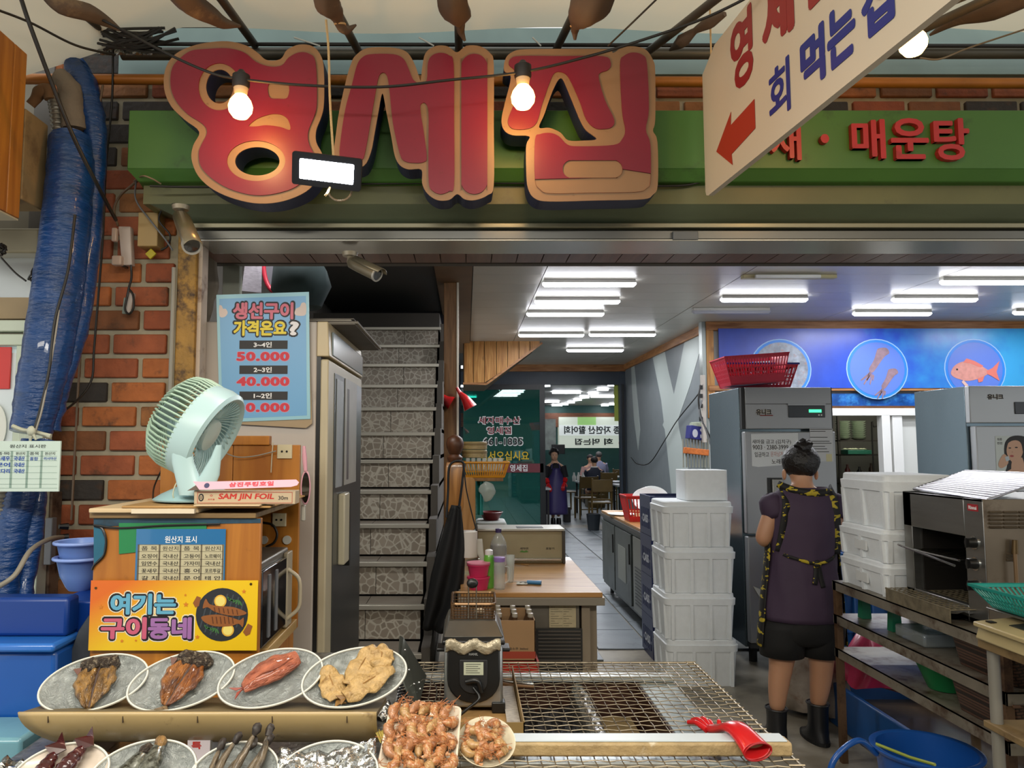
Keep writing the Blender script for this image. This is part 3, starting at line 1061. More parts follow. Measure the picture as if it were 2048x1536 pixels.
#BIG LETTERS
def S1(p):
 return P(p[0]/2.9257,p[1]/2.9257,2.36)
def S2(p):
 return P(680+p[0]/2.9257,p[1]/2.9257,2.36)
def loops2d(fn,loops,smooth=True):
 out=[]
 for lp in loops:
  q=smooth_poly(lp,4) if smooth else lp
  r=[fn(p) for p in q]
  out.append([(v.x,v.z) for v in r])
 return out
tan=M('letter_cream','8a6a4a',.45,var=.06,vs=8,dirt='6b4a2e',da=.22,ds=40)
red=M('letter_red','74122a',.38,var=.08,vs=4,dirt='5f1418',da=.25,ds=60)
blu=M('letter_side','1a2140',.5,var=.15)
o1=[(1200,250),(1330,240),(1440,265),(1510,310),(1560,350),(1640,345),(1680,290),(1750,260),(1830,270),(1880,330),(1895,420),(1895,600),(1880,680),(1850,760),(1850,830),(1885,900),(1892,960),(1860,1040),(1790,1120),(1660,1175),(1520,1190),(1380,1165),(1250,1110),(1160,1030),(1120,930),(1130,850),(1165,770),(1080,700),(1000,620),(960,520),(965,410),(1010,330),(1090,280)]
r1=[(1200,290),(1330,285),(1430,310),(1500,365),(1580,392),(1650,385),(1690,340),(1750,310),(1810,317),(1848,370),(1855,600),(1840,680),(1805,770),(1808,840),(1840,910),(1845,970),(1800,1040),(1700,1110),(1530,1145),(1380,1120),(1260,1060),(1180,980),(1165,900),(1180,850),(1213,780),(1190,730),(1100,670),(1030,590),(1000,500),(1010,400),(1060,340),(1120,300)]
h1,h2=ellipse(1285,505,80,100),ellipse(1505,943,130,83)
t1,t2_=ellipse(1285,510,122,138),ellipse(1500,943,170,118)
rc=[(1578,490),(1684,492),(1684,572),(1630,580),(1578,570)]
fi=[(1458,738),(1500,700),(1560,676),(1610,668),(1660,678),(1690,710),(1698,762),(1640,745),(1560,735),(1500,742)]
o2=[(90,325),(160,280),(300,277),(385,300),(430,360),(460,440),(472,470),(480,400),(500,310),(560,268),(630,270),(684,305),(740,267),(820,270),(880,312),(900,380),(900,730),(900,1080),(865,1140),(790,1170),(730,1165),(686,1135),(640,1168),(570,1170),(510,1130),(480,1070),(476,992),(400,990),(350,965),(320,910),(300,800),(270,650),(248,545),(225,650),(200,790),(180,890),(140,968),(60,985),(-10,970),(-40,900),(-30,830),(-5,650),(40,450),(65,370)]
r2a=[(100,385),(130,340),(180,320),(310,320),(370,345),(400,400),(430,470),(475,492),(508,470),(515,370),(540,327),(590,312),(640,328),(665,380),(668,720),(668,1080),(640,1120),(590,1137),(545,1120),(520,1070),(518,860),(518,660),(500,607),(474,612),(472,660),(490,770),(508,920),(490,950),(440,955),(380,945),(350,900),(310,720),(290,530),(275,445),(247,428),(222,470),(190,650),(150,880),(125,938),(50,945),(5,930),(0,860),(30,650),(70,500)]
def rr(x0,x1,y0,y1,r):
 out=[]
 for cx,cy,a0 in ((x1-r,y1-r,0),(x0+r,y1-r,90),(x0+r,y0+r,180),(x1-r,y0+r,270)):
  for k in range(7):
   a=math.radians(a0+k*15)
   out.append((cx+r*math.cos(a),cy+r*math.sin(a)))
 return out
r2b=rr(710,862,318,1137,74)
o3=[(970,340),(1010,303),(1080,287),(1320,285),(1560,287),(1600,308),(1650,277),(1720,270),(1790,290),(1832,350),(1845,420),(1845,700),(1832,765),(1858,830),(1860,1080),(1830,1140),(1770,1165),(1500,1172),(1230,1178),(1140,1160),(1100,1100),(1090,1000),(1090,850),(1108,797),(1010,790),(960,760),(945,700),(965,600),(1000,450),(960,410)]
h3=[(1292,455),(1330,520),(1400,690),(1440,760),(1502,812),(1420,822),(1335,820),(1290,775),(1225,747),(1165,745),(1195,670),(1245,530)]
r3a=[(1000,345),(1060,330),(1300,331),(1540,332),(1583,370),(1570,410),(1520,430),(1515,470),(1550,590),(1602,700),(1590,745),(1540,757),(1490,750),(1440,700),(1400,590),(1340,460),(1300,425),(1255,430),(1225,490),(1180,620),(1150,720),(1100,755),(1020,758),(985,730),(990,680),(1040,560),(1062,460),(1020,410),(988,380)]
r3b=[(1140,820),(1170,787),(1230,780),(1280,800),(1330,848),(1400,858),(1600,850),(1650,815),(1668,760),(1650,650),(1638,380),(1660,330),(1712,310),(1770,325),(1795,380),(1806,640),(1788,760),(1815,850),(1815,1060),(1790,1105),(1730,1125),(1450,1130),(1230,1133),(1170,1110),(1140,1050)]
h3b=rr(1302,1652,940,1042,50)
frm=frame((0,2.36,0))
for (fn,outer,holes,redloops,lbl,bx) in (
  (S1,o1,[h1,h2],[[r1],[t1],[t2_],[rc],[fi]],'first big red letter of the shop name, round with two holes, cream border','a'),
  (S2,o2,[],[[r2a],[r2b]],'second big red letter of the shop name, with tall double bars','b'),
  (S2,o3,[h3],[[r3a],[r3b],[h3b]],'third big red letter of the shop name, with boxed lower half','c')):
 q=[fn(p) for p in outer]
 cx=sum(v.x for v in q)/len(q)
 cz=min(v.z for v in q)
 T=thing('channel_letter',lbl,'sign letter',(cx,2.40,cz),0,'three big letters of the shop name')
 mb=MB();flat(mb,loops2d(fn,[outer]+holes),.085,frame((0,2.366,0)));mb.build('letter_case',blu,T,True)
 mb=MB();flat(mb,loops2d(fn,[outer]+holes),.004,frame((0,2.361,0)));mb.build('cream_face',tan,T,True)
 mb=MB();flat(mb,loops2d(fn,[l[0] for l in redloops]),.004,frame((0,2.3565,0)));mb.build('red_face',red,T,True)
#ARROW SIGN hanging across the alley
A0,A1=Vector((.785,2.40,0)),Vector((.892,1.22,0))
zt,zb=2.845,2.378
uax=(A1-A0).normalized()
LN=(A1-A0).length
fra=frame((A0.x,A0.y,0),u=uax,w=(0,0,1))
T=thing('hanging_arrow_sign','large white hanging sign board with red and blue letters and a red arrow','sign',(.83,1.8,zb))
poly=[(0.0,zb+.02),(.006,zb+.006),(.02,zb),(LN,zb),(LN,zt),(.10,zt),(0,zt-.05)]
MB().prism(poly,.018,fra).build('board',M('sign_white','c9bca6',.35),T,True)
cr,cbl=M('sign_red','8c1f1f',.4),M('sign_blue','1e2a78',.4)
def sgn(name,mat,s,u0,u1,z0,z1,bold,shear=0.0):
 m=MB();text(m,s,(u0+u1)/2,(z0+z1)/2,u1-u0,z1-z0,fra,bold=bold,lift=.002,shear=shear);m.build(name,mat,T,True)
sgn('sign_letters',cr,'영',.212,.353,2.615,2.835,.035)
sgn('sign_letters',cr,'세',.408,.575,2.63,2.825,.05)
sgn('sign_letters',cr,'집',.61,.78,2.63,2.825,.05)
sgn('sign_letters',cbl,'회',.434,.543,2.43,2.575,.02)
sgn('sign_letters',cbl,'먹',.595,.702,2.435,2.575,.045)
sgn('sign_letters',cbl,'는',.712,.82,2.435,2.575,.045)
sgn('sign_letters',cbl,'집',.843,.95,2.435,2.575,.045)
MB().prism([(.095,2.495),(.205,2.575),(.200,2.535),(.353,2.545),(.353,2.460),(.200,2.445),(.205,2.41)],.001,fra @ Matrix.Translation((0,-.002,0))).build('arrow_mark',M('arrow_red','a33323',.4),T,True)
for u in (.03,.6):
 p=fra @ Vector((u+.02,.01,zt-.03))
 MB().tube([p,p+Vector((0,0,.25)),p+Vector((.004,0,.5))],.003,6).build('hanging_string',rope,T,True)
#LEFT STALL: cabinet, fan, foil, freezer
cabY0,cabY1=2.0,2.48
cx0,cx1=P(187,1100,cabY0).x,P(521,1100,cabY0).x
ctop=P(300,1036,cabY0).z
cbot=0.98
T=thing('plywood_cabinet','worn varnished plywood cabinet holding a toaster oven and wearing the yellow sign','cabinet',((cx0+cx1)/2,2.24,cbot))
MB().box(cx0,cx1,cabY0,cabY0+.018,cbot,ctop).build('front_panel',ply,T,True,bevel=.003)
MB().box(cx0,cx0+.018,cabY0+.018,cabY1,cbot,ctop).build('side_panel',ply,T,True,bevel=.003)
bx0=P(322,900,cabY1).x
bx1=P(600,900,cabY1).x
bz=P(500,890,cabY1).z
MB().box(bx0,P(467,900,cabY1).x-.002,cabY1,cabY1+.018,cbot,bz).build('back_board',ply,T,True,bevel=.002)
MB().box(P(467,900,cabY1).x,bx1,cabY1,cabY1+.018,cbot,bz).build('back_board',ply,T,True,bevel=.002)
MB().box(P(440,900,cabY1).x,P(540,900,cabY1).x,cabY1-.01,cabY1+.02,bz,bz+.03).build('top_batten',ply,T,True,bevel=.002)
MB().box(cx0-.01,bx1-.005,cabY0-.01,cabY1,ctop,ctop+.014).build('top_board',wood('board_edge','9a7d50','6f5634','X',knots=False),T,True,bevel=.002)
MB().box(cx1-.10,bx1,cabY0+.12,cabY1,cbot,cbot+.03).build('lower_board',wood('pale_board','c7a468','a17f48','Y',knots=False),T,True,bevel=.002)
MB().box(cx0+.02,cx1-.1,cabY0+.02,cabY1,cbot,cbot+.02).build('bottom_board',ply,T,True)
tl_m=M('teal_patch','1c5f78',.5,var=.2,dirt='1d2d38',da=.4)
q=[(187,1037),(521,1037),(521,1046),(330,1049),(200,1053),(187,1048)]
MB().prism([(P(a,b_,1.997).x,P(a,b_,1.997).z) for a,b_ in q],.002,frame((0,1.998,0))).build('blue_strip',M('blue_strip','1d4256',.5,var=.3,dirt='1a1512',da=.6),T,True)
q=[(187,1053),(202,1058),(210,1080),(206,1110),(187,1128)]
MB().prism([(P(a,b_,1.997).x,P(a,b_,1.997).z) for a,b_ in q],.002,frame((0,1.998,0))).build('teal_patch',tl_m,T,True)
q=[P(a,b_,1.996) for a,b_ in ((189,1052),(204,1057),(212,1080),(208,1110),(189,1130),(184,1140))]
MB().tube(spline(q,5),.003,6).build('rubber_trim',blackp,T,True)
q=[P(a,b_,1.994) for a,b_ in ((187,1050),(240,1056),(330,1051),(440,1048))]
MB().tube(spline(q,5),.0028,6).build('rubber_trim',blackp,T,True)
q=[(238,1046),(413,1046),(413,1072),(413,1086),(330,1098),(238,1108)]
MB().prism([(P(a,b_,1.997).x,P(a,b_,1.997).z) for a,b_ in q],.0015,frame((0,1.9965,0))).build('green_tape',M('green_tape','1f7a45',.45),T,True)
for (px,py,r) in ((528,1080,.013),(574,1080,.014)):
 c=P(px,py,cabY1-.004)
 MB().cyl((c.x,cabY1-.006,c.z),(c.x,cabY1,c.z),r,n=20).build('white_plug',M('plug_white','c9c6ba',.5),T,True)
for (px,py,s,lbl) in ((568,903,.045,'cream wall socket on the plywood back board above the foil box'),(557,1040,.042,'white double socket inside the cabinet under the cardboard')):
 c=P(px,py,cabY1-.012)
 t=thing('wall_socket',lbl,'socket',(c.x,cabY1-.001,c.z-s/2))
 MB().rrect([(s*.55,.006,.004,0),(s*.55,.006,.004,s)]).build('socket_plate',M('socket_cream','c8bd9c',.4),t,smooth=35)
 for d in (-.008,.008):
  MB().cyl((d,-.0075,s/2),(d,-.005,s/2),.0035,n=10).build('socket_hole',blackp,t)
cb1=M('cardboard','a8824f',.8,var=.1,bump=.1)
cb2=M('cardboard_pale','c9b18c',.8,var=.08)
T=thing('flattened_cardboard','folded flat cardboard sheets lying on top of the plywood cabinet','cardboard',((cx0+cx1)/2,2.2,ctop+.014))
z=ctop+.015
for (a,b_,h,m) in ((175,395,.012,cb2),(240,540,.006,cb1)):
 xa,xb=P(a,1020,1.97).x,P(b_,1020,1.97).x
 MB().box(xa,xb,1.965+.01,2.46,z,z+h).build('cardboard_sheet',m,T,True,bevel=.003)
 z+=h+.0005
xa,xb=P(262,1018,1.96).x,P(388,1018,1.96).x
MB().box(xa,xb,1.962,1.966+.008,ctop+.015,ctop+.026).build('paper_edge',M('paper_edge','d6c7ad',.7),T,True)
xa,xb=P(388,1018,1.96).x,P(520,1018,1.96).x
MB().box(xa,xb,1.955,2.3,z,z+.004).build('cardboard_sheet',cb2,T,True,bevel=.001)
ztop=z+.0045
T=thing('toaster_oven','black toaster oven with cream handle inside the plywood cabinet','oven',(cx1-.1,2.25,cbot+.03))
xo=cx1-.02
MB().box(xo-.30,xo,2.05,2.40,cbot+.032,cbot+.27).build('oven_body',M('oven_grey','77736a',.4,.5),T,True,bevel=.006)
MB().box(xo,xo+.012,2.06,2.33,cbot+.045,cbot+.25).build('oven_door',M('oven_glass','14161a',.12,coat=.5),T,True,bevel=.004)
MB().box(xo,xo+.014,2.335,2.40,cbot+.035,cbot+.26).build('door_edge',M('oven_cream','a89c84',.4),T,True,bevel=.003)
for yy in (2.12,2.20):
 MB().box(xo+.012,xo+.015,yy,yy+.018,cbot+.06,cbot+.23).build('door_bar',greyp,T,True)
q=[(xo+.012,2.345,cbot+.21),(xo+.045,2.35,cbot+.18),(xo+.05,2.35,cbot+.13),(xo+.045,2.35,cbot+.09),(xo+.012,2.345,cbot+.06)]
MB().tube(spline(q,5),.006,8).build('oven_handle',M('handle_cream','b5a98f',.4),T,True,smooth=60)
#origin table sheet
Yp=1.994
T=thing('origin_notice','blue-headed printed table of seafood origins taped on the plywood cabinet','notice',tuple(P(362,1165,Yp)))
def pplate(name,x0,y0,x1,y1,Y,th,m,T,dz=0.0):
 a,b_=P(x0,y0,Y),P(x1,y1,Y)
 return MB().box(a.x,b_.x,Y,Y+th,b_.z,a.z).build(name,m,T,True)
pplate('notice_sheet',273,1058,449,1166,Yp,.001,M('notice_blue','2a6a9c',.2,coat=.5),T)
pplate('table_sheet',276,1089,446,1165,Yp-.0005,.0005,M('notice_paper','b3ab8c',.5),T)
m=MB();ptext(m,'원산지 표시',330,1072,393,1086,Yp-.001,.01);m.build('notice_lettering',tw,T,True)
gl=MB()
for yy in (1089,1102.5,1118,1132,1147,1164):
 a,b_=P(276,yy,Yp),P(446,yy+.7,Yp)
 gl.box(a.x,b_.x,Yp-.0009,Yp-.0005,b_.z,a.z)
for xx in (276,318,360,402,445):
 a,b_=P(xx,1089,Yp),P(xx+.7,1165,Yp)
 gl.box(a.x,b_.x,Yp-.0009,Yp-.0005,b_.z,a.z)
gl.build('table_lines',M('line_brown','5d5340',.6),T,True)
rows=[['품 목','원산지','품 목','원산지'],['오징어','국내산','고등어','노르웨이'],['임연수','국내산','가자미','국내산'],
  ['꽃새우','국내산','홍 어','포르투갈'],['갈 치','국내산','문 어','태 안']]
for i,r in enumerate(rows):
 yy=1092+i*14.6+(1 if i else 0)
 m=MB()
 for j,s in enumerate(r):
  x=281+42.3*j
  ptext(m,s,x+2,yy+.5,x+33,yy+9,Yp-.001,.012 if i else 0)
 m.build('table_writing',M('ink_dark','2b2620',.6),T,True)
#yellow banner sign
Yp=1.984
ym=bpy.data.materials.new('yellow_banner')
ym.use_nodes=True
nt=ym.node_tree
b=nt.nodes['Principled BSDF']
tc=nt.nodes.new('ShaderNodeTexCoord')
sx=nt.nodes.new('ShaderNodeSeparateXYZ')
nt.links.new(tc.outputs['Generated'],sx.inputs[0])
m_=nt.nodes.new('ShaderNodeMath');m_.operation='MULTIPLY_ADD';m_.inputs[1].default_value=-1.6;m_.inputs[2].default_value=.25
nt.links.new(sx.outputs['X'],m_.inputs[0])
m4=nt.nodes.new('ShaderNodeMath');m4.operation='MULTIPLY_ADD';m4.inputs[1].default_value=1.1
nt.links.new(sx.outputs['Z'],m4.inputs[0]);nt.links.new(m_.outputs[0],m4.inputs[2])
cr_=nt.nodes.new('ShaderNodeValToRGB')
cr_.color_ramp.elements[0].position=0.1;cr_.color_ramp.elements[0].color=(*lin('e0b818'),1)
cr_.color_ramp.elements[1].position=1.15;cr_.color_ramp.elements[1].color=(*lin('d2661c'),1)
nt.links.new(m4.outputs[0],cr_.inputs[0]);nt.links.new(cr_.outputs[0],b.inputs['Base Color']);b.inputs['Roughness'].default_value=.4
T=thing('grill_banner','yellow banner with blue and pink bubble letters and two fish on a round grill','sign',tuple(P(347,1301,Yp)))
pplate('banner_sheet',182,1161,513,1301,Yp,.003,ym,T)
word=[('여기는',(222,1187,352,1229),'5fa3c0'),('구이',(203,1234,293,1278),'c25a74'),('동네',(297,1234,383,1278),'9a6aa2')]
for lift_,grow,bold,mk in ((.0006,6,.13,M('halo_cream','e4dcc4',.5)),(.0012,4,.09,M('halo_black','120d12',.5))):
 m=MB()
 for s,bx,c in word:
  ptext(m,s,bx[0]-grow,bx[1]-grow,bx[2]+grow,bx[3]+grow,Yp,bold,lift_,depth=.0005)
 m.build('letter_outline',mk,T,True)
for s,bx,c in word:
 m=MB();ptext(m,s,*bx,Yp,.045,.0018,depth=.0005);m.build('bubble_letters',M('bub_'+c,c,.4),T,True)
Lf=0
def pell(name,cx,cy,rx,ry,Y,m,T,lift=0.0,rot=0.0):
 c=P(cx,cy,Y)
 k=Y/FPX
 pts=[]
 for i in range(32):
  a=2*PI*i/32
  x,z=rx*k*math.cos(a),ry*k*math.sin(a)
  pts.append((c.x+x*math.cos(rot)-z*math.sin(rot),c.z+x*math.sin(rot)+z*math.cos(rot)))
 return MB().prism(pts,.0004,frame((0,Y-lift-.0004,0))).build(name,m,T,True)
def ppoly(name,pts,Y,m,T,lift=0.0,th=.0004,sm=0):
 if sm:
  pts=smooth_poly(pts,sm)
 q=[P(a,b_,Y) for a,b_ in pts]
 return MB().prism([(v.x,v.z) for v in q],th,frame((0,Y-lift-th,0))).build(name,m,T,True)
brn,brd=M('fish_brown','8a5226',.5),M('fish_brown_dark','5a3016',.5)
pell('grill_plate_print',444,1229,51,51,Yp,M('pan_dark','23272c',.5),T,.0005)
for i in range(7):
 x=408+i*12
 hh=math.sqrt(max(0,46**2-(x-444)**2))
 ppoly('grill_bar_print',[(x-1.5+hh*.25,1229-hh*.9),(x+1.5+hh*.25,1229-hh*.9),(x+1.5-hh*.25,1229+hh*.9),(x-1.5-hh*.25,1229+hh*.9)],Yp,M('pan_bar','3a4046',.5),T,.0009)
ppoly('pan_handle_print',[(386,1206),(394,1192),(402,1195),(398,1212),(391,1215)],Yp,brn,T,.0006)
ppoly('pan_handle_print',[(486,1264),(496,1247),(505,1252),(500,1268),(492,1272)],Yp,brn,T,.0006)
for (cx,cy) in ((441,1202),(456,1260)):
 pell('lemon_print',cx,cy,12,12,Yp,M('lemon_rind','d9a83a',.5),T,.0012)
 pell('lemon_print',cx,cy,9.5,9.5,Yp,M('lemon_flesh','e2cf6e',.5),T,.0016)
ppoly('fish_print',[(412,1197),(420,1208),(440,1212),(468,1214),(494,1225),(480,1231),(455,1230),(430,1223),(416,1214),(406,1216)],Yp,brn,T,.002,sm=3)
ppoly('fish_print',[(403,1234),(416,1230),(440,1229),(468,1236),(480,1240),(488,1235),(486,1254),(478,1247),(460,1252),(430,1252),(410,1244)],Yp,brn,T,.002,sm=3)
for i in range(6):
 ppoly('fish_stripe_print',[(428+i*9,1214+i),(430+i*9,1214+i),(432+i*9,1224+i),(430+i*9,1224+i)],Yp,brd,T,.0024)
 ppoly('fish_stripe_print',[(424+i*8,1233),(426+i*8,1233),(428+i*8,1247),(426+i*8,1247)],Yp,brd,T,.0024)
for (cx,cy) in ((470,1202),(424,1258)):
 for i in range(7):
  a=i*.5-1
  pell('herb_print',cx+(i-3)*4,cy+(i-3)*1.5,5,1.5,Yp,M('herb_green','3c6b3a',.5),T,.0016,rot=a)
for (cx,cy,r) in ((202,1214,5),(372,1209,6),(488,1183,5),(395,1274,5),(272,1281,3),(244,1282,4),(371,1190,3)):
 ppoly('star_print',[(cx+(r if i % 2==0 else r*.45)*math.sin(i*PI/5),cy-(r if i % 2==0 else r*.45)*math.cos(i*PI/5)) for i in range(10)],Yp,M('star_orange','c9761c',.5),T,.0005)
for (x,y) in ((192,1176),(502,1168)):
 pell('grommet',x,y,2.5,2.5,Yp,M('grommet','5c4424',.3,.7),T,.001)
#fan
T=thing('desk_fan','pale mint-blue air circulator fan tilted on a stand on the cabinet','fan',tuple(P(392,1000,2.12)))
mint=M('mint_plastic','a9c4c4',.35)
mintg=M('mint_grille','9fb8a4',.4)
ax=Vector((.879,-.06,-.46)).normalized()
fc=P(426,874,2.13)
e1=Vector((0,0,1))-ax*ax.z
e1.normalize()
e2=ax.cross(e1)
FR=Matrix((e1,e2,ax)).transposed().to_4x4()
FR.translation=fc
R=.137
m=MB()
prof=[(R*.80,.0),(R*.86,.012),(R*.93,.016),(R,.008),(R*1.02,-.02),(R*.99,-.055),(R*.96,-.055),(R*.97,-.02),(R*.93,.0),(R*.86,.0),(R*.80,-.01)]
rings=[[FR @ Vector((r*math.cos(2*PI*k/48),r*math.sin(2*PI*k/48),z)) for k in range(48)] for r,z in prof]
m.loft(rings+[rings[0]],False)
m.build('front_ring',mint,T,True,smooth=40)
m=MB()
for k in range(56):
 a=2*PI*k/56
 q=[FR @ Vector((r*math.cos(a),r*math.sin(a),z)) for r,z in ((R*.98,-.05),(R*.99,-.09),(R*.93,-.12),(R*.70,-.145),(R*.35,-.155))]
 m.tube(q,.0030,4)
m.build('rear_grille',mintg,T,True,kind='stuff')
m=MB()
m.lathe([(R*.36,-.15),(R*.36,-.16),(R*.1,-.165)],n=24,mat=FR)
m.build('rear_cap',mint,T,True,smooth=40)
m=MB()
for k in range(40):
 a=2*PI*k/40
 q=[]
 for i in range(6):
  t_=i/5
  r=R*(.34+.50*t_)
  aa=a+.5*(1-t_)**1.3
  q.append(FR @ Vector((r*math.cos(aa),r*math.sin(aa),.004-.03*(1-t_)**2+.004)))
 m.tube(q,.0016,4)
m.build('front_grille',mint,T,True,kind='stuff')
MB().lathe([(R*.34,-.025),(R*.35,-.012),(R*.33,-.004),(R*.2,.002),(.001,.004)],n=28,mat=FR).build('centre_cap',M('cap_mint','bccac4',.35),T,True,smooth=40)
for o in T.children:
 pass
m=MB()
for k in range(5):
 a=2*PI*k/5
 m.grid(lambda u,v: FR @ Vector(((.03+.085*u)*math.cos(a+v*.8+u*.3),(.03+.085*u)*math.sin(a+v*.8+u*.3),-.09+.04*v)),5,4)
m.build('fan_blade',M('blade','8ca7a6',.4),T,True,smooth=60)
for yy in (2.02,2.24):
 q0,q1,q2,q3=P(362,850,yy),P(358,900,yy),P(368,960,yy),P(385,985,yy)
 rings=[]
 for c,w,d in ((P(366,842,yy),.020,.008),(P(362,880,yy),.026,.010),(P(366,925,yy),.030,.012),(P(378,965,yy),.034,.014),(P(392,990,yy),.045,.02)):
  rings.append([c+Vector((w*math.cos(a),d*math.sin(a),0)) for a in [2*PI*k/16 for k in range(16)]])
 MB().loft(rings).build('yoke_arm',mint,T,True,smooth=50)
 rings=[]
 for c,w,d in ((P(398,985,yy),.036,.012),(P(420,950,yy),.026,.010),(P(432,915,yy),.014,.008),(P(438,890,yy),.008,.007)):
  rings.append([c+Vector((w*math.cos(a),d*math.sin(a),0)) for a in [2*PI*k/16 for k in range(16)]])
 MB().loft(rings).build('yoke_arm',mint,T,True,smooth=50)
cb_=P(393,1003,2.13)
zb_=ztop
rings=[]
for r,z in ((.115,0),(.117,.004),(.095,.018),(.06,.034),(.04,.045)):
 rings.append([Vector((cb_.x+r*1.0*math.cos(a),2.13+r*.95*math.sin(a),zb_+z)) for a in [2*PI*k/28 for k in range(28)]])
MB().loft(rings).build('fan_base',M('mint_base','9fc2c6',.35),T,True,smooth=40)
q=[P(352,1003,2.04),P(346,990,2.03),P(352,968,2.03),P(368,948,2.04),P(372,955,2.05)]
MB().tube(spline(q,6),.0018,6).build('fan_string',M('string_white','c6c9ae',.6),T,True)
#foil box
T=thing('foil_box','long cream kitchen-foil carton with red lettering and an open flap beside the fan','box',(P(490,1000,2.0).x,2.02,ztop),0)
u=(P(597,990,1.985)-P(394,1003,1.985));u.z=0
fz=ztop
x0,x1=P(378,1000,1.98).x,P(592,990,1.98).x
hh=.034
cbm=M('foil_carton','b7a283',.6,var=.04)
MB().box(x0+.016,x1,1.972,2.022,fz,fz+hh).build('carton',cbm,T,True,bevel=.001)
MB().box(x0+.0155,x0+.016,1.974,2.02,fz+.002,fz+hh-.002).build('carton_end',M('carton_end','d5cdb8',.6),T,True)
Yq=1.9715
kx=1.972/FPX
def lx(t_):
 return x0+.016+(x1-x0-.016)*t_
fm_=frame((0,Yq,0))
rd=M('foil_red','b52a20',.5)
m=MB();text(m,'SAM JIN FOIL',lx(.515),fz+.018,(x1-x0)*.52,.019,fm_,bold=.035,shear=.15);m.build('carton_lettering',rd,T,True)
m=MB();text(m,'30m',lx(.88),fz+.016,(x1-x0)*.09,.010,fm_,bold=.01);m.build('carton_lettering',tk,T,True)
m=MB();m.prism(ellipse(lx(.07),fz+.017,.007,.010,20),.0006,fm_);m.build('carton_badge',tk,T,True)
m=MB();m.prism(ellipse(lx(.07),fz+.017,.004,.0065,20),.0009,frame((0,Yq-.0006,0)));m.build('carton_badge',cbm,T,True)
m=MB();text(m,'日',lx(.07),fz+.017,.005,.008,frame((0,Yq-.001,0)),bold=.02);m.build('carton_badge',tk,T,True)
m=MB();text(m,'조리용',lx(.17),fz+.012,.018,.004,fm_);text(m,'♢',lx(.17),fz+.022,.008,.006,fm_,bold=.01);m.build('carton_lettering',rd,T,True)
m=MB()
for (a0,a1,b0,b1) in ((.035,.97,.0025,.0034),(.035,.97,hh-.004,hh-.0031),(.033,.036,.0025,hh-.0031),(.968,.971,.0025,hh-.0031)):
 m.box(lx(a0),lx(a1),Yq-.0005,Yq,fz+b0,fz+b1)
m.build('carton_border',rd,T,True)
fa=Vector((x0+.035,1.955,fz+hh+.004));fb_=Vector((x1+.012,1.955,fz+hh+.012))
pk=M('flap_pink','d0a2b0',.5)
ffr=frame(fa,u=(fb_-fa),w=Vector((-.03,.45,1)))
fl=(fb_-fa).length
MB().prism([(0,0),(fl-.02,0),(fl-.004,.004),(fl,.012),(fl-.008,.020),(.0,.022),(-.02,.024)],.0008,ffr).build('open_flap',pk,T,True)
m=MB();text(m,'삼진쿠킹호일',fl*.52,.011,fl*.45,.013,ffr,bold=.05,lift=.0006,space=1.15);m.build('flap_lettering',M('flap_red','c23344',.5),T,True)
m=MB();m.prism(ellipse(fl*.07,.011,.007,.007,16),.0004,ffr @ Matrix.Translation((0,-.0006,0)));m.build('flap_badge',M('badge_navy','2a2c54',.5),T,True)
MB().add([(x0-.004,1.975,fz+hh),(x0+.035,1.956,fz+hh+.004),(x0+.02,2.02,fz+hh+.024),(x0+.01,2.02,fz+hh)],[(0,1,2,3)]).build('flap_side',M('flap_shadow','5f4c40',.7),T,True)
#pink hand mirror
c=P(611,955,2.40)
T=thing('hand_mirror','pink long-handled oval mirror hanging at the edge of the plywood board','mirror',(c.x,2.40,P(611,1010,2.4).z))
k=2.40/FPX
mc=P(611,975,2.40)
MB().prism(ellipse(mc.x,mc.z,10*k,34*k),.008,frame((0,2.398,0))).build('mirror_rim',M('mirror_pink','d39aa6',.3),T,True,bevel=.002)
MB().prism(ellipse(mc.x+.001,mc.z,7.5*k,30*k),.001,frame((0,2.396,0))).build('mirror_glass',M('mirror_glass','5a6064',.08,1.0),T,True)
MB().tube([P(611,942,2.40),P(609,915,2.40),P(608,892,2.40)],[.006,.008,.005],8).build('mirror_handle',M('mirror_pink','d39aa6',.3),T,True,smooth=60)
a,b_=P(602,1010,2.42),P(609,1042,2.42)
MB().box(a.x,b_.x,2.42,2.44,b_.z,a.z).build('lighter',M('lighter_white','c9c4b6',.3),bevel=.003,label='small white plastic tag hanging below the pink mirror',cat='tag')
#white freezer
Yn,Yf=2.75,3.63
xr=P(655,900,Yn).x
xl_=P(391,900,Yn).x-.03
zt=P(500,643,Yn).z
T=thing('white_freezer','tall scuffed white freezer standing sideways, carrying the blue price poster','freezer',((xl_+xr)/2,3.2,0))
wm=M('freezer_white','b4aba2',.45,var=.05,vs=2,dirt='8e8478',da=.35,ds=5,bump=.03)
MB().box(xl_,xr-.045,Yn,Yf,.06,zt).build('body',wm,T,True,bevel=.006)
for yy in (Yn+.05,Yf-.1):
 for xx in (xl_+.05,xr-.12):
  MB().cyl((xx,yy,0),(xx,yy,.06),.02,n=10).build('foot',blackp,T,True)
MB().box(xr-.045,xr-.03,Yn+.005,Yf,.1,zt-.12).build('gasket',blackp,T,True)
door=MB().box(xr-.03,xr,Yn,Yf-.01,.10,zt-.14).build('door',M('freezer_door','b9ae92',.35,var=.04),T,True,bevel=.006)
MB().box(xr,xr+.003,Yn+.12,Yf-.03,.14,zt-.18).build('door_sheet',M('door_steel','565a5a',.3,.7,var=.12,stretch=(1,1,.4)),door,True)
hz0,hz1=PX(690,1115,xr).z,PX(690,982,xr).z
MB().box(xr+.002,xr+.03,2.98,3.10,hz0,hz1).build('handle',M('handle_ivory','bdb59b',.35),door,True,bevel=.006)
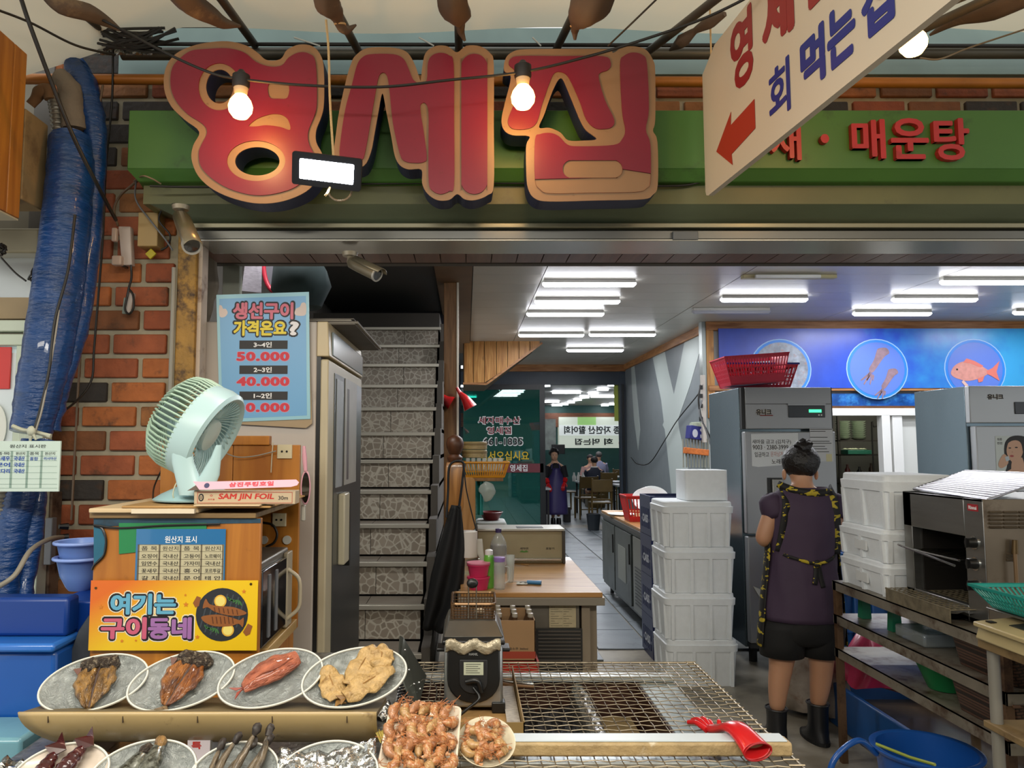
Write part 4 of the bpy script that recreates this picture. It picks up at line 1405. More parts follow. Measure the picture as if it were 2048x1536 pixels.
MB().box(xr+.004,xr+.031,3.10,3.125,hz0-.02,hz1).build('handle_recess',blackp,door,True)
MB().frustum(xr-.045,xr+.002,Yn-.002,Yf,zt-.13,xr-.045,xr-.005,Yn-.002,Yf,zt).build('top_cap',M('freezer_cream','c2b08c',.4),T,True,bevel=.004)
MB().box(xr-.002,xr+.006,Yn+.06,Yf-.02,zt-.12,zt-.03).build('top_display',M('cap_glass','8d9a9e',.2),T,True,bevel=.003)
for (ya,yb,za,zb2,cc) in ((2.90,3.04,zt-.62,zt-.2,'9ca0a2'),(3.10,3.42,zt-.62,zt-.18,'a7a39a')):
 MB().box(xr+.004,xr+.007,ya,yb,za,zb2).build('stuck_paper',M('paper_'+cc,cc,.4,var=.15,vs=9),door,True)
MB().box(xr+.0072,xr+.0078,3.15,3.2,zt-.6,zt-.22).build('paper_stripe',M('stripe_brown','4f4340',.5),door,True)
T=thing('paper_stack','crumpled stack of old papers lying on top of the white freezer','papers',((xl_+xr)/2+.1,3.2,zt))
rg=random.Random(5)
for i in range(5):
 w=rg.uniform(.0,.03)
 m=MB().box(-.22+w,.22+rg.uniform(-.02,.035),-.38,.40,.0+i*.005,.0035+i*.005)
 o=m.build('paper_sheet',M('old_paper' if i % 2 else 'grey_paper','a39c90' if i % 2 else '6d675f',.8,var=.2),T)
#blue price poster (leaning slightly)
Yp=2.735
T=thing('price_poster','light blue price poster with pink and yellow bubble title on the white freezer','poster',tuple(P(527,842,Yp)))
q=[(433,590),(618,584),(621,838),(440,845)]
ppoly('backing_card',[(440,600),(616,600),(624,847),(612,856),(470,848),(440,845)],Yp,M('backing_card','a18d70',.7),T,-.003,th=.002)
ppoly('poster_sheet',q,Yp,M('poster_edge','8fc0cf',.35),T,0,th=.0025)
ppoly('poster_field',[(439,598),(612,592),(614,831),(446,838)],Yp,M('poster_blue','6ba3cf',.35),T,.0026)
for pts in ([(439,612),(444,612),(447,618),(452,618),(456,626),(450,634),(440,633)],[(612,608),(604,606),(600,614),(592,618),(590,629),(600,632),(612,629)]):
 ppoly('cloud_print',pts,Yp,M('cloud','d6c4bb',.5),T,.003,sm=3)
tt=[('생선구이',(467,605,587,639),'cc6478'),('가격은요',(468,641,573,672),'e0c81a'),('?',(580,643,598,671),'e4dfdf')]
m=MB()
for s,bx,c in tt:
 ptext(m,s,bx[0]-3.5,bx[1]-3.5,bx[2]+3.5,bx[3]+3.5,Yp,.11,.0032,depth=.0005)
m.build('title_outline',M('halo_black','120d12',.5),T,True)
for s,bx,c in tt:
 m=MB();ptext(m,s,*bx,Yp,.045,.0038,depth=.0005);m.build('title_letters',M('bub_'+c,c,.4),T,True)
for (y,y2,s,p_) in ((681,698,'3~4인','50.000'),(731,748,'2~3인','40.000'),(783,800,'1~2인','30.000')):
 pplate('black_label',479,y,575,y2,Yp-.0035,.0005,M('label_black','17120f',.5),T)
 m=MB();ptext(m,s,508,y+3,544,y2-3,Yp,.03,.004,depth=.0004);m.build('label_writing',tw,T,True)
 m=MB();ptext(m,p_,473,y2+5,580,y2+25,Yp,.07,.0034,depth=.0004,space=1.1);m.build('price_outline',M('price_halo','d48a9a',.5),T,True)
 m=MB();ptext(m,p_,474,y2+6,579,y2+24,Yp,.05,.0039,depth=.0004,space=1.1);m.build('price_digits',M('price_red','c4283a',.5),T,True)
c=P(500,560,3.1)
a,b_=P(484,500,3.6),P(528,590,3.6)
MB().add([(P(498,500,3.5).x,3.5,a.z+.1),(b_.x,3.55,a.z+.1),(b_.x,3.55,b_.z),(P(483,590,3.5).x,3.5,b_.z)],[(0,1,2,3)]).build(
 'wall_calendar',M('calendar','8f8a96',.6,var=.25,vs=40,stretch=(1,1,3)),solid=.004,label='pale printed calendar sheet hanging above the white freezer',cat='calendar')
t=thing('round_sieve','red-rimmed oval sieve hanging in the dark above the freezer','sieve',tuple(P(553,540,3.7)))
c=P(553,525,3.7)
MB().tube([(c.x+.065*math.cos(a),3.7,c.z+.15*math.sin(a)) for a in [2*PI*k/30 for k in range(30)]],.012,8,closed=True).build('rim',M('sieve_red','9c1f34',.4),t,True,smooth=60)
MB().cyl((c.x,3.7,c.z+.15),(c.x,3.7,4.4),.003,n=6).build('hanging_cord',blackp,t,True)
MB().prism(ellipse(c.x,c.z,.06,.145),.003,frame((0,3.7,0))).build('mesh_disc',M('sieve_mesh','4c4b55',.6),t,True)
m=MB();c=P(600,560,3.5)
m.lathe([(.09,-.12),(.13,-.05),(.12,.05),(.08,.12),(.04,.2)],c=c,n=18)
noisy(m,.03,9).build('dark_bundle',M('dark_green_cloth','1f2f33',.9,var=.3),smooth=60,label='dark green bundle of cloth on the freezer beside the stairwell',cat='cloth bundle')
m=MB();c=P(410,610,3.0)
m.grid(lambda u_,v_: (P(388+60*u_,0,3.0).x,2.98+.05*math.sin(v_*5),P(400,505,3.0).z-v_*.25-.1*u_*v_),10,10)
noisy(m,.012,12).build('plastic_sheet',M('sheet_grey','857d72',.5,var=.2),smooth=60,solid=.002,label='crumpled grey plastic sheet hanging beside the post above the freezer',cat='sheet')
a,b_=P(446,520,3.05),P(478,592,3.05)
MB().box(a.x,b_.x,3.05,3.09,b_.z,a.z).build('pale_panel',M('pale_panel','8f9387',.6),label='pale upright board behind the blue poster top',cat='board',bevel=.003)
#LEFT: blue tanks, bowls, valves, white board, blue pipes
bl=M('tank_blue','0f4f9e',.3,var=.08,vs=3,dirt='0a3a72',da=.3,coat=.3)
T=thing('blue_tank','big blue plastic tank with a wet ledge at the lower left','tank',tuple(P(70,1500,1.95)))
a,b_=P(-120,1280,1.95),P(102,1530,1.95)
MB().box(a.x,b_.x,1.95,2.062,.3,P(0,1302,1.95).z).box(a.x,P(104,1202,2.08).x-.01,2.062,2.5,.3,P(0,1302,1.95).z).build('tank_body',bl,T,True,bevel=.012)
MB().box(a.x,b_.x+.005,1.93,2.062,P(0,1302,1.95).z,P(0,1284,1.95).z).build('tank_rim',M('rim_blue','2a6cc0',.25,coat=.4),T,True,bevel=.008)
MB().box(a.x,b_.x,2.0,2.062,P(0,1284,1.95).z,P(0,1284,1.95).z+.10).build('tank_back',M('tank_deep','0a357e',.35),T,True,bevel=.01)
MB().box(P(-120,1470,1.8).x,P(42,1470,1.8).x,1.80,1.95,.3,P(0,1478,1.8).z).build('tank_ledge',M('ledge_wet','6f9fae',.2,var=.2),T,True,bevel=.01)
T=thing('blue_box_tank','tall dark blue box tank with black edge strip behind the banner cabinet','tank',tuple(P(150,1500,2.08)))
a,b_=P(104,1202,2.08),P(186,1500,2.08)
MB().box(a.x,cx0-.005,2.08,2.6,.3,a.z).build('tank_body',M('navy_tank','0d3a8e',.35,var=.06),T,True,bevel=.006)
MB().box(a.x-.004,a.x+.012,2.072,2.09,.3,a.z+.002).build('edge_strip',blackp,T,True,bevel=.003)
a2=P(104,1202,2.07)
MB().box(a2.x-.004,a2.x+.012,2.066,2.072,P(0,1240,2.07).z,P(0,1212,2.07).z).build('strip_tape',M('tape_yel','a39a6c',.5),T,True)
q=[(134,1500),(134,1345),(142,1300),(156,1262),(176,1232),(186,1226),(186,1500)]
pts=[P(x_,y_,2.03) for x_,y_ in q]
MB().prism([(v.x,v.z) for v in pts],.03,frame((0,2.03,0))).build('dark_arched_cover',M('lid_dark','3a3f45',.5,var=.3,vs=20),bevel=.003,label='dark round-edged lid standing between the blue box tank and the banner cabinet',cat='lid')
for i,(cy,zz) in enumerate(((1150,0),(1122,.028))):
 c=P(160,1168,2.24)
 base=P(160,1202,2.24).z+(.0 if i==0 else .045)
 T=thing('plastic_bowl','lower translucent periwinkle plastic bowl stacked on the blue box tank' if i==0 else 'upper translucent periwinkle plastic bowl nested in the other one','bowl',(c.x,2.24,P(104,1202,2.08).z+(0 if i==0 else .045)))
 MB().lathe([(.03,0),(.038,.01),(.055,.045),(.064,.085),(.073,.09),(.073,.096),(.062,.096),(.052,.05),(.036,.016),(.001,.012)],n=32).build('bowl_body',M('periwinkle','6f8fcf',.3,sub=.1),T,smooth=50)
 MB().tube([(.072*math.cos(a),.072*math.sin(a),.093) for a in [2*PI*k/40 for k in range(40)]],.005,8,closed=True).build('bowl_rim',M('rim_peri','8ba6e6',.3),T,smooth=60)
T=thing('pipe_valve','white PVC elbow pipe with a red lever valve on the blue tank','valve',tuple(P(60,1275,2.05)))
pv=M('pvc_grey','b5b1a6',.35)
q=[P(20,1256,2.05),P(26,1256,2.05),P(60,1256,2.05)]
MB().tube(q,[.010,.019,.019],14).build('elbow_pipe',pv,T,True,smooth=50)
MB().tube([P(60,1256,2.05),P(78,1258,2.05)],.024,8).build('hex_union',M('pvc_white','c9c8bf',.35),T,True,bevel=.002)
MB().tube([P(78,1258,2.05),P(102,1260,2.05)],.020,14).build('valve_body',pv,T,True,smooth=50)
MB().tube([P(92,1246,2.03),P(90,1232,2.02),P(96,1218,2.02)],[.008,.011,.006],8).build('valve_lever',M('lever_red','cc4a44',.35),T,True,smooth=60)
a,b_=P(66,1000,2.66),P(104,1000,2.66)
MB().box(a.x,b_.x,2.66,2.73,0,P(80,985,2.66).z).build('rusted_post',M('rust_post','6e5a48',.8,var=.3,dirt='2c1a10',da=.8,ds=14),label='rusted steel column below the white board',cat='post',bevel=.004)
a=P(63,1000,2.6)
MB().cyl((a.x,2.6,.4),(a.x,2.6,a.z),.004,n=8).build('thin_rod',M('pale_rod','a9b8a2',.4),label='thin pale vertical rod beside the rusted column',cat='rod')
bw=M('blue_wrap','0f3a70',.32,var=.25,vs=5,dirt='0c2c50',da=.5,ds=9,bump=.9,bs=22,stretch=(1,1,3.5),coat=.25)
def wrapped(name,pts,rr_,Y,lbl,mat,cat='pipe',n=14,amp=.006,sc=18,step=7,**kw):
 q=spline([P(x_,y_,yy) for x_,y_,yy in pts],step)
 rads=[]
 m_=len(pts)-1
 for i in range(len(q)):
  t_=i/(len(q)-1)*m_
  k_=min(int(t_),m_-1)
  rads.append(rr_[k_]+(rr_[k_+1]-rr_[k_])*(t_-k_))
 mb=MB().tube(q,rads,n)
 if amp:
  for v in mb.v:
   v+=noise.noise_vector(Vector((v.x*sc,v.y*sc,v.z*sc*2.4)))*amp
 return mb.build(name,mat,smooth=70,label=lbl,cat=cat,**kw)
wrapped('wrapped_pipe',[(140,282,2.52),(142,330,2.50),(132,450,2.48),(118,570,2.45),(98,690,2.42),(78,790,2.40),(62,865,2.38)],
  [.070,.075,.078,.080,.078,.072,.060],0,'thick pipe wrapped in glossy blue tarpaulin, slanting down the brick wall',bw)
wrapped('wrapped_pipe',[(140,110,2.60),(168,170,2.58),(190,260,2.56),(186,380,2.55),(172,520,2.52),(150,650,2.48),(122,760,2.44),(100,860,2.42)],
  [.035,.045,.038,.036,.042,.045,.035,.030],0,'thinner blue-wrapped pipe behind the thick one, rising to the awning',bw)
wrapped('wrapped_pipe',[(64,880,2.40),(50,930,2.38),(38,1000,2.36),(20,1080,2.34),(8,1160,2.32),(2,1250,2.3)],
  [.03,.034,.05,.05,.045,.045],0,'lower run of the thick blue pipe continuing below the white board',bw)
wrapped('wrapped_pipe',[(92,880,2.42),(76,980,2.40),(66,1060,2.38),(52,1160,2.36),(44,1250,2.3)],
  [.028,.028,.03,.028,.022],0,'lower run of the thin blue pipe continuing below the white board',bw)
fd=M('flex_duct','7d7a72',.35,.6,var=.2)
q=spline([P(108,190,2.52),P(114,230,2.52),P(120,290,2.52)],24)
MB().tube(q,[.022+.003*math.sin(i*1.6) for i in range(len(q))],14).build('flexible_duct',fd,smooth=30,label='ribbed silver flexible duct above the blue pipe',cat='duct')
wrapped('cloth_wrap',[(118,150,2.53),(140,180,2.53),(146,220,2.53),(150,262,2.53)],[.03,.04,.042,.04],0,'grey-brown cloth wrapping on the pipes above the blue one',M('grey_wrap','71675a',.8,var=.25,dirt='3a332b',da=.5,bump=.5),'wrapping')
wrapped('cloth_wrap',[(60,210,2.5),(78,190,2.5),(92,178,2.5),(100,200,2.5)],[.015,.022,.02,.015],0,'brown rag bundle tucked beside the plywood casing',M('brown_rag','6b4f34',.9,var=.3),'rag')
q=spline([P(8,960,2.36),P(10,1000,2.35),P(4,1050,2.34)],20)
MB().tube(q,[.040+.004*math.sin(i*1.8) for i in range(len(q))],14).build('flexible_duct',M('duct_pale','a09c92',.35,.4),smooth=30,label='pale ribbed duct showing at the left edge below the white board',cat='duct')
wh=M('white_tie','b9bba8',.6)
q=[P(x_,y_,2.29) for x_,y_ in ((25,852),(45,860),(62,862),(85,868),(102,872))]
m=MB().tube(spline(q,4),.007,6)
c=P(63,862,2.27)
m.ell(c,(.014,.012,.016),8,6)
m.tube([c,P(60,885,2.27)],[.008,.003],6).tube([c,P(72,880,2.27)],[.007,.003],6)
m.build('plastic_tie',wh,smooth=60,label='knotted white plastic strip tying the blue pipes above the white board',cat='tie')
Yp=2.20
T=thing('origin_board','white plastic board with blue handwriting hanging over the blue pipes','notice',tuple(P(50,980,Yp)))
pplate('board',-60,882,117,983,Yp,.006,M('board_white','bfd0c6',.3),T)
m=MB()
for yy in (902,912,921,932.5,945,957,968,976):
 a,b_=P(-60,yy,Yp),P(114,yy+.5,Yp)
 m.box(a.x,b_.x,Yp-.0007,Yp,b_.z,a.z)
for xx in (22,54,82):
 a,b_=P(xx,902,Yp),P(xx+.7,976,Yp)
 m.box(a.x,b_.x,Yp-.0007,Yp,b_.z,a.z)
m.build('board_lines',M('line_green','7f978c',.6),T,True)
m=MB()
ptext(m,'원산지 표시판',20,889,92,896,Yp,.01,.001)
ptext(m,'품목',-8,904,20,910,Yp,0,.001);ptext(m,'원산지',32,904,50,910,Yp,0,.001);ptext(m,'품목',60,904,78,910,Yp,0,.001);ptext(m,'원산지',90,904,110,910,Yp,0,.001)
m.build('board_lettering',M('ink_grey','4b5550',.6),T,True)
m=MB()
for i,(s1,s2) in enumerate((('꽃새우','국내산'),('문어','국내산'),('코다리','국내산'))):
 y=912.5+i*12.5
 ptext(m,s1,-8,y,20,y+9,Yp,.03,.001);ptext(m,s2,28,y,49,y+9,Yp,.03,.001)
ptext(m,'홍합',60,914,76,921,Yp,.01,.001);ptext(m,'러시아산',88,914,113,920,Yp,.01,.001)
m.build('board_writing',M('ink_blue','2d4fa0',.5),T,True)
#DISPLAY STAND WITH PLATES (front left)
pvc=M('cream_pvc','b39a6a',.4,var=.08,vs=5,dirt='5c4426',da=.32,ds=18,coat=.2)
T=thing('display_stand','cream curved-front display step carrying the upper row of fish plates','stand',tuple(P(400,1500,1.66)))
Yd=1.66
xa,xb=P(36,1440,Yd).x,P(753,1440,Yd).x
z1,z0=P(400,1424,Yd).z,P(400,1500,Yd).z
n=10
prof=[]
for i in range(n+1):
 t_=i/n
 prof.append((Yd+.035*math.sin(t_*PI*.55)**2*1.2,z1+(z0-z1)*t_))
m=MB()
m.grid(lambda u,v: (xa+.055*(v**1.6)*(1-u)*1.0+(xb-xa)*u,Yd+.05*v**2,z1+(z0-z1)*v),24,10)
m.build('front_panel',pvc,T,True,smooth=60,solid=.005)
yb_=Yd+.20
MB().add([(xa,Yd,z1-.002),(xb,Yd,z1-.002),(xb,yb_,z1-.035),(xa,yb_,z1-.035),(xa,Yd,z1-.012),(xb,Yd,z1-.012),(xb,yb_,z1-.045),(xa,yb_,z1-.045)],
   [(0,1,2,3),(7,6,5,4),(0,4,5,1),(1,5,6,2),(2,6,7,3),(3,7,4,0)]).build('shelf_top',M('top_shade','6a5c40',.6,var=.1),T,True)
for k in range(4):
 c=P(190+k*175,1370,1.75)
 MB().bar((c.x,Yd+.17,z1-.04),(c.x,Yd+.155,c.z+.02),.05,.006,up=(0,1,0)).build('plate_rest',pvc,T,True)
for x in (xa+.12,(xa+xb)/2,xb-.08):
 MB().box(x-.02,x+.02,Yd+.04,Yd+.18,0.873,z1-.045).build('support_block',dsteel,T,True)
m=MB()
for i in range(5):
 x=xa+.16*(i+.4)
 m.box(x,x+.002,Yd-.002,Yd+.001,z1-.022,z1-.008)
m.build('panel_slot',M('slot','3c2b18',.7),T,True)
tb=thing('stall_table','low stall table under the fish plates at the front','table',(-.5,1.75,0))
MB().box(-1.02,-.19,1.30,2.60,.84,.872).build('table_top',M('foil_top','8d8b86',.3,.6,var=.3,vs=14,dirt='3e3428',da=.5,ds=16,bump=.5,bs=40),tb,True,bevel=.003)
for x in (-.99,-.23):
 for y in (1.34,2.56):
  MB().box(x-.02,x+.02,y-.02,y+.02,0,.84).build('leg',dsteel,tb,True)
MB().box(-1.0,-.55,2.05,2.45,.872,.98).build('riser_block',ply,tb,True,bevel=.004)
film=bpy.data.materials.new('wrapped_plate')
film.use_nodes=True
nt=film.node_tree
b=nt.nodes['Principled BSDF']
b.inputs['Base Color'].default_value=(*lin('9fa4a0'),1)
b.inputs['Roughness'].default_value=.16
b.inputs['Metallic'].default_value=.45
b.inputs['Coat Weight'].default_value=.8
b.inputs['Coat Roughness'].default_value=.08
tc=nt.nodes.new('ShaderNodeTexCoord')
n1=nt.nodes.new('ShaderNodeTexNoise');n1.inputs['Scale'].default_value=34;n1.inputs['Detail'].default_value=9;n1.inputs['Distortion'].default_value=2.2;n1.inputs['Roughness'].default_value=.6
nt.links.new(tc.outputs['Object'],n1.inputs['Vector'])
bp=nt.nodes.new('ShaderNodeBump');bp.inputs['Strength'].default_value=.95;bp.inputs['Distance'].default_value=.01
nt.links.new(n1.outputs['Fac'],bp.inputs['Height'])
nt.links.new(bp.outputs[0],b.inputs['Normal']);nt.links.new(bp.outputs[0],b.inputs['Coat Normal'])
rimm=M('plate_rim','d9d7ca',.25,coat=.5)
def plate_rot(tilt,ang):
 return (Matrix.Rotation(tilt,4,'X') @ Matrix.Rotation(ang,4,'Z')).to_euler()
def oval_plate(lbl,px,py,Y,a,b_,tilt,ang,mat=film,name='oval_plate',group='fish plates on the stall'):
 T=thing(name,lbl,'plate',tuple(P(px,py,Y)),rot=plate_rot(math.radians(tilt),math.radians(ang)),group=group)
 MB().lathe([(.45,-.010),(.50,-.0105),(.72,-.006),(.97,.008),(1.0,.0095),(1.005,.008),(.99,.0075)] if 0 else
    [(.02*a,-.006),(.55*a,-.006),(.72*a,-.004),(.92*a,.006),(.985*a,.010),(1.0*a,.009),(.99*a,.006),(.70*a,-.010),(.5*a,-.011),(.02*a,-.011)],
    n=48,sy=b_/a).build('plate_body',mat,T,smooth=50)
 MB().tube([(a*.985*math.cos(t),b_*.985*math.sin(t),.0095) for t in [2*PI*k/56 for k in range(56)]],.0028,6,closed=True).build('plate_rim',rimm,T,smooth=60)
 return T
gold=M('dried_fish_gold','8f6a34',.4,var=.4,vs=90,dirt='3e2814',da=.7,ds=70,bump=.8,bs=260,coat=.3,stretch=(1,.35,1))
gold2=M('dried_fish_orange','9a6028',.35,var=.4,vs=90,dirt='45200e',da=.7,ds=60,bump=.8,bs=260,coat=.4,stretch=(1,.35,1))
dkh=M('fish_head_dark','33261a',.45,var=.6,vs=160,dirt='9a8a72',da=.6,ds=130,bump=1.0,bs=220)
seamm=M('fish_seam','4a3a34',.5,var=.2)
tailm=M('fish_tail','6d573a',.6,var=.3,vs=50)
def wid(v):
 return (math.sin(PI*min(1,v*0.86+.04))**.8)*(.55+.45*v)+.05
def split_fish(lbl,T0,x,y,ang,L,W,mat,seed,mat2=None,name='dried_fish'):
 """butterflied dried fish lying on plate T0 (own thing at the plate's pose)"""
 m4=WM[T0.name] @ Matrix.Translation((x,y,-.002)) @ Matrix.Rotation(math.radians(ang),4,'Z')
 T=thing(name,lbl,'fish',tuple(m4.translation),rot=m4.to_euler())
 rg=random.Random(seed)
 for s in (-1,1):
  def f(u,v):
   w=W/2*wid(v)*(1+.06*math.sin(v*23+seed))
   xx=s*(.002+u*w)
   z=.004+.013*math.sin(PI*min(1,u*1.05))**.7*math.sin(PI*(v*.9+.05))+.004*noise.noise(Vector((xx*70,v*9,seed+s)))
   z+=.005*math.sin(u*9)*(1-abs(v-.5))+(.006*u*u)
   return (xx,-L*.42+v*L*.74,z)
  MB().grid(f,12,22).build('fillet',mat if s<0 or not mat2 else mat2,T,smooth=70,solid=.004)
 MB().tube([(0,-L*.42+L*.74*t_,.007+.002*math.sin(t_*20)) for t_ in [k/10 for k in range(11)]],[.002+.0022*math.sin(PI*k/10) for k in range(11)],6).build('backbone',seamm,T,smooth=60)
 m=MB()
 m.ell((-W*.20,L*.36,.008),(W*.25,L*.13,.014),18,10)
 m.ell((W*.20,L*.36,.008),(W*.24,L*.14,.015),18,10)
 m.ell((0,L*.40,.010),(W*.22,L*.09,.012),14,8)
 noisy(m,.006,60,seed)
 m.build('head',dkh,T,smooth=60)
 m=MB()
 for s in (-1,1):
  m.add([(0,-L*.40,.004),(s*W*.07,-L*.45,.006),(s*W*.20,-L*.52,.008),(s*W*.05,-L*.49,.003),(0,-L*.47,.006)],[(0,1,2,3,4)])
 m.build('tail',tailm,T,solid=.003)
 m=MB()
 m.add([(-W*.42,L*.16,.01),(-W*.55,L*.27,.018),(-W*.38,L*.30,.014)],[(0,1,2)])
 m.build('fin',M('fin_brown','5c2f18',.5),T,solid=.002)
 return T
Tp=38
p1=oval_plate('film-wrapped oval plate with the dark-headed split fish, beside the blue tank',190,1370,1.76,.118,.074,Tp,12)
split_fish('split dried fish with a dark craggy head, tail pointing down, beside the blue tank',p1,.002,.0,-2,.145,.098,gold,1)
p2=oval_plate('film-wrapped oval plate with the orange-brown split fish, second from the blue tank',365,1366,1.76,.118,.074,Tp,16)
split_fish('split dried fish with orange-brown flesh leaning right, second plate from the blue tank',p2,.0,.004,-30,.155,.098,gold2,4,M('dried_fish_amber','8f5420',.35,var=.4,vs=90,dirt='4a1e10',da=.8,ds=60,bump=.8,bs=260,coat=.4,stretch=(1,.35,1)))
p3=oval_plate('film-wrapped oval plate with a single pink fish',543,1360,1.76,.118,.074,Tp,16)
m4=WM[p3.name] @ Matrix.Translation((.006,.012,.004)) @ Matrix.Rotation(math.radians(20),4,'Z')
T=thing('pink_fish','single pink-orange headless fish on the third oval plate','fish',tuple(m4.translation),rot=m4.to_euler())
pkf=M('pink_flesh','ab5e40',.4,var=.35,vs=80,dirt='7a341e',da=.7,ds=60,bump=.8,bs=240,coat=.3,stretch=(.35,1,1))
rings=[]
for i in range(22):
 t_=i/21
 w=.030*math.sin(PI*(t_*.72+.10))**.9+.002
 x=-.072+.135*t_
 rings.append([Vector((x,w*math.cos(a)+.006*math.sin(t_*3),.010+(.016*math.sin(PI*(t_*.7+.15)))*math.sin(a))) for a in [2*PI*k/18 for k in range(18)]])
m=MB().loft(rings);noisy(m,.0035,45,2)
m.build('fish_body',pkf,T,smooth=70)
m=MB()
for s in (-1,1):
 m.add([(-.066,0,.008),(-.08,s*.006,.009),(-.098,s*.018,.010),(-.088,s*.003,.008)],[(0,1,2,3)])
m.build('tail',M('pink_tail','8f3f30',.5,var=.3),T,solid=.002)
m=MB()
m.tube([(-.05+.1*t_,-.006+.004*math.sin(t_*8),.027-.03*(t_-.5)**2) for t_ in [k/8 for k in range(9)]],.0016,5)
m.build('back_line',M('pink_line','8a4a34',.6),T)
p4=oval_plate('film-wrapped oval plate with three pale flatfish fillets, nearest the fryer',710,1358,1.76,.120,.076,Tp,14)
cf=M('flatfish_cream','b5945e',.45,var=.3,vs=60,dirt='7a5626',da=.5,ds=40,bump=.5,bs=160)
cf2=M('flatfish_edge','8a6430',.55,var=.3)
def leaf_fish(lbl,T0,x,y,z,ang,L,W,seed):
 m4=WM[T0.name] @ Matrix.Translation((x,y,z)) @ Matrix.Rotation(math.radians(ang),4,'Z')
 T=thing('flatfish_fillet',lbl,'fish',tuple(m4.translation),rot=m4.to_euler(),group='pale flatfish on the fourth plate')
 def f(u,v):
  w=W/2*(math.sin(PI*(v*.78+.16))**.75)*(1+.05*math.sin(v*23+seed)*abs(2*u-1))
  xx=(2*u-1)*w
  return (xx,-L/2+v*L,.006+.007*(1-(2*u-1)**2)+.006*abs(2*u-1)*math.sin(v*14+seed)+.003*noise.noise(Vector((xx*60,v*8,seed))))
 MB().grid(f,14,20).build('fillet_body',cf,T,smooth=70,solid=.004)
 MB().tube([(0,-L/2+L*t_,.0155-.006*abs(2*t_-1)) for t_ in [k/8 for k in range(9)]],.0016,5).build('ridge',cf2,T)
 MB().add([(-.004,-L/2+.004,.006),(.004,-L/2+.004,.006),(.014,-L/2-.016,.008),(0,-L/2-.010,.005),(-.013,-L/2-.015,.008)],[(0,1,2,3,4)]).build('tail',cf2,T,solid=.002)
leaf_fish('pale flatfish fillet with its tail down, lying apart on the plate nearest the fryer',p4,-.052,-.004,0,12,.092,.058,1)
leaf_fish('pale flatfish fillet at the top of the plate nearest the fryer, overlapped by another',p4,.020,.022,.004,-35,.115,.060,2)
leaf_fish('short flatfish piece at the upper rim of the plate nearest the fryer',p4,.068,.034,.008,-10,.06,.055,5)
leaf_fish('pale flatfish fillet lying low, pointing right, on the plate nearest the fryer',p4,.030,-.028,.010,-68,.125,.056,3)
f1=oval_plate('plain oval plate with dark red squid at the front edge',120,1558,1.50,.092,.070,34,8,M('plate_plain','d0c2b2',.25,coat=.4))
dr=M('squid_red','3c0f12',.2,var=.4,vs=60,dirt='c9a79a',da=.35,ds=60,coat=.7,stretch=(.4,2,1))
for i,(x,y,a) in enumerate(((-.028,.018,-18),(.018,.026,-28))):
 m4=WM[f1.name] @ Matrix.Translation((x,y,.006)) @ Matrix.Rotation(math.radians(a),4,'Z')
 T=thing('boiled_squid',('dark red glossy squid nearer the tank on the plain plate','dark red glossy squid with raised tail fin on the plain plate')[i],'squid',tuple(m4.translation),rot=m4.to_euler())
 rings=[]
 for k in range(18):
  t_=k/17
  r=.017*(1+.09*math.sin(t_*40))*math.sin(PI*(t_*.75+.2))**.6
  rings.append([Vector((r*math.cos(q_),-.05+.085*t_,.010+r*.8*math.sin(q_))) for q_ in [2*PI*j/14 for j in range(14)]])
 MB().loft(rings).build('mantle',dr,T,smooth=60)
 MB().add([(0,.02,.012),(.022,.036,.018),(.006,.052,.016),(-.002,.062,.03),(-.008,.048,.016),(-.024,.034,.018)],[(0,1,2,3,4,5)]).build('tail_fin',dr,T,solid=.003)
f2=oval_plate('film-wrapped oval plate with silvery mackerel at the front edge',285,1556,1.50,.102,.074,34,10)
mk=M('mackerel_skin','6b6c62',.25,.3,var=.5,vs=120,dirt='2c2b22',da=.8,ds=110,coat=.5)
for i,(x,y,a) in enumerate(((-.022,.012,-32),(.016,.018,-14))):
 m4=WM[f2.name] @ Matrix.Translation((x,y,.006)) @ Matrix.Rotation(math.radians(a),4,'Z')
 T=thing('mackerel',('silvery mackerel piece lying slanted on the front plate','silvery mackerel piece with a golden head on the front plate')[i],'fish',tuple(m4.translation),rot=m4.to_euler())
 rings=[]
 for k in range(16):
  t_=k/15
  r=.020*math.sin(PI*(t_*.7+.2))**.7
  rings.append([Vector((r*math.cos(q_),-.05+.09*t_,.010+r*.6*math.sin(q_))) for q_ in [2*PI*j/14 for j in range(14)]])
 m=MB().loft(rings);noisy(m,.002,60,i);m.build('fish_body',mk,T,smooth=60)
 m=MB().ell((0,.044,.011),(.013,.014,.010),12,8);noisy(m,.003,80,i);m.build('head',gold if i else dkh,T,smooth=60)
f3=oval_plate('film-wrapped oval plate heaped with long dried fish at the front edge',468,1556,1.50,.086,.070,34,10)
lf=M('long_dried_fish','6a5a42',.4,var=.5,vs=120,dirt='262019',da=.8,ds=90,bump=.6,bs=240,stretch=(1,.3,1),coat=.3)
rg=random.Random(8)
spots=[(-.045,.004,-22),(-.025,.012,-30),(-.004,.006,-36),(.012,.022,-26),(.030,.008,-34),(.046,.014,-22)]
labs=['first long dried fish from the mackerel side of its heap','second long dried fish from the mackerel side of its heap','middle-left long dried fish of the heap on the front plate',
  'long dried fish sticking up highest from the heap','long dried fish lying under the highest one, toward the foil-covered plate','last long dried fish of the heap, toward the foil-covered plate']
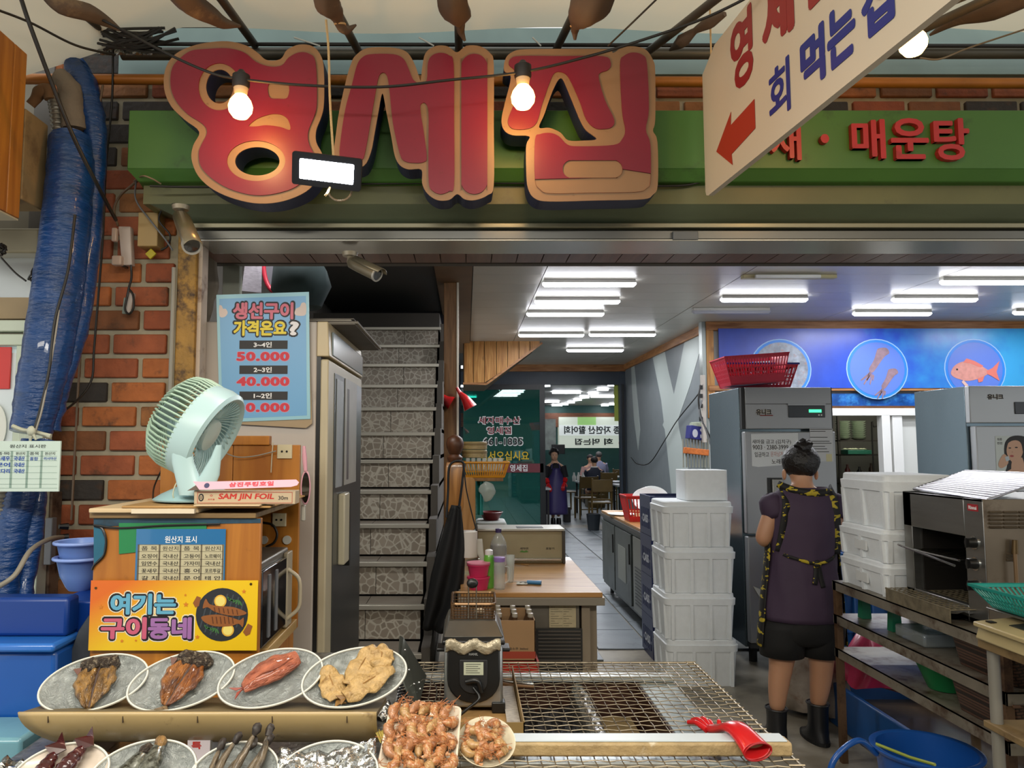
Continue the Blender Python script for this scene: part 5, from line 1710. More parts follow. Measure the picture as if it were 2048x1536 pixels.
for i,(x,y,a) in enumerate(spots):
 m4=WM[f3.name] @ Matrix.Translation((x,y,.008+(i % 2)*.008)) @ Matrix.Rotation(math.radians(a),4,'Z') @ Matrix.Rotation(math.radians(12+6*(i==3)),4,'X')
 T=thing('long_dried_fish',labs[i],'fish',tuple(m4.translation),rot=m4.to_euler(),group='long dried fish on the front plate')
 rings=[]
 for k in range(14):
  t_=k/13
  r=.0085*math.sin(PI*(t_*.85+.1))**.6
  rings.append([Vector((r*math.cos(q_)+.004*math.sin(t_*5+i),-.07+.125*t_,r*.9*math.sin(q_))) for q_ in [2*PI*j/10 for j in range(10)]])
 m=MB().loft(rings);noisy(m,.0015,90,i);m.build('fish_body',lf,T,smooth=60)
 m=MB().ell((.004*math.sin(5+i),.062,0),(.008,.014,.008),10,7);noisy(m,.004,110,i);m.build('head',M('small_head','2e2620',.5,var=.6,vs=150),T,smooth=60)
f4=oval_plate('oval plate covered with crinkled foil and film at the front edge',655,1556,1.50,.098,.072,34,8)
foilm=M('crinkled_foil','b8b8b4',.22,.9,var=.1,vs=20,bump=1.0,bs=35)
m4=WM[f4.name]
T=thing('foil_cover','crinkled foil sheet lying over the front plate beside the shrimp tray','foil',tuple(m4.translation),rot=m4.to_euler())
m=MB().grid(lambda u,v: (-.095+.19*u,-.07+.14*v-.02*math.sin(u*3),.010+.010*noise.noise(Vector((u*9,v*8,3)))+.006*noise.noise(Vector((u*25,v*20,7)))),34,26)
m.build('foil_sheet',foilm,T,smooth=30,solid=.001)
for i,(px,py,Y,lbl) in enumerate(((30,1540,1.55,'crumpled foil at the front left corner of the stall'),(235,1530,1.62,'crumpled foil between the squid plate and the mackerel plate'),
          (560,1540,1.6,'crumpled foil between the long dried fish and the covered plate'),(790,1420,1.9,'crumpled plastic film behind the shrimp tray'))):
 c=PZ(px,py,.885)
 m=MB().grid(lambda u,v: (c.x-.06+.12*u,c.y-.05+.1*v,.885+.02*noise.noise(Vector((u*5+i,v*5,i)))+.008*noise.noise(Vector((u*17,v*17,i)))),18,16)
 m.build('crumpled_foil',foilm,smooth=25,solid=.001,label=lbl,cat='foil')
a=PZ(392,1524,.88)
t=MB().box(a.x-.02,a.x+.03,a.y,a.y+.04,.874,.93)
o=t.build('price_card',M('card_white','cfc4c8',.5),label='small white card with red letters between the front plates',cat='card',bevel=.001)
WM[o.name]=Matrix.Translation(o.location)
m=MB();text(m,'특',a.x,.915,.022,.016,frame((0,a.y-.0005,0)),bold=.03);m.build('card_lettering',rd,o,True)
#shrimp tray and shrimp bowl
shr=[M('shrimp_orange','a8683a',.4,var=.35,vs=150,dirt='c4a070',da=.8,ds=160,coat=.3),M('shrimp_pale','b08c5a',.4,var=.25,vs=150,dirt='9a5e34',da=.6,ds=160,coat=.3),M('shrimp_pink','ad7a55',.35,var=.3,vs=150,coat=.3)]
ant=M('antenna','a8683a',.5)
def shrimp_proto(k):
 T=thing('shrimp',None,'shrimp')
 rings=[]
 for i in range(15):
  t_=i/14
  a=-.9+2.0*t_
  c=Vector((.0135*math.cos(a),.015*math.sin(a),.008))
  r=(.0105-.0060*t_**1.6)*(1+.13*(i % 2))
  d=Vector((math.cos(a),math.sin(a),0))
  rings.append([c+d*r*math.cos(q_)+Vector((0,0,r*math.sin(q_))) for q_ in [2*PI*j/10 for j in range(10)]])
 MB().loft(rings).build('body',shr[k],T,smooth=50)
 c=Vector((.015*math.cos(-.9),.015*math.sin(-.9),.007))
 m=MB().tube([c,c+Vector((-.008,-.006,.002)),c+Vector((-.017,-.008,.003))],[.0085,.0075,.001],8)
 m.build('head',shr[0],T,smooth=50)
 m=MB()
 rg=random.Random(k)
 for i in range(7):
  q0=c+Vector((-.012,-.007,.004))
  m.tube([q0,q0+Vector((rg.uniform(-.012,.004),rg.uniform(-.012,.008),.006)),q0+Vector((rg.uniform(-.024,.012),rg.uniform(-.02,.018),rg.uniform(.002,.012)))],.0005,4)
 for i in range(5):
  a=-.5+i*.35
  q0=Vector((.008*math.cos(a),.008*math.sin(a),.006))
  m.tube([q0,q0*.4+Vector((0,0,.002))],.0008,4)
 m.build('antennae',ant,T)
 a=1.1
 c=Vector((.015*math.cos(a),.015*math.sin(a),.007))
 MB().add([c,c+Vector((-.010,.004,.003)),c+Vector((-.012,-.001,.001)),c+Vector((-.010,-.006,.002))],[(0,1,2,3)]).build('tail_fan',shr[0],T,solid=.001)
 return T
tc_=P(843,1482,1.60)
Tt=thing('shrimp_tray','square white foam tray packed with shrimps','tray',tuple(P(843,1484,1.60)),rot=plate_rot(math.radians(22),math.radians(-3)))
trm=M('tray_foam','d6c9b4',.6)
MB().rrect([(.062,.074,.012,-.004),(.064,.076,.012,-.004),(.078,.090,.014,.016),(.074,.086,.012,.016),(.062,.074,.010,.001),(.01,.01,.005,.0)]).build('tray_body',trm,Tt,smooth=35)
protos_s=[shrimp_proto(k) for k in range(3)]
used=[False]*3
rg=random.Random(12)
def put_shrimp(T0,x,y,z,ang,s,lbl,grp):
 k=rg.randrange(3)
 m4=WM[T0.name] @ Matrix.Translation((x,y,z)) @ Matrix.Rotation(math.radians(ang),4,'Z') @ Matrix.Rotation(rg.uniform(-.5,.5),4,'X')
 o=protos_s[k] if not used[k] else copy_tree(protos_s[k])
 used[k]=True
 o.location=m4.translation
 o.rotation_euler=m4.to_euler()
 o.scale=(s,s,s)
 o['label']=lbl
 o['group']=grp
for r in range(6):
 for c in range(6):
  put_shrimp(Tt,-.053+c*.0212+rg.uniform(-.004,.004),-.066+r*.0265+rg.uniform(-.005,.005),.004+rg.uniform(0,.004)+(.004 if (r+c) % 2 else 0),
     rg.uniform(-50,50)+(180 if r % 2 else 0),1.06,'curled orange shrimp in the %s row of the square foam tray' % ('front','second','third','fourth','fifth','back')[r],'shrimps in the square tray')
Tb=thing('shrimp_plate','round white plate heaped with film-wrapped shrimps in front of the fryer','plate',tuple(P(973,1492,1.62)),rot=plate_rot(math.radians(24),0))
MB().lathe([(.001,-.004),(.04,-.004),(.052,.006),(.059,.014),(.0605,.014),(.054,.003),(.04,-.008),(.001,-.008)],n=36,sy=1.12).build('plate_body',M('plate_cream','cfc6ac',.3,coat=.3),Tb,smooth=50)
for i in range(16):
 a=i*2.4
 r=.010*math.sqrt(i)*1.08
 put_shrimp(Tb,r*math.cos(a),r*1.12*math.sin(a),.006+.006*(1-r/.05),rg.uniform(0,360),.95,'curled shrimp %s of the heap on the round plate' % ('in the middle' if i<5 else 'at the edge'),'shrimps on the round plate')
T=thing('basting_brush','basting brush with yellow bristles lying beside the shrimp tray','brush',tuple(P(768,1480,1.66)))
q0,q1,q2=P(764,1464,1.70),P(762,1480,1.66),P(760,1492,1.64)
m=MB()
for i in range(40):
 a,r=rg.uniform(0,6.28),rg.uniform(0,.016)
 m.tube([P(770,1484,1.66)+Vector((r*math.cos(a)*.7,r*math.sin(a)*.5,0)),P(764,1462,1.68)+Vector((r*math.cos(a),r*math.sin(a),0))],.0012,4)
m.build('bristles',M('bristle','b8a24a',.7),T,True,kind='stuff')
MB().tube([P(770,1483,1.66),P(768,1500,1.64),P(758,1530,1.60)],[.010,.004,.003],8).build('handle',chrome,T,True,smooth=60)
#CHARCOAL GRILL
gz=.850
T=thing('charcoal_grill','wide charcoal grill table with wire mesh on top and foil-wrapped dividers','grill',(.28,2.0,0))
gx0,gx1,gy0,gy1=-.185,.66,1.52,2.52
stone=M('grill_plaster','8f8878',.6,var=.15,vs=8,dirt='4a3f30',da=.5,ds=9)
gm2=M('galvanised','8e9796',.35,.6,var=.2,vs=8,dirt='4c4238',da=.4,ds=7)
char=M('charcoal','1c1b1f',.6,var=.6,vs=30,bump=1,bs=60,dirt='45444a',da=.4,ds=20)
rustm=M('grill_rust','3a1e12',.6,var=.4,vs=20,dirt='0f0a08',da=.5)
px0,px1=-.145,.545
b=MB()
b.box(gx0,gx1,gy0,gy0+.035,.10,gz-.03)
b.box(gx0,gx1,1.80,1.835,.10,gz-.03)
b.box(gx0,gx1,gy1-.06,gy1,.10,gz-.03)
b.box(gx0,px0,gy0,gy1,.10,gz-.03)
b.box(px1,gx1,gy0,gy1,.10,gz-.03)
b.build('grill_body',gm2,T,True,bevel=.004)
for (x,y) in ((gx0+.04,gy0+.04),(gx1-.04,gy0+.04),(gx0+.04,gy1-.04),(gx1-.04,gy1-.04)):
 MB().box(x-.025,x+.025,y-.025,y+.025,0,.10).build('leg',dsteel,T,True)
MB().box(px0,px1,1.835,gy1-.06,.60,.62).build('pit_floor',rustm,T,True)
MB().box(px0,px0+.005,1.835,gy1-.06,.62,gz-.03).build('pit_wall',rustm,T,True)
MB().box(px1-.005,px1,1.835,gy1-.06,.62,gz-.03).build('pit_wall',rustm,T,True)
MB().box(px0,px1,gy1-.065,gy1-.06,.62,gz-.03).build('pit_wall',rustm,T,True)
ashm=M('ash_tan','8d7a55',.8,var=.2,vs=9,dirt='5a4a30',da=.4,ds=9)
MB().box(.39,px1-.03,1.84,gy1-.09,.62,.72).build('ash_tray',ashm,T,True)
m=MB().grid(lambda u,v: (.09+.26*u,1.84+.60*v,.74+.03*noise.noise(Vector((u*9,v*18,1)))+.012*noise.noise(Vector((u*30,v*60,1)))),40,60)
m.build('charcoal_bed',char,T,True,smooth=30,kind='stuff')
MB().box(.09,.35,1.84,gy1-.07,.62,.70).build('coal_base',rustm,T,True)
m=MB().box(px0+.01,.08,1.84,gy1-.07,.62,.73)
m.build('coal_base',rustm,T,True)
for (x0_,x1_) in ((.045,.085),(.330,.375)):
 m=MB().grid(lambda u,v: (x0_+(x1_-x0_)*u,1.84+.61*v,.805+.012*math.sin(PI*u)+.006*noise.noise(Vector((u*6,v*40,x0_*50)))),8,60)
 m.build('foil_divider',foilm,T,True,smooth=30)
 MB().box(x0_,x1_,1.84,gy1-.07,.62,.79).build('divider_core',dsteel,T,True)
MB().box(gx0+.02,gx1-.02,1.555,1.80,.76,.785).build('front_tray',M('tan_tray','9a7c4e',.6,var=.15,vs=6,dirt='6d4a26',da=.4,ds=7),T,True)
MB().box(gx0,gx1,gy1-.075,gy1-.03,gz-.03,gz-.012).build('back_rail',M('rail_white','b7bdbc',.35,.4),T,True,bevel=.003)
MB().box(gx0,gx1,1.80,1.84,gz-.03,gz-.012).build('middle_rail',M('rail_white','b7bdbc',.35,.4),T,True,bevel=.003)
mxa,mxb,mya,myb=-.20,.755,1.50,2.555
wire=M('mesh_wire','8f8470',.38,.7,var=.3,vs=20,dirt='33261a',da=.55,ds=14)
sp=.031
m=MB()
nx=int((mxb-mxa)/sp)
ny=int((myb-mya)/sp)
for i in range(nx+1):
 x=mxa+i*sp
 q=[(x+.0006*(-1)**k,mya+k*sp/1.0,gz+.0010*(-1)**(k+i)) for k in range(ny+1)]
 m.tube(q,.0015,5)
for j in range(ny+1):
 y=mya+j*sp
 q=[]
 for k in range(2*nx+1):
  q.append((mxa+k*sp/2,y,gz+(0 if k % 2 else .0016*(-1)**(k//2+j+1))))
 m.tube(q,.0015,5)
m.build('wire_mesh',wire,T,True,kind='stuff')
fr_=MB()
for i in range(ny+1):
 y=mya+i*sp
 fr_.cyl((mxb-.03,y,gz+.003),(mxb+.006,y,gz+.003),.0022,n=5)
fr_.build('mesh_edge_ties',wire,T,True,kind='stuff')
MB().cyl((mxb,mya,gz),(mxb,myb,gz),.0035,n=8).build('mesh_frame',wire,T,True)
MB().cyl((mxa,myb,gz),(mxb,myb,gz),.0035,n=8).build('mesh_frame',wire,T,True)
T=thing('plaster_bar','long chipped cream bar with a white top edge lying across the grill mesh','bar',(.32,1.80,gz+.004))
barm=M('chipped_bar','b39a6e',.5,var=.25,vs=14,dirt='efe4cc',da=.35,ds=18,bump=.5,bs=50)
xa_,xb_=-.02,P(1580,1475,1.8).x
MB().box(xa_,xb_,1.785,1.835,gz+.005,gz+.037).build('bar_body',barm,T,True,bevel=.006)
MB().box(xa_+.002,xb_-.01,1.79,1.836,gz+.037,gz+.041).build('bar_top',M('bar_white','c3cdd2',.4),T,True,bevel=.002)
#red rubber glove on the bar
T=thing('rubber_glove','bright red rubber glove lying crumpled over the cream bar on the grill','glove',(.68,1.80,gz))
gl_before=set(bpy.data.objects)
rg_m=M('glove_red','c91f22',.25,var=.15,vs=10,coat=.4)
def ringat(c,w,h,tilt,ang=0.0,n=20):
 out=[]
 for k in range(n):
  a=2*PI*k/n
  p=Vector((0,w*math.cos(a),h*math.sin(a)))
  p=Matrix.Rotation(tilt,3,'Y') @ p
  p=Matrix.Rotation(ang,3,'Z') @ p
  out.append(c+p)
 return out
gc=[(P(1436,1432,2.02),.020,.012),(P(1455,1445,1.95),.030,.016),(P(1478,1456,1.88),.036,.022),(P(1500,1464,1.84),.042,.024),(P(1525,1472,1.80),.050,.026),(P(1550,1485,1.77),.055,.026)]
path=[Vector((c.x,c.y,0)) for c,w,h in gc]
rings=[]
zz=[gz+.020,gz+.028,gz+.050,gz+.062,gz+.052,gz+.030]
X0=[.675,.685,.672,.665,.680,.705]
pts=[Vector((.612,1.96,gz+.016)),Vector((.632,1.91,gz+.026)),Vector((.648,1.86,gz+.052)),Vector((.660,1.81,gz+.064)),Vector((.676,1.76,gz+.048)),Vector((.690,1.715,gz+.030))]
ws=[.020,.030,.034,.040,.048,.056]
hs=[.012,.015,.016,.018,.021,.022]
for p,w,h in zip(pts,ws,hs):
 rings.append([p+Vector((w*math.cos(a)*.9,w*math.cos(a)*.35,h*math.sin(a))) for a in [2*PI*k/24 for k in range(24)]])
m=MB().loft(rings,False)
m2=MB()
for v in m.v:
 v+=noise.noise_vector(v*28)*.004
m.build('glove_body',rg_m,T,True,smooth=70,solid=.0015,sub=1)
for i,(dx,dy,L,dz) in enumerate(((-.020,0,.075,0),(-.008,.006,.085,.004),(.004,.010,.078,.006),(.016,.006,.062,.002),(.030,-.03,.045,.014))):
 p=pts[0]+Vector((dx,dy,0))
 d=Vector((-.38+.14*i,.9,0)).normalized()
 q=[p-d*.02,p+d*L*.35+Vector((0,0,.006+dz)),p+d*L*.7+Vector((.002,0,.002+dz)),p+d*L+Vector((0,0,-.004))]
 m=MB().tube(spline(q,4),[.0088-.0026*k/12 for k in range(13)],10)
 m.build('glove_finger',rg_m,T,True,smooth=70)
MB().tube([rings[-1][k] for k in range(24)],.0022,6,closed=True).build('cuff_rim',M('glove_rim','a8161c',.3),T,True)
T.scale=(.72,.72,.85)
T.location=(.652,1.815,gz+.004)
#FRYER
fY=2.06
T=thing('electric_fryer','black and stainless electric deep fryer seen from behind, standing on the grill','fryer',tuple(P(945,1412,fY)))
x0,x1=P(888,1400,fY).x,P(1006,1400,fY).x
zb,zt=gz+.010,P(940,1290,fY).z
xc=(x0+x1)/2
dpt=.26
MB().box(x0,x1,fY,fY+dpt,zb+.012,zt).build('steel_shell',steel,T,True,bevel=.008)
k=fY/FPX
pts=[]
for i in range(13):
 a=PI+PI*i/12
 pts.append((xc+51*k*math.cos(a),zb+.022+48*k+45*k*math.sin(a)))
pts+=[(xc+51*k,zt-.005),(xc-51*k,zt-.005)]
MB().prism(pts,.012,frame((0,fY-.010,0))).build('black_back_panel',blackp,T,True,bevel=.004)
pts2=[]
for i in range(13):
 a=PI+PI*i/12
 pts2.append((xc+27*k*math.cos(a),zb+.05+24*k+22*k*math.sin(a)))
pts2+=[(xc+27*k,zt-.035),(xc-27*k,zt-.035)]
MB().prism(pts2,.004,frame((0,fY-.014,0))).build('recess_panel',M('black_matt','1f1f20',.5),T,True,bevel=.002)
a=P(947,1334,fY)
MB().box(a.x-19*k,a.x+19*k,fY-.0155,fY-.014,a.z-12*k,a.z+12*k).build('rating_label',M('label_pale','b5b8a0',.4),T,True)
m=MB()
for i in range(5):
 m.box(a.x-15*k,a.x+(14-(i*5) % 9)*k,fY-.0160,fY-.0155,a.z+(8-i*4)*k,a.z+(8.8-i*4)*k)
m.build('label_print',tk,T,True)
m=MB();ptext(m,'HANIL',938,1306,956,1311,fY-.0145,.02);m.build('brand_print',M('grey_print','8a8a88',.5),T,True)
for xx in (x0+.012,x1-.012):
 MB().box(xx-.018,xx+.018,fY-.006,fY+.03,zb-.0,zb+.028).build('foot',blackp,T,True,bevel=.003)
MB().box(x0-.006,x1+.006,fY-.004,fY+dpt,zt,zt+.012).build('top_rim',blackp,T,True,bevel=.004)
MB().frustum(x0-.004,x1+.004,fY+.03,fY+dpt,zt+.012,x0+.008,x1-.012,fY+.08,fY+dpt-.02,zt+.045).build('top_cover',M('cover_steel','5c5a54',.3,.6,var=.3),T,True,bevel=.004)
for s,xx in ((-1,x0),(1,x1)):
 MB().box(min(xx,xx+s*.025),max(xx,xx+s*.025),fY+.10,fY+.16,zt-.045,zt-.035).build('side_handle',blackp,T,True,bevel=.003)
m=MB().grid(lambda u,v: (x0+.004+(x1-x0-.01)*u,fY-.012-.006*math.sin(PI*v),zt+.014-.030*v+.006*math.sin(u*15)+.004*noise.noise(Vector((u*20,v*9,2)))),30,8)
m.build('greasy_film',M('grease_film','a59a82',.3,.3,var=.3,vs=30,bump=.8,bs=50),T,True,smooth=50,solid=.003)
q=[Vector((xc,fY-.018,zb+.07)),Vector((xc+.015,fY-.035,zb+.05)),Vector((xc-.01,fY-.04,zb+.028)),Vector((xc-.06,fY-.045,gz+.008)),Vector((xc-.13,fY-.05,gz+.008)),Vector((xc-.16,fY+.05,gz+.008))]
MB().tube(spline(q,6),.004,8).build('power_cord',blackp,T,True,smooth=60)
MB().tube(spline([Vector((xc-.02,fY-.018,zb+.085)),Vector((xc+.01,fY-.026,zb+.09)),Vector((xc+.02,fY-.022,zb+.06))],5),.007,8).build('coiled_cord',blackp,T,True,smooth=60)
T=thing('fryer_basket','copper-toned wire basket with a black handle standing in the fryer','basket',(xc,fY+.15,zt+.045))
bkm=M('basket_wire','7a5f44',.3,.8)
bw_,bd_,bh_=.062,.055,.055
zb2=zt+.046
Yc=fY+.15
for zz_,g in ((zb2+.042,1.0),(zb2+.040,.98)):
 q=[]
 for cx_,cy_,a0 in ((1,1,0),(-1,1,90),(-1,-1,180),(1,-1,270)):
  for kk in range(5):
   a=math.radians(a0+kk*22.5)
   q.append(Vector((xc+.002+cx_*(bw_-.015)*g+.015*math.cos(a),Yc+cy_*(bd_-.015)*g+.015*math.sin(a),zz_+(.012 if cy_>0 else 0))))
 MB().tube(q,.0030,6,closed=True).build('basket_rim',bkm,T,True)
m=MB()
for s in (-1,1):
 for i in range(15):
  x=xc-bw_+2*bw_*i/14
  m.tube([(x,Yc+s*bd_,zb2+.04+(.012 if s>0 else 0)),(x,Yc+s*bd_*.85,zb2)],.0012,4)
 for j in range(6):
  z=zb2+.04*j/5
  m.tube([(xc-bw_,Yc+s*bd_*(.85+.15*j/5),z),(xc+bw_,Yc+s*bd_*(.85+.15*j/5),z)],.0012,4)
 for i in range(12):
  y=Yc-bd_+2*bd_*i/11
  m.tube([(xc+s*bw_,y,zb2+.045),(xc+s*bw_*.9,y,zb2)],.0012,4)
m.build('basket_mesh',bkm,T,True,kind='stuff')
for s in (-1,1):
 MB().tube([(xc-.002+s*.011,Yc-bd_,zb2+.002),(xc-.002+s*.011,Yc-bd_-.002,zb2+.05),(xc-.002+s*.011,Yc-bd_-.004,zb2+.094)],.002,6).build('handle_rod',chrome,T,True)
MB().ell((xc-.002,Yc-bd_-.004,zb2+.100),(.0165,.010,.014),16,8).build('handle_grip',blackp,T,True,smooth=60)
MB().ell((xc+.02,Yc,zb2+.01),(.014,.014,.01),12,8).build('garlic_bulb',M('garlic','b0a088',.5),smooth=60,label='small pale garlic bulb lying in the fryer basket',cat='garlic')
T=thing('paper_tray','shallow tan carton with papers under the fryer, on the grill mesh','tray',(.1,2.05,gz+.004))
tx0,tx1,ty0,ty1=P(905,1440,1.9).x,P(1048,1440,1.92).x,1.90,2.36
MB().box(tx0,tx1,ty0,ty1,gz+.0045,gz+.009).build('tray_base',cb1,T,True)
MB().box(tx0,tx1,ty0,ty0+.003,gz+.0045,gz+.042).build('tray_wall',M('tray_tan','8f7444',.6,var=.2,dirt='4a3a20',da=.4),T,True)
MB().box(tx1-.003,tx1,ty0,ty1,gz+.0045,gz+.045).build('tray_wall',M('tray_tan2','8f7444',.6,var=.2),T,True)
MB().box(tx1-.04,tx1-.006,ty0+.03,ty0+.35,gz+.018,gz+.020).build('printed_paper',M('paper_print','a79f94',.6,var=.4,vs=60,stretch=(1,3,1)),T,True)
#steel sheet with holes (grater-like cleaver) leaning on the fryer
T=thing('perforated_sheet','dull steel plate with rivets leaning between the plates and the fryer','steel plate',tuple(P(845,1400,2.0)))
q=[P(800,1272,2.10),P(806,1276,2.12),P(852,1352,2.14),P(836,1412,2.0),P(822,1404,1.98),P(796,1336,2.02)]
MB().add(q,[tuple(range(6))]).build('plate_body',M('plate_steel','6c7068',.35,.8,var=.2,vs=12),T,True,solid=.004)
for (px,py) in ((810,1300),(806,1320),(818,1340),(805,1335),(828,1368),(838,1365),(832,1385),(840,1378)):
 c=P(px,py,2.03)
 MB().ell(c,.0035,8,6).build('rivet',chrome,T,True,smooth=60)
q=[P(852+22*math.cos(a),1385+27*math.sin(a),2.08) for a in [2*PI*k/20 for k in range(20)]]
MB().tube(q,.002,6,closed=True).build('wire_loop',chrome,smooth=60,label='thin round wire loop leaning beside the fryer',cat='wire loop')
m=MB()
for i in range(10):
 z=gz+.01+i*.008
 m.tube([P(795,1400,2.15)*1+Vector((0,0,z-P(795,1400,2.15).z)),P(835,1400,2.2)+Vector((0,0,z-P(835,1400,2.2).z))],.002,5)
m.build('dark_wire_rack',M('dark_wire','26262a',.4,.5),label='small black wire rack behind the fourth plate',cat='rack')
T=thing('steel_tongs','steel tongs with a worn wooden-coloured end lying on the mesh beside the fryer','tongs',(.14,2.28,gz+.004))
MB().tube([(.07,2.36,gz+.012),(.12,2.31,gz+.014),(.20,2.29,gz+.012)],[.006,.006,.004],8).build('tong_arm',chrome,T,True,smooth=60)
MB().tube([(.07,2.33,gz+.010),(.13,2.28,gz+.012),(.20,2.275,gz+.010)],[.006,.006,.004],8).build('tong_arm',M('worn_brown','7a5a3a',.5),T,True,smooth=60)
#INSIDE: prep table and what stands on it
pw=wood('maple_top','b88a55','9a6c3a','X',.8,rough=.3,knots=False,coat=.2)
T=thing('prep_table','refrigerated steel prep table with a honey-coloured wooden top inside the shop','table',(.34,4.6,0))
MB().box(-.03,.715,4.0,5.25,.775,.80).build('wooden_top',pw,T,True,bevel=.003)
MB().box(-.04,.725,3.99,5.26,.735,.775).build('top_edge',M('table_edge','8d8578',.4,.3),T,True,bevel=.002)
sb=M('table_steel','827c72',.35,.6,var=.08,vs=3,stretch=(.3,1,6))
MB().box(.0,.60,4.05,5.2,.10,.735).build('cabinet_body',sb,T,True,bevel=.003)
MB().box(.61,.655,4.04,5.2,0,.735).build('side_post',M('table_beige','8f8270',.45,.2),T,True,bevel=.003)
MB().box(.66,.70,4.10,5.2,0,.735).build('side_post',M('table_beige','8f8270',.45,.2),T,True,bevel=.003)
YV=4.045
v0,v1=P(1072,1256,YV),P(1165,1345,YV)
MB().box(v0.x,v1.x,YV-.012,YV,v1.z-.15,v0.z).build('vent_frame',M('vent_dark','2b2a29',.5),T,True,bevel=.002)
for i in range(17):
 z=v0.z-.014-i*.0185
 MB().cbox(((v0.x+v1.x)/2,YV-.017,z),(v1.x-v0.x-.02,.004,.007),(math.radians(30),0,0)).build('vent_slat',M('slat_grey','6d6861',.4,.4),T,True)
v0,v1=P(1098,1209,YV),P(1152,1255,YV)
MB().box(v0.x,v1.x,YV-.003,YV,v1.z,v0.z).build('spec_label',M('label_beige','b5a888',.5,var=.1,vs=50),T,True)
m=MB()
for i in range(9):
 z=v0.z-.012-i*.012
 m.box(v0.x+.008,v0.x+.03+.02*((i*7) % 3),YV-.0035,YV-.003,z-.0015,z)
 m.box(v0.x+.075,v0.x+.09+.015*((i*5) % 3),YV-.0035,YV-.003,z-.0015,z)
m.build('label_print',M('ink_dark','2b2620',.6),T,True)
T=thing('wrap_machine','low steel wrapping machine at the back of the prep table','machine',(.33,5.05,.80))
a,b_=P(955,1062,4.98),P(1128,1119,4.98)
MB().box(a.x,b_.x,4.98,5.22,.801,a.z).build('machine_body',M('machine_cream','9c9275',.35,.3,var=.08),T,True,bevel=.006)
MB().box(a.x+.0,b_.x+.004,4.96,5.22,a.z,a.z+.016).build('machine_top',M('machine_top','b9b7ae',.3,.3),T,True,bevel=.004)
MB().box(P(1028,0,5).x,P(1078,0,5).x,5.0,5.1,a.z+.016,a.z+.019).build('top_pad',blackp,T,True)
MB().box(a.x,b_.x-.02,4.955,4.98,.818,.835).build('film_bar',chrome,T,True,bevel=.003)
MB().box(b_.x-.012,b_.x+.006,4.95,5.22,.801,a.z+.004).build('end_plate',M('dark_plate','3c3833',.4),T,True,bevel=.003)
for x,s in ((.24,'스마트'),(.38,'새자연'),(.55,'포장기')):
 m=MB();text(m,s,x,.895,.055,.014,frame((0,4.978,0)),bold=.02);m.build('machine_lettering',M('ink_dark','2b2620',.6),T,True)
m=MB();m.prism([(.35,.872),(.365,.884),(.38,.878),(.395,.884),(.41,.872),(.38,.869)],.001,frame((0,4.978,0)));m.build('leaf_emblem',M('emblem_green','4f7a32',.5),T,True)
clear=M('clear_plastic','c6ccc8',.15,alpha=.42,coat=.5)
def jar(name,lbl,cat,px,py0,py1,Y,r,prof,mat,zb=.80,extra=()):
 x=P(px,py1,Y).x
 T=thing(name,lbl,cat,(x,Y,zb))
 MB().lathe([(r*a,b) for a,b in prof],n=24).build('body',mat,T,smooth=45)
 for nm,pr,m_ in extra:
  MB().lathe([(r*a,b) for a,b in pr],n=24).build(nm,m_,T,smooth=45)
 return T
T=jar('large_bottle','large clear bottle of dark purple sauce with a printed label on the prep table','bottle',997,1040,1115,4.62,.052,
  [(.9,0),(1,.01),(1,.15),(.92,.18),(.6,.215),(.3,.235),(.3,.25)],clear,extra=(
   ('sauce',[(.85,.004),(.93,.012),(.93,.145),(.90,.165)],M('purple_sauce','3a1d2e',.3)),
   ('bottle_cap',[(.36,.24),(.36,.262),(.2,.264)],M('cap_purple','3b2d5c',.4)),
   ('bottle_label',[(1.015,.05),(1.02,.051),(1.02,.105),(1.015,.106)],M('label_lilac','b7b2bd',.5,var=.15,vs=60))))
m=MB();text(m,'매실청수',0,.088,.06,.016,frame((0,-.054,0)),bold=.03);m.build('label_writing',M('ink_plum','4a2a34',.5),T)
jar('green_bottle','slim bright green squeeze bottle with a white cap on the prep table','bottle',978,1090,1170,4.14,.029,
 [(.9,0),(1,.01),(1,.13),(.95,.16),(.8,.175)],M('lime_plastic','63a83a',.3,coat=.4),extra=(('cap',[(.72,.175),(.75,.18),(.72,.20),(.3,.205)],whitep),))
T=jar('glass_jug','small glass jug with a lilac lid and side handle on the prep table','jug',999,1107,1172,4.10,.030,
  [(.95,0),(1,.01),(1,.12),(.93,.145)],clear,extra=(('lid',[(.98,.145),(1.02,.15),(1.0,.168),(.5,.17)],M('lilac_lid','8f72b5',.35)),))
MB().tube(spline([(.028,0,.12),(.052,0,.11),(.052,0,.05),(.028,0,.03)],5),.004,8).build('jug_handle',clear,T,smooth=60)
jar('drinking_glass','tall clear glass with cutlery behind the glass jug','glass',1021,1095,1150,4.30,.025,[(.7,0),(.75,.01),(1,.15),(.95,.15),(.7,.02)],clear)
T=thing('pink_tub','lower hot-pink tub of a stack of two beside the green bottle','container',(P(957,1172,4.10).x,4.10,.801))
pk2=M('hot_pink','c8305c',.35,var=.1,sub=.1)
MB().lathe([(.048,0),(.058,.056),(.062,.058),(.062,.066),(.02,.066)],n=28).build('tub_body',pk2,T,smooth=45)
T2=copy_tree(T,loc=(T.location.x,4.10,.801+.067),label='upper pink tub with a pale lid, stacked beside the green bottle')
MB().lathe([(.063,.066),(.064,.068),(.063,.074),(.01,.076)],n=28).build('tub_lid',M('lid_pink','d77a92',.35),T2,smooth=45)
T=thing('paper_roll','white roll of kitchen paper hanging beside the newel post','paper roll',tuple(P(936,1115,4.28)))
a=P(936,1088,4.28)
MB().cyl((a.x,4.22,a.z),(a.x,4.34,a.z),.001,n=6).build('roll_core',whitep,T,True)
m=MB()
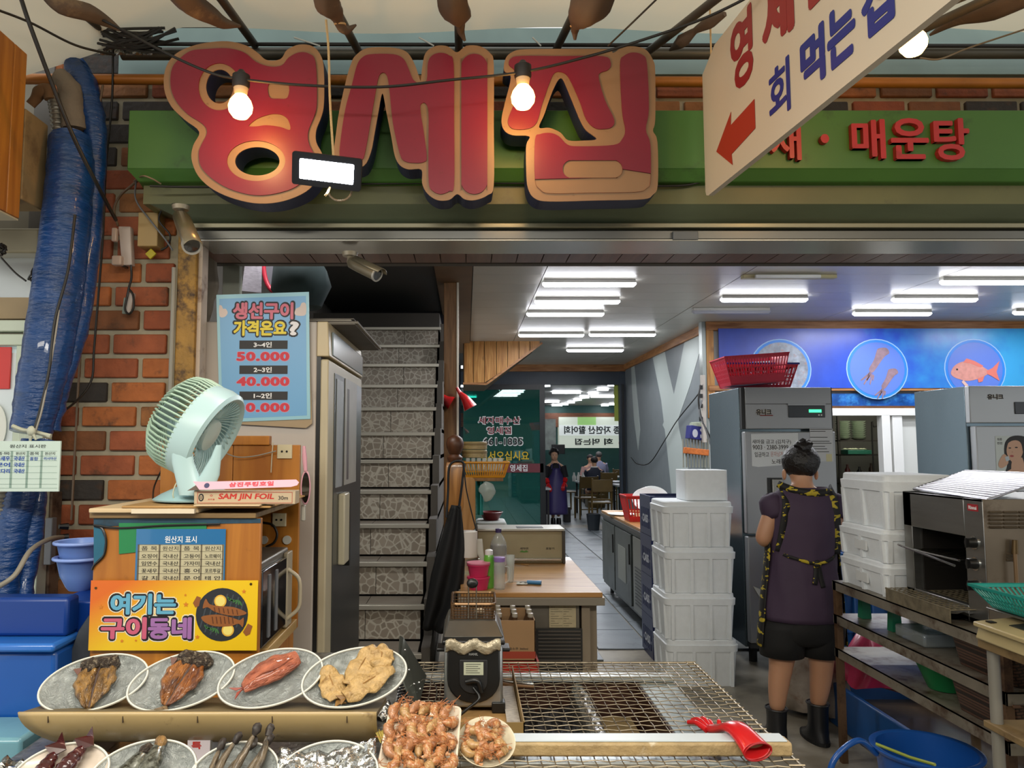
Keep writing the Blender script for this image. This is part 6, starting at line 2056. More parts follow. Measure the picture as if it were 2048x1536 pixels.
m.lathe([(.05,-.072),(.053,-.07),(.053,.07),(.05,.072),(.018,.072)],c=a,n=28)
m.build('roll_body',M('tissue','cfc8bf',.8),T,True,smooth=45)
m=MB().grid(lambda u,v: (a.x+.045+.035*u+.02*v*u,4.27,a.z+.03-v*.13*(.5+u)),5,8)
m.build('loose_sheet',M('tissue_sheet','b5b2a8',.7),T,True,smooth=60,solid=.001)
a,b_=P(915,955,4.83),P(951,1062,4.83)
MB().rrect([((b_.x-a.x)/2,(a.z-b_.z)/2,.03,0),((b_.x-a.x)/2,(a.z-b_.z)/2,.03,.02)],c=((a.x+b_.x)/2,4.83,(a.z+b_.z)/2),mat=Matrix.Rotation(math.radians(-90),4,'X')).build(
 'cutting_board',wood('board_wood','b98a56','a0733f','Z',.8,knots=False),label='round-cornered wooden cutting board hanging behind the newel post',cat='board',bevel=.003)
T=thing('side_shelf','narrow wooden shelf standing behind the newel post with baskets on it','shelf',(.06,5.0,0))
shelfw=wood('shelf_wood','8a6236','6a4724','Z',1,knots=False)
zbk=P(960,955,4.95).z
MB().box(-.075,-.05,4.86,5.20,0,1.62).build('shelf_side',shelfw,T,True,bevel=.002)
MB().box(-.05,.24,4.86,5.20,zbk-.02,zbk).build('shelf_board',shelfw,T,True,bevel=.002)
yb2=M('basket_yellow','d08f24',.4,var=.06)
def crate_basket(T,x0,x1,y0,y1,z0,z1,mat,fl=.02,slots=12,rows=2,world=True):
 """tapered slotted plastic basket built from rim, base and bars (each wall a lattice mesh)"""
 m=MB()
 ix0,ix1,iy0,iy1=x0+fl,x1-fl,y0+fl,y1-fl
 m.box(ix0,ix1,iy0,iy1,z0,z0+.004)
 th=.003
 bands=[(0,.12),(.88,1.0)]+[((r+1)/(rows+1)*.76+.10,(r+1)/(rows+1)*.76+.10+.05) for r in range(rows-1)]
 for (a_,b_) in bands:
  def lerp(p,q,t): return p+(q-p)*t
  za,zc=lerp(z0,z1,a_),lerp(z0,z1,b_)
  Xa0,Xa1,Ya0,Ya1=lerp(ix0,x0,a_),lerp(ix1,x1,a_),lerp(iy0,y0,a_),lerp(iy1,y1,a_)
  Xb0,Xb1,Yb0,Yb1=lerp(ix0,x0,b_),lerp(ix1,x1,b_),lerp(iy0,y0,b_),lerp(iy1,y1,b_)
  vs=[(Xa0,Ya0,za),(Xa1,Ya0,za),(Xa1,Ya1,za),(Xa0,Ya1,za),(Xb0,Yb0,zc),(Xb1,Yb0,zc),(Xb1,Yb1,zc),(Xb0,Yb1,zc)]
  m.add(vs,[(0,1,5,4),(1,2,6,5),(2,3,7,6),(3,0,4,7)])
  m.add([(v[0]+(th if v[0]<(x0+x1)/2 else-th),v[1]+(th if v[1]<(y0+y1)/2 else-th),v[2]) for v in vs],[(4,5,1,0),(5,6,2,1),(6,7,3,2),(7,4,0,3)])
 w=(x1-x0)/slots
 for i in range(slots+1):
  t_=i/slots
  for (ya,yc) in ((iy0,y0),(iy1,y1)):
   m.bar((ix0+(ix1-ix0)*t_,ya,z0+.003),(x0+(x1-x0)*t_,yc,z1-.003),w*.38,.003,up=(0,1,0))
 ns=max(3,int(slots*(y1-y0)/(x1-x0)))
 for i in range(ns+1):
  t_=i/ns
  for (xa,xc) in ((ix0,x0),(ix1,x1)):
   m.bar((xa,iy0+(iy1-iy0)*t_,z0+.003),(xc,y0+(y1-y0)*t_,z1-.003),.003,w*.38,up=(0,1,0))
 m.build('basket_lattice',mat,T,world=world)
 r=MB()
 r.box(x0-.006,x1+.006,y0-.006,y0+.003,z1-.006,z1+.003).box(x0-.006,x1+.006,y1-.003,y1+.006,z1-.006,z1+.003)
 r.box(x0-.006,x0+.003,y0+.003,y1-.003,z1-.006,z1+.003).box(x1-.003,x1+.006,y0+.003,y1-.003,z1-.006,z1+.003)
 r.build('basket_rim',mat,T,world=world)
T=thing('yellow_basket','yellow-orange plastic basket full of upturned glasses behind the newel post','basket',(.10,5.0,zbk))
a,b_=P(922,924,4.90),P(1018,955,4.90)
crate_basket(T,a.x,b_.x,4.88,5.14,zbk+.001,a.z,yb2,.03,18,2)
g_m=M('glass_clear','c9cfc9',.08,alpha=.45,coat=.6)
first=None
for r in range(2):
 for i in range(7):
  x=a.x+.045+i*.036
  loc=(x,4.95+r*.07,zbk+.035)
  if first is None:
   first=thing('glass_tumbler','upturned clear tumbler standing in the yellow basket','glass',loc,group='tumblers in the yellow basket')
   MB().lathe([(.0165,0),(.0165,.003),(.014,.088),(.012,.092),(.001,.092)],n=14).build('glass_body',g_m,first,smooth=50)
  else:
   copy_tree(first,loc=loc)
zst=P(950,905,5.1).z
for i,(h,lbl) in enumerate(((0,'lower round wooden steamer of a stack beside the tumblers'),(1,'upper round wooden steamer of a stack beside the tumblers'))):
 c=P(949,905,5.06)
 T=thing('bamboo_steamer',lbl,'steamer',(c.x,5.06,zbk+.128+i*.055))
 MB().lathe([(.080,0),(.084,.002),(.084,.048),(.080,.052),(.001,.050)],n=30).build('steamer_body',wood('steamer','a89468','8a774c','X',2,knots=False),T,smooth=35)
 MB().lathe([(.0845,.030),(.087,.031),(.087,.040),(.0845,.041)],n=30).build('steamer_band',M('band','7d6a42',.6),T,smooth=35)
m=MB().ell((0,0,0),(.05,.03,.065),16,12);noisy(m,.018,22)
for v in m.v:
 v+=P(975,982,4.85)
m.build('plastic_bag',M('thin_bag','b9c4bd',.25,alpha=.55),smooth=60,label='thin white plastic bag hanging under the yellow basket',cat='bag')
a,b_=P(954,958,5.0),P(966,1030,5.0)
m=MB().grid(lambda u,v: (a.x+(b_.x-a.x)*u,5.0+.01*math.sin(u*9),a.z+(b_.z-a.z)*v),6,8)
m.build('teal_towel',M('teal_cloth','2f9a96',.8),smooth=60,solid=.003,label='narrow teal towel hanging under the yellow basket',cat='towel')
T=thing('red_bowl','dark red plastic bowl on the white towels behind the prep table','bowl',tuple(P(982,1040,5.6)))
MB().lathe([(.05,0),(.055,.004),(.085,.055),(.09,.06),(.085,.062),(.05,.01),(.001,.008)],n=28).build('bowl_body',M('dark_red_bowl','6b2224',.35),T,smooth=45)
a,b_=P(952,1040,5.6),P(1012,1060,5.6)
MB().box(a.x,b_.x,5.45,5.75,b_.z-.25,a.z).build('towel_stack',M('towel_white','b9bfbc',.8,var=.08),label='folded white cloths on a ledge behind the wrapping machine',cat='cloth',bevel=.02)
MB().box(a.x-.05,b_.x+.05,5.42,5.8,0,b_.z-.25).build('steel_cabinet',dsteel,label='low steel cabinet behind the prep table, under the folded cloths',cat='cabinet',bevel=.005)
T=thing('blue_scissors','blue-handled scissors and scraps lying on the wooden table top','scissors',tuple(PZ(1062,1165,.802)))
c=PZ(1062,1165,.812)
MB().tube([c+Vector((-.02,.01,0)),c+Vector((.055,-.012,0))],.011,8).build('scissor_handle',M('handle_blue','2f6f9e',.4),T,True,smooth=60)
MB().tube([c+Vector((-.02,.02,0)),c+Vector((.06,.015,0))],.008,8).build('scissor_handle',M('handle_blue','2f6f9e',.4),T,True,smooth=60)
MB().tube([c+Vector((-.02,.012,0)),c+Vector((-.09,.04,-.004))],[.006,.002],6).build('scissor_blade',chrome,T,True)
m=MB().grid(lambda u,v: (c.x-.08+.06*u,c.y-.02+.04*v,.806+.006*math.sin(u*8)*math.sin(v*7)),8,6)
m.build('paper_scrap',M('scrap','b9b6aa',.7),smooth=50,solid=.001,label='crumpled pale scrap beside the blue scissors',cat='paper')
c=PZ(1042,1128,.804)
MB().tube([c,c+Vector((.045,-.05,.002))],.003,6).build('wooden_stick',wood('stick','c79a63','a87b45','X'),label='short pale wooden stick on the prep table top',cat='stick')
#black apron hanging on the newel
T=thing('black_apron','long black apron hung by its straps on the newel post','apron',tuple(P(885,1265,4.24)))
ap=M('apron_black','0b0b0d',.7,var=.2)
L_=[(903,1010),(893,1040),(878,1090),(862,1150),(852,1210),(845,1258)]
R2=[(922,1012),(926,1050),(930,1100),(928,1160),(920,1210),(893,1268)]
def apf(u,v):
 t_=v*5
 i=min(int(t_),4)
 f=t_-i
 l=(L_[i][0]+(L_[i+1][0]-L_[i][0])*f,L_[i][1]+(L_[i+1][1]-L_[i][1])*f)
 r=(R2[i][0]+(R2[i+1][0]-R2[i][0])*f,R2[i][1]+(R2[i+1][1]-R2[i][1])*f)
 p=P(l[0]+(r[0]-l[0])*u,l[1]+(r[1]-l[1])*u,4.24)
 p.y+=.02*math.sin(u*11+v*3)*(.3+v)
 return p
MB().grid(apf,16,20).build('apron_cloth',ap,T,True,smooth=70,solid=.004)
MB().tube(spline([P(893,1035,4.24),P(896,985,4.27),P(900,930,4.29),P(926,925,4.29),P(925,960,4.27),P(918,1015,4.24)],6),.007,6).build('apron_strap',ap,T,True,smooth=60)
MB().tube(spline([P(928,930,4.28),P(932,975,4.26),P(942,1020,4.25),P(953,1062,4.24)],6),.004,6).build('apron_strap',ap,T,True,smooth=60)
for i,(pts,lbl) in enumerate(((((885,792),(893,800),(903,806)),'red rubber glove hanging on the left of the wooden post'),(((920,786),(932,800),(941,816)),'red rubber glove hanging on the right of the wooden post'))):
 T=thing('hanging_glove',lbl,'glove',tuple(P(*pts[1],6.8)))
 q=[P(x,y,6.80) for x,y in pts]
 MB().tube(spline(q,5),[.02+.045*k/10 for k in range(11)],14).build('glove_sleeve',rg_m,T,True,smooth=60)
 MB().tube([q[0],q[0]+Vector((-.03,0,.05))],[.02,.012],8).build('glove_fingers',rg_m,T,True,smooth=60)
#cardboard box with bottles on a red crate in front of the table
cY=3.62
a,b_=P(978,1241,cY),P(1071,1322,cY)
T=thing('carton_box','open brown cardboard box holding small bottles in front of the prep table','box',((a.x+b_.x)/2,cY+.13,b_.z))
for (bx) in ((a.x,b_.x,cY,cY+.004,b_.z,a.z),(a.x,a.x+.004,cY,cY+.28,b_.z,a.z),(b_.x-.004,b_.x,cY,cY+.28,b_.z,a.z),(a.x,b_.x,cY+.276,cY+.28,b_.z,a.z),(a.x,b_.x,cY,cY+.28,b_.z,b_.z+.004)):
 MB().box(*bx).build('box_wall',M('carton_brown','9c7a55',.75,var=.06),T,True)
a3,b3=P(1010,1303,cY),P(1071,1317,cY)
MB().box(a.x,b3.x,cY-.001,cY,b3.z,a3.z).build('red_stripe',M('carton_red','9a3a24',.6),T,True)
m=MB();ptext(m,'참소주 360ml',1018,1295,1056,1300,cY-.001,.01);m.build('carton_print',M('ink_dark','2b2620',.6),T,True)
first=None
for i in range(3):
 for j in range(3):
  loc=(a.x+.05+i*.075,cY+.05+j*.085,b_.z+.006)
  if first is None:
   first=thing('small_bottle','small capped brown bottle inside the cardboard box','bottle',loc,group='bottles in the cardboard box')
   MB().lathe([(.024,0),(.026,.004),(.026,.12),(.012,.16),(.012,.185)],n=14).build('bottle_body',M('bottle_brown','4a3626',.2),first,smooth=45)
   MB().lathe([(.013,.185),(.014,.187),(.013,.203),(.005,.205)],n=14).build('bottle_cap',M('cap_grey','a29a8c',.4),first,smooth=45)
  else:
   copy_tree(first,loc=loc)
T=thing('red_crate','red plastic crate under the cardboard box','crate',((a.x+b_.x)/2,cY+.14,0))
crate_basket(T,a.x-.01,b_.x+.01,cY-.01,cY+.29,.0,b_.z-.004,M('crate_red','b02c20',.4),.004,8,3)
MB().box(a.x+.002,b_.x-.002,cY+.002,cY+.278,b_.z-.02,b_.z-.001).build('crate_top',M('crate_red','b02c20',.4),T,True)
#under-counter fridge in the middle, crates, foam boxes
T=thing('counter_fridge','dark worn under-counter refrigerator with a wooden top along the aisle','counter',(1.78,7.1,0))
cfm=M('counter_steel','4d5250',.4,.5,var=.25,vs=4,dirt='23241f',da=.5,ds=5)
X0c,X1c=1.47,2.05
MB().box(X0c+.02,X1c,6.12,8.25,.10,.80).build('counter_body',cfm,T,True,bevel=.004)
MB().box(X0c,X1c,6.08,8.30,.80,.835).build('top_frame',M('top_frame','3a3733',.5),T,True,bevel=.003)
MB().box(X0c+.01,X1c,6.09,8.29,.835,.86).build('wooden_top',pw,T,True,bevel=.003)
for i,(ya,yb) in enumerate(((7.55,8.2),(6.80,7.5))):
 d=MB().box(X0c,X0c+.02,ya,yb,.14,.77).build('door',cfm,T,True,bevel=.004)
 MB().box(X0c-.01,X0c,ya+.04,ya+.07,.5,.68).build('door_handle',blackp,d,True)
MB().box(X0c-.002,X0c+.02,6.18,6.70,.14,.77).build('vent_panel',M('vent_steel','77776f',.35,.5),T,True,bevel=.003)
for i in range(12):
 MB().box(X0c-.006,X0c-.002,6.3,6.62,.20+i*.028,.212+i*.028).build('vent_slat',blackp,T,True)
MB().box(X0c-.004,X0c-.002,7.0,7.35,.3,.62).build('notice_card',M('card_grey','8b8f88',.6),T,True)
for y in (6.2,8.1):
 for x in (X0c+.08,X1c-.08):
  MB().cyl((x,y,0),(x,y,.1),.02,n=8).build('foot',blackp,T,True)
T=thing('red_colander','red plastic basket with white plates leaning in it on the wooden counter','basket',(1.75,7.0,.86))
a,b_=P(1252,992,7.0),P(1334,1033,7.0)
crate_basket(T,a.x,b_.x,6.98,7.28,.861,a.z,M('colander_red','c0282a',.4),.04,12,2)
pwm=M('china_white','d4d8d6',.25,coat=.4)
for i in range(3):
 c=P(1296+i*5,1000-i*2,7.1+i*.05)
 m4=Matrix.Rotation(math.radians(62),4,'X')
 m=MB().lathe([(.001,0),(.08,0),(.15,.012),(.152,.010),(.08,-.006),(.001,-.006)],c=c,n=32,mat=m4,sy=.8)
 m.build('white_platter',pwm,smooth=50,label='%s white oval platter leaning in the red basket on the counter' % ('front','middle','rear')[i],cat='plate',group='platters in the red basket')
T=thing('flat_plate','flat white oval plate on the far corner of the wooden counter','plate',tuple(PZ(1243,1030,.862)))
MB().lathe([(.001,0),(.10,0),(.14,.015),(.142,.013),(.10,-.004),(.001,-.004)],n=30).build('plate_body',pwm,T,smooth=50)
c=PZ(1302,1052,.87)
T=thing('metal_grinder','small dark metal hand mixer lying on the near end of the counter','tool',(c.x,c.y,.861))
MB().cyl(c+Vector((-.06,0,.04)),c+Vector((.05,0,.04)),.038,n=14).build('tool_body',M('tool_steel','4b4f5e',.35,.6),T,True,smooth=40)
MB().tube([c+Vector((-.06,-.02,.07)),c+Vector((-.09,-.02,.03)),c+Vector((-.05,-.03,.0))],.006,6).build('tool_arm',chrome,T,True)
c=P(1376,958,7.0)
MB().lathe([(.06,0),(.07,.03),(.06,.09),(.02,.12)],c=(c.x,7.6,.861),n=16).build('dark_pot',M('pot_dark','2c2f30',.35,.5),smooth=45,label='dark small pot on the counter behind the small foam box',cat='pot')
navyc=M('crate_navy','14204f',.4,var=.08)
cx_=P(1303,1100,5.62).x
first=None
clab=['bottom dark blue crate beside the white foam boxes, resting on the floor','second dark blue crate from the floor beside the white foam boxes',
  'third dark blue crate from the floor beside the white foam boxes','topmost dark blue crate beside the white foam boxes']
for i in range(4):
 if first is None:
  first=thing('drinks_crate',clab[0],'crate',(cx_+.19,5.80,0),group='dark blue crates')
  m=MB()
  for (bx) in ((-.19,.19,-.17,-.16),(-.19,.19,.16,.17),(-.19,-.18,-.17,.17),(.18,.19,-.17,.17)):
   m.box(*bx,0,.05).box(*bx,.20,.295)
   m.box(*bx,.10,.12)
  for sx_ in (-1,1):
   for sy_ in (-1,1):
    m.box(min(sx_*.19,sx_*.15),max(sx_*.19,sx_*.15),min(sy_*.17,sy_*.13),max(sy_*.17,sy_*.13),0,.295)
  for k in range(7):
   x=-.15+k*.05
   m.box(x-.006,x+.006,-.17,-.162,0,.29)
   y=-.14+k*.045
   m.box(-.19,-.182,y-.012,y+.012,0,.29)
  m.box(-.18,.18,-.16,.16,0,.01)
  m.build('crate_body',navyc,first)
  m=MB();text(m,'CASS',-.02,.12,.16,.07,frame((0,0,0),u=(0,-1,0)) @ Matrix.Translation((0,-.192,0)),bold=.04)
  fr2=Matrix.Translation((-.1905,0,0)) @ frame((0,0,0),u=(0,-1,0))
  m=MB();text(m,'CASS',.0,.12,.17,.06,fr2,bold=.04)
  m.build('crate_lettering',M('crate_print','b9bcc4',.5),first)
 else:
  copy_tree(first,loc=(cx_+.19,5.80,.298*i),label=clab[i])
def foam_box(T,w,d,h,lid=.075,ribs=4,rad=.05,mat=foam,dark=None):
 MB().rrect([(w/2-.022,d/2-.022,rad*.8,0),(w/2-.006,d/2-.006,rad,h-lid-.002)]).build('box_body',mat,T,smooth=30)
 MB().rrect([(w/2,d/2,rad,h-lid),(w/2+.003,d/2+.003,rad,h-lid*.45),(w/2-.006,d/2-.006,rad,h-lid*.4),(w/2-.008,d/2-.008,rad,h-.006),(w/2-.014,d/2-.014,rad,h)]).build('box_lid',mat,T,smooth=30)
 for i in range(ribs):
  x=-w/2+rad+(w-2*rad)*i/(ribs-1)
  MB().frustum(x-.010,x+.010,-d/2+.006,-d/2+.03,.0,x-.010,x+.010,-d/2-.001,-d/2+.03,h-lid).build('rib',mat,T)
 for i in range(3):
  y=-d/2+rad+(d-2*rad)*i/2
  MB().frustum(-w/2+.006,-w/2+.03,y-.010,y+.010,.0,-w/2-.001,-w/2+.03,y-.010,y+.010,h-lid).build('rib',mat,T)
fl=['bottom large white foam box of the tall stack, on the floor beside the fridge','second large white foam box from the floor in the tall stack',
  'third large white foam box from the floor in the tall stack','topmost large white foam box, under the small foam box']
fcx=(P(1332,1100,5.0).x+P(1476,1100,5.0).x)/2
fw=P(1476,1100,5.0).x-P(1332,1100,5.0).x
hs_=[.0,.300,.600,.895]
first=thing('foam_box',fl[0],'foam box',(fcx,5.22,0),group='large foam boxes in the tall stack')
foam_box(first,fw,.40,.297)
for i in range(1,4):
 copy_tree(first,loc=(fcx+(-.008,.0,-.006)[i-1],5.22,.299*i),label=fl[i])
T=thing('small_foam_box','small plain white foam box on top of the tall foam stack','foam box',((P(1370,960,5.1).x+P(1456,960,5.1).x)/2,5.22,.299*4))
w_=P(1456,960,5.08).x-P(1370,960,5.08).x
MB().rrect([(w_/2,.12,.02,0),(w_/2,.12,.02,.205)]).build('box_body',foam,T,smooth=30,bevel=.004)
m=MB().box(-.085,.085,-.05,.05,-.08,.08)
c=P(1392,866,9.12)
T=thing('blue_packet','dark blue packaging box with white ovals hung at the wall corner above the foam boxes','box',tuple(c),rz=.2)
MB().cbox((0,0,0),(.21,.12,.16),(0,math.radians(8),0)).build('packet_body',M('packet_blue','20256e',.4,var=.15),T,bevel=.004)
MB().prism(ellipse(-.045,-.005,.035,.05,20),.002,frame((0,-.063,0))).build('packet_print',M('oval_white','b7bac4',.5),T)
MB().prism(ellipse(.055,.035,.035,.026,20),.002,frame((0,-.063,0))).build('packet_print',M('oval_white','b7bac4',.5),T)
MB().box(.02,.09,-.064,-.062,-.06,-.02).build('packet_print',M('oval_white','b7bac4',.5),T)
MB().cyl((-.06,0,.08),(.05,0,.085),.05,n=16).build('packet_roll',M('roll_pale','a9b29e',.4),T,smooth=40)
c=P(1392,903,9.10)
m=MB().cbox(c,(.30,.06,.075),(0,math.radians(6),0))
m.build('orange_bundle',M('orange_pack','c06a2e',.5,var=.3,vs=30,dirt='8a3c14',da=.5),bevel=.008,label='orange wrapped bundle hanging under the blue packet',cat='bundle')
m=MB()
for i in range(9):
 x=P(1366+i*6.2,890,9.13).x
 m.cyl((x,9.13,P(0,935,9.13).z),(x,9.13,P(0,878,9.13).z),.010,n=6)
m.build('skewer_bundle',M('skewer_grey','8f9186',.4,.3),label='row of grey metal skewers hanging behind the orange bundle',cat='skewers')
a,b_=P(1403,750,9.0),P(1414,885,9.0)
T=thing('power_strip','long white power strip with black plugs on the corner above the foam boxes','power strip',((a.x+b_.x)/2,9.0,b_.z))
MB().box(a.x,b_.x,9.0,9.06,b_.z,a.z).build('strip_body',M('strip_white','b5aea6',.4),T,True,bevel=.004)
for py in (775,792,812,838):
 c=P(1402,py,8.98)
 MB().cbox(c,(.03,.05,.05)).build('plug',blackp,T,True)
for k,qs in enumerate((((1401,770),(1397,800),(1404,840),(1422,880),(1432,935)),((1404,800),(1399,825),(1412,860),(1425,900),(1438,940)))):
 MB().tube(spline([P(x,y,8.6) for x,y in qs],6),.010,6).build('cable',greyp if k else blackc,smooth=60,label=('black' if not k else 'grey')+' cable drooping from the power strip on the corner',cat='cable')
MB().tube(spline([P(1405,770,9.0),PX(1395,790,2.97),PX(1355,840,2.99),PX(1330,880,2.99),PX(1300,925,2.99),PX(1275,928,2.99),PX(1262,915,2.99)],8),.008,6).build('cable',blackc,smooth=60,label='long black cable sagging across the grey ribbon-print wall',cat='cable')
#FRIDGES
fs=M('fridge_front','9c9fa2',.38,.35,var=.03,vs=3)
fside=M('fridge_side','6a7a82',.25,.75,var=.12,vs=2,stretch=(1,1,.3),bump=.04,bs=5)
def fridge(lbl,x0,x1,Y,Yb,zt,zbt,cfg):
 T=thing('steel_fridge',lbl,'fridge',((x0+x1)/2,Y+.3,0))
 MB().box(x0,x1,Y+.04,Yb,.12,zt).build('body',fside,T,True,bevel=.004)
 for xx in (x0+.08,x1-.08):
  for yy in (Y+.12,Yb-.1):
   MB().cyl((xx,yy,0),(xx,yy,.12),.03,n=10).build('caster',blackp,T,True)
 return T
fY1=5.5
x0,x1=P(1484,900,fY1).x,P(1668,900,fY1).x
zt=P(1560,775,fY1).z
T=fridge('stainless fridge with red baskets on top and handwritten notes on its door',x0,x1,fY1,6.22,zt,0,None)
zp=P(1560,858,fY1).z
MB().box(x0+.03,x1-.01,fY1-.01,fY1+.04,zp,zt).build('top_panel',fs,T,True,bevel=.005)
MB().box(x0+.005,x0+.03,fY1,fY1+.04,zp,zt).build('panel_edge',blackp,T,True)
MB().box(x1-.01,x1,fY1,fY1+.04,zp,zt).build('panel_edge',blackp,T,True)
MB().box(x0+.03,x1-.01,fY1-.012,fY1-.01,P(0,809,fY1).z,P(0,807,fY1).z).build('panel_seam',greyp,T,True)
zm=P(0,1070,fY1).z
zb=P(0,1285,fY1).z
for (za,zc) in ((zm+.008,zp-.02),(zb,zm-.008)):
 d=MB().box(x0+.01,x1,fY1-.03,fY1+.035,za,zc).build('door',fs,T,True,bevel=.008)
 hz1,hz0=(P(0,955,fY1).z,P(0,1062,fY1).z) if za>1-.5 and za>zm else (P(0,1085,fY1).z,P(0,1190,fY1).z)
 hx0,hx1=P(1500,0,fY1).x,P(1528,0,fY1).x
 MB().box(hx0,hx1,fY1-.034,fY1-.03,hz0,hz1).build('handle_recess',blackp,d,True)
 MB().box(hx0+.03,hx1+.004,fY1-.05,fY1-.03,hz0+.01,hz1-.01).build('door_handle',M('handle_steel','8f8e88',.3,.7),d,True,bevel=.004)
MB().box(x0+.02,x1-.01,fY1,fY1+.04,.12,zb-.01).build('kick_panel',M('kick_dark','3b3d3e',.5),T,True)
yq=fY1-.0125
a,b_=P(1576,811,yq),P(1650,835,yq)
dp=MB().box(a.x,b_.x,yq-.006,yq,b_.z,a.z).build('display_panel',M('display_dark','22282e',.3),T,True,bevel=.003)
MB().box(a.x-.004,b_.x+.004,yq-.010,yq,a.z,a.z+.014).build('display_hood',fs,T,True)
a,b_=P(1617,819,yq),P(1642,825,yq)
MB().box(a.x,b_.x,yq-.008,yq-.006,b_.z,a.z).build('green_readout',emis('led_green','3fe08a',2.5),dp,True)
for px in (1638,1643):
 c=P(px,830,yq-.008)
 MB().cyl((c.x,yq-.009,c.z),(c.x,yq-.006,c.z),.006,n=10).build('button',whitep,dp,True)
lg=M('logo_black','19120f',.5)
for lift_,bold,mk_ in ((0.001,.10,M('logo_cream','c9bfae',.5)),(.002,.04,lg)):
 m=MB();ptext(m,'유니크',1512,818,1543,830,yq,bold,lift_);m.build('logo_lettering',mk_,T,True)
a,b_=P(1520,830,yq),P(1546,832,yq)
MB().box(a.x,b_.x,yq-.001,yq,b_.z,a.z).build('logo_line',M('logo_red','7a2a22',.5),T,True)
yq=fY1-.031
T=thing('handwritten_note','white handwritten paper taped on the fridge door by the cook’s head','note',tuple(P(1550,935,yq)))
T['label']='white handwritten paper taped on the fridge door beside the bun-haired cook'
ppoly('note_paper',[(1502,868),(1596,866),(1597,928),(1516,934),(1504,932)],yq,M('note_white','d6dadb',.6),T,0,th=.001)
m=MB()
ptext(m,'새마을 금고 (김치구)',1504,879,1582,889,yq,.012,.0015)
ptext(m,'9003 · 2380-3999 · 7',1505,890,1590,899,yq,.012,.0015)
ptext(m,'입금하고',1509,904,1538,914,yq,.012,.0015)
ptext(m,'노래주세요',1543,918,1590,928,yq,.012,.0015)
m.build('note_writing',M('ink_dark','2b2620',.6),T,True)
m=MB();ptext(m,'문자남겨요',1541,903,1572,913,yq,.01,.0015);m.build('note_writing_red',M('ink_faded_red','b98a80',.5),T,True)
T=thing('printed_note','printed notice with dark lines at the upper corner of the fridge door','notice',tuple(P(1642,920,yq)))
ppoly('notice_paper',[(1619,857),(1665,857),(1667,923),(1622,923)],yq,M('note_grey','c3c6c8',.6),T,0,th=.001)
m=MB()
for i,yy in enumerate((858,862,874,882,886,892,897,903)):
 a,b_=P(1620,yy,yq-.001),P(1664-(i*13) % 17,yy+1.2,yq-.001)
 m.box(a.x,b_.x,yq-.0018,yq-.001,b_.z,a.z)
m.build('notice_lines',M('ink_dark','2b2620',.6),T,True)
a,b_=P(1652,908,yq),P(1664,923,yq)
MB().box(a.x,b_.x,yq-.002,yq-.001,b_.z,a.z).build('notice_picture',M('pale_yellow','c9c39a',.5),T,True)
T=thing('paper_curl','white sheet curling off the lower fridge door','paper',tuple(P(1518,1195,fY1-.05)))
m=MB().grid(lambda u,v: P(1506+20*u,1172+8*u+24*v*u,fY1-.035-.03*u*v),6,6)
m.build('paper_sheet',whitep,T,True,smooth=60,solid=.001)
br=M('basket_red','d02c48',.4,var=.06)
T=thing('shopping_basket','large red slotted basket, topmost on the fridge, tilted toward the wall','basket',tuple(P(1500,775,5.75)),rot=(0,math.radians(-4),0))
WM[T.name]=Matrix.LocRotScale(T.location,T.rotation_euler.copy(),None)
crate_basket(T,-.23,.25,-.17,.17,.02,.235,br,.045,22,4,world=False)
MB().box(-.195,.215,-.138,-.136,.03,.09).build('solid_skirt',br,T)
T=thing('shopping_basket','red slotted basket with a blue rim under the topmost one on the fridge','basket',tuple(P(1515,776,5.95)),rot=(0,0,0))
WM[T.name]=Matrix.LocRotScale(T.location,None,None)
crate_basket(T,-.29,.27,-.12,.17,.0,.175,br,.045,18,4,world=False)
MB().box(-.28,.285,-.13,.18,.176,.19).build('blue_rim',M('rim_navy','23309a',.4),T)
fY2=5.4
x0,x1=P(1942,900,fY2).x,P(1942,900,fY2).x+.75
zt=P(1990,772,fY2).z
T=fridge('second stainless fridge at the right edge, with a poster of a dark-haired woman',x0,x1,fY2,6.05,zt,0,None)
MB().box(x0,x1,fY2-.01,fY2+.04,P(0,846,fY2).z,zt).build('top_panel',M('fridge_pale','b9bdc0',.35,.2),T,True,bevel=.006)
d=MB().box(x0+.02,x1,fY2-.03,fY2+.035,.2,P(0,852,fY2).z).build('door',M('fridge_pale','b9bdc0',.35,.2),T,True,bevel=.008)
yq=fY2-.011
for lift_,bold,mk_ in ((0.001,.10,M('logo_cream','c9bfae',.5)),(.002,.04,lg)):
 m=MB();ptext(m,'유니크',1974,788,2007,799,yq,bold,lift_);m.build('logo_lettering',mk_,T,True)
a,b_=P(2028,804,yq),P(2100,828,yq)
MB().box(a.x,b_.x,yq-.006,yq,b_.z,a.z).build('display_panel',M('display_dark','22282e',.3),T,True,bevel=.003)
yq=fY2-.031
T=thing('woman_poster','pale poster of a dark-haired woman holding a small glass on the right fridge','poster',tuple(P(2020,945,yq)))
ppoly('poster_sheet',[(1990,872),(2070,872),(2072,945),(1993,945)],yq,M('poster_pale','d3dbd6',.4),T,0,th=.001)
skin_p=M('poster_skin','d9ad90',.5)
hair_p=M('poster_hair','1d1716',.5)
ppoly('hair_print',[(2012,945),(2014,930),(2008,905),(2010,885),(2020,874),(2036,871),(2054,876),(2062,895),(2064,945),(2040,945)],yq,hair_p,T,.0012,sm=3)
ppoly('neck_print',[(2024,920),(2044,915),(2048,930),(2062,945),(2012,945),(2022,938)],yq,skin_p,T,.0018,sm=2)
ppoly('face_print',[(2014,892),(2020,880),(2032,877),(2042,885),(2046,902),(2038,920),(2028,926),(2020,920),(2013,906)],yq,skin_p,T,.0024,sm=3)
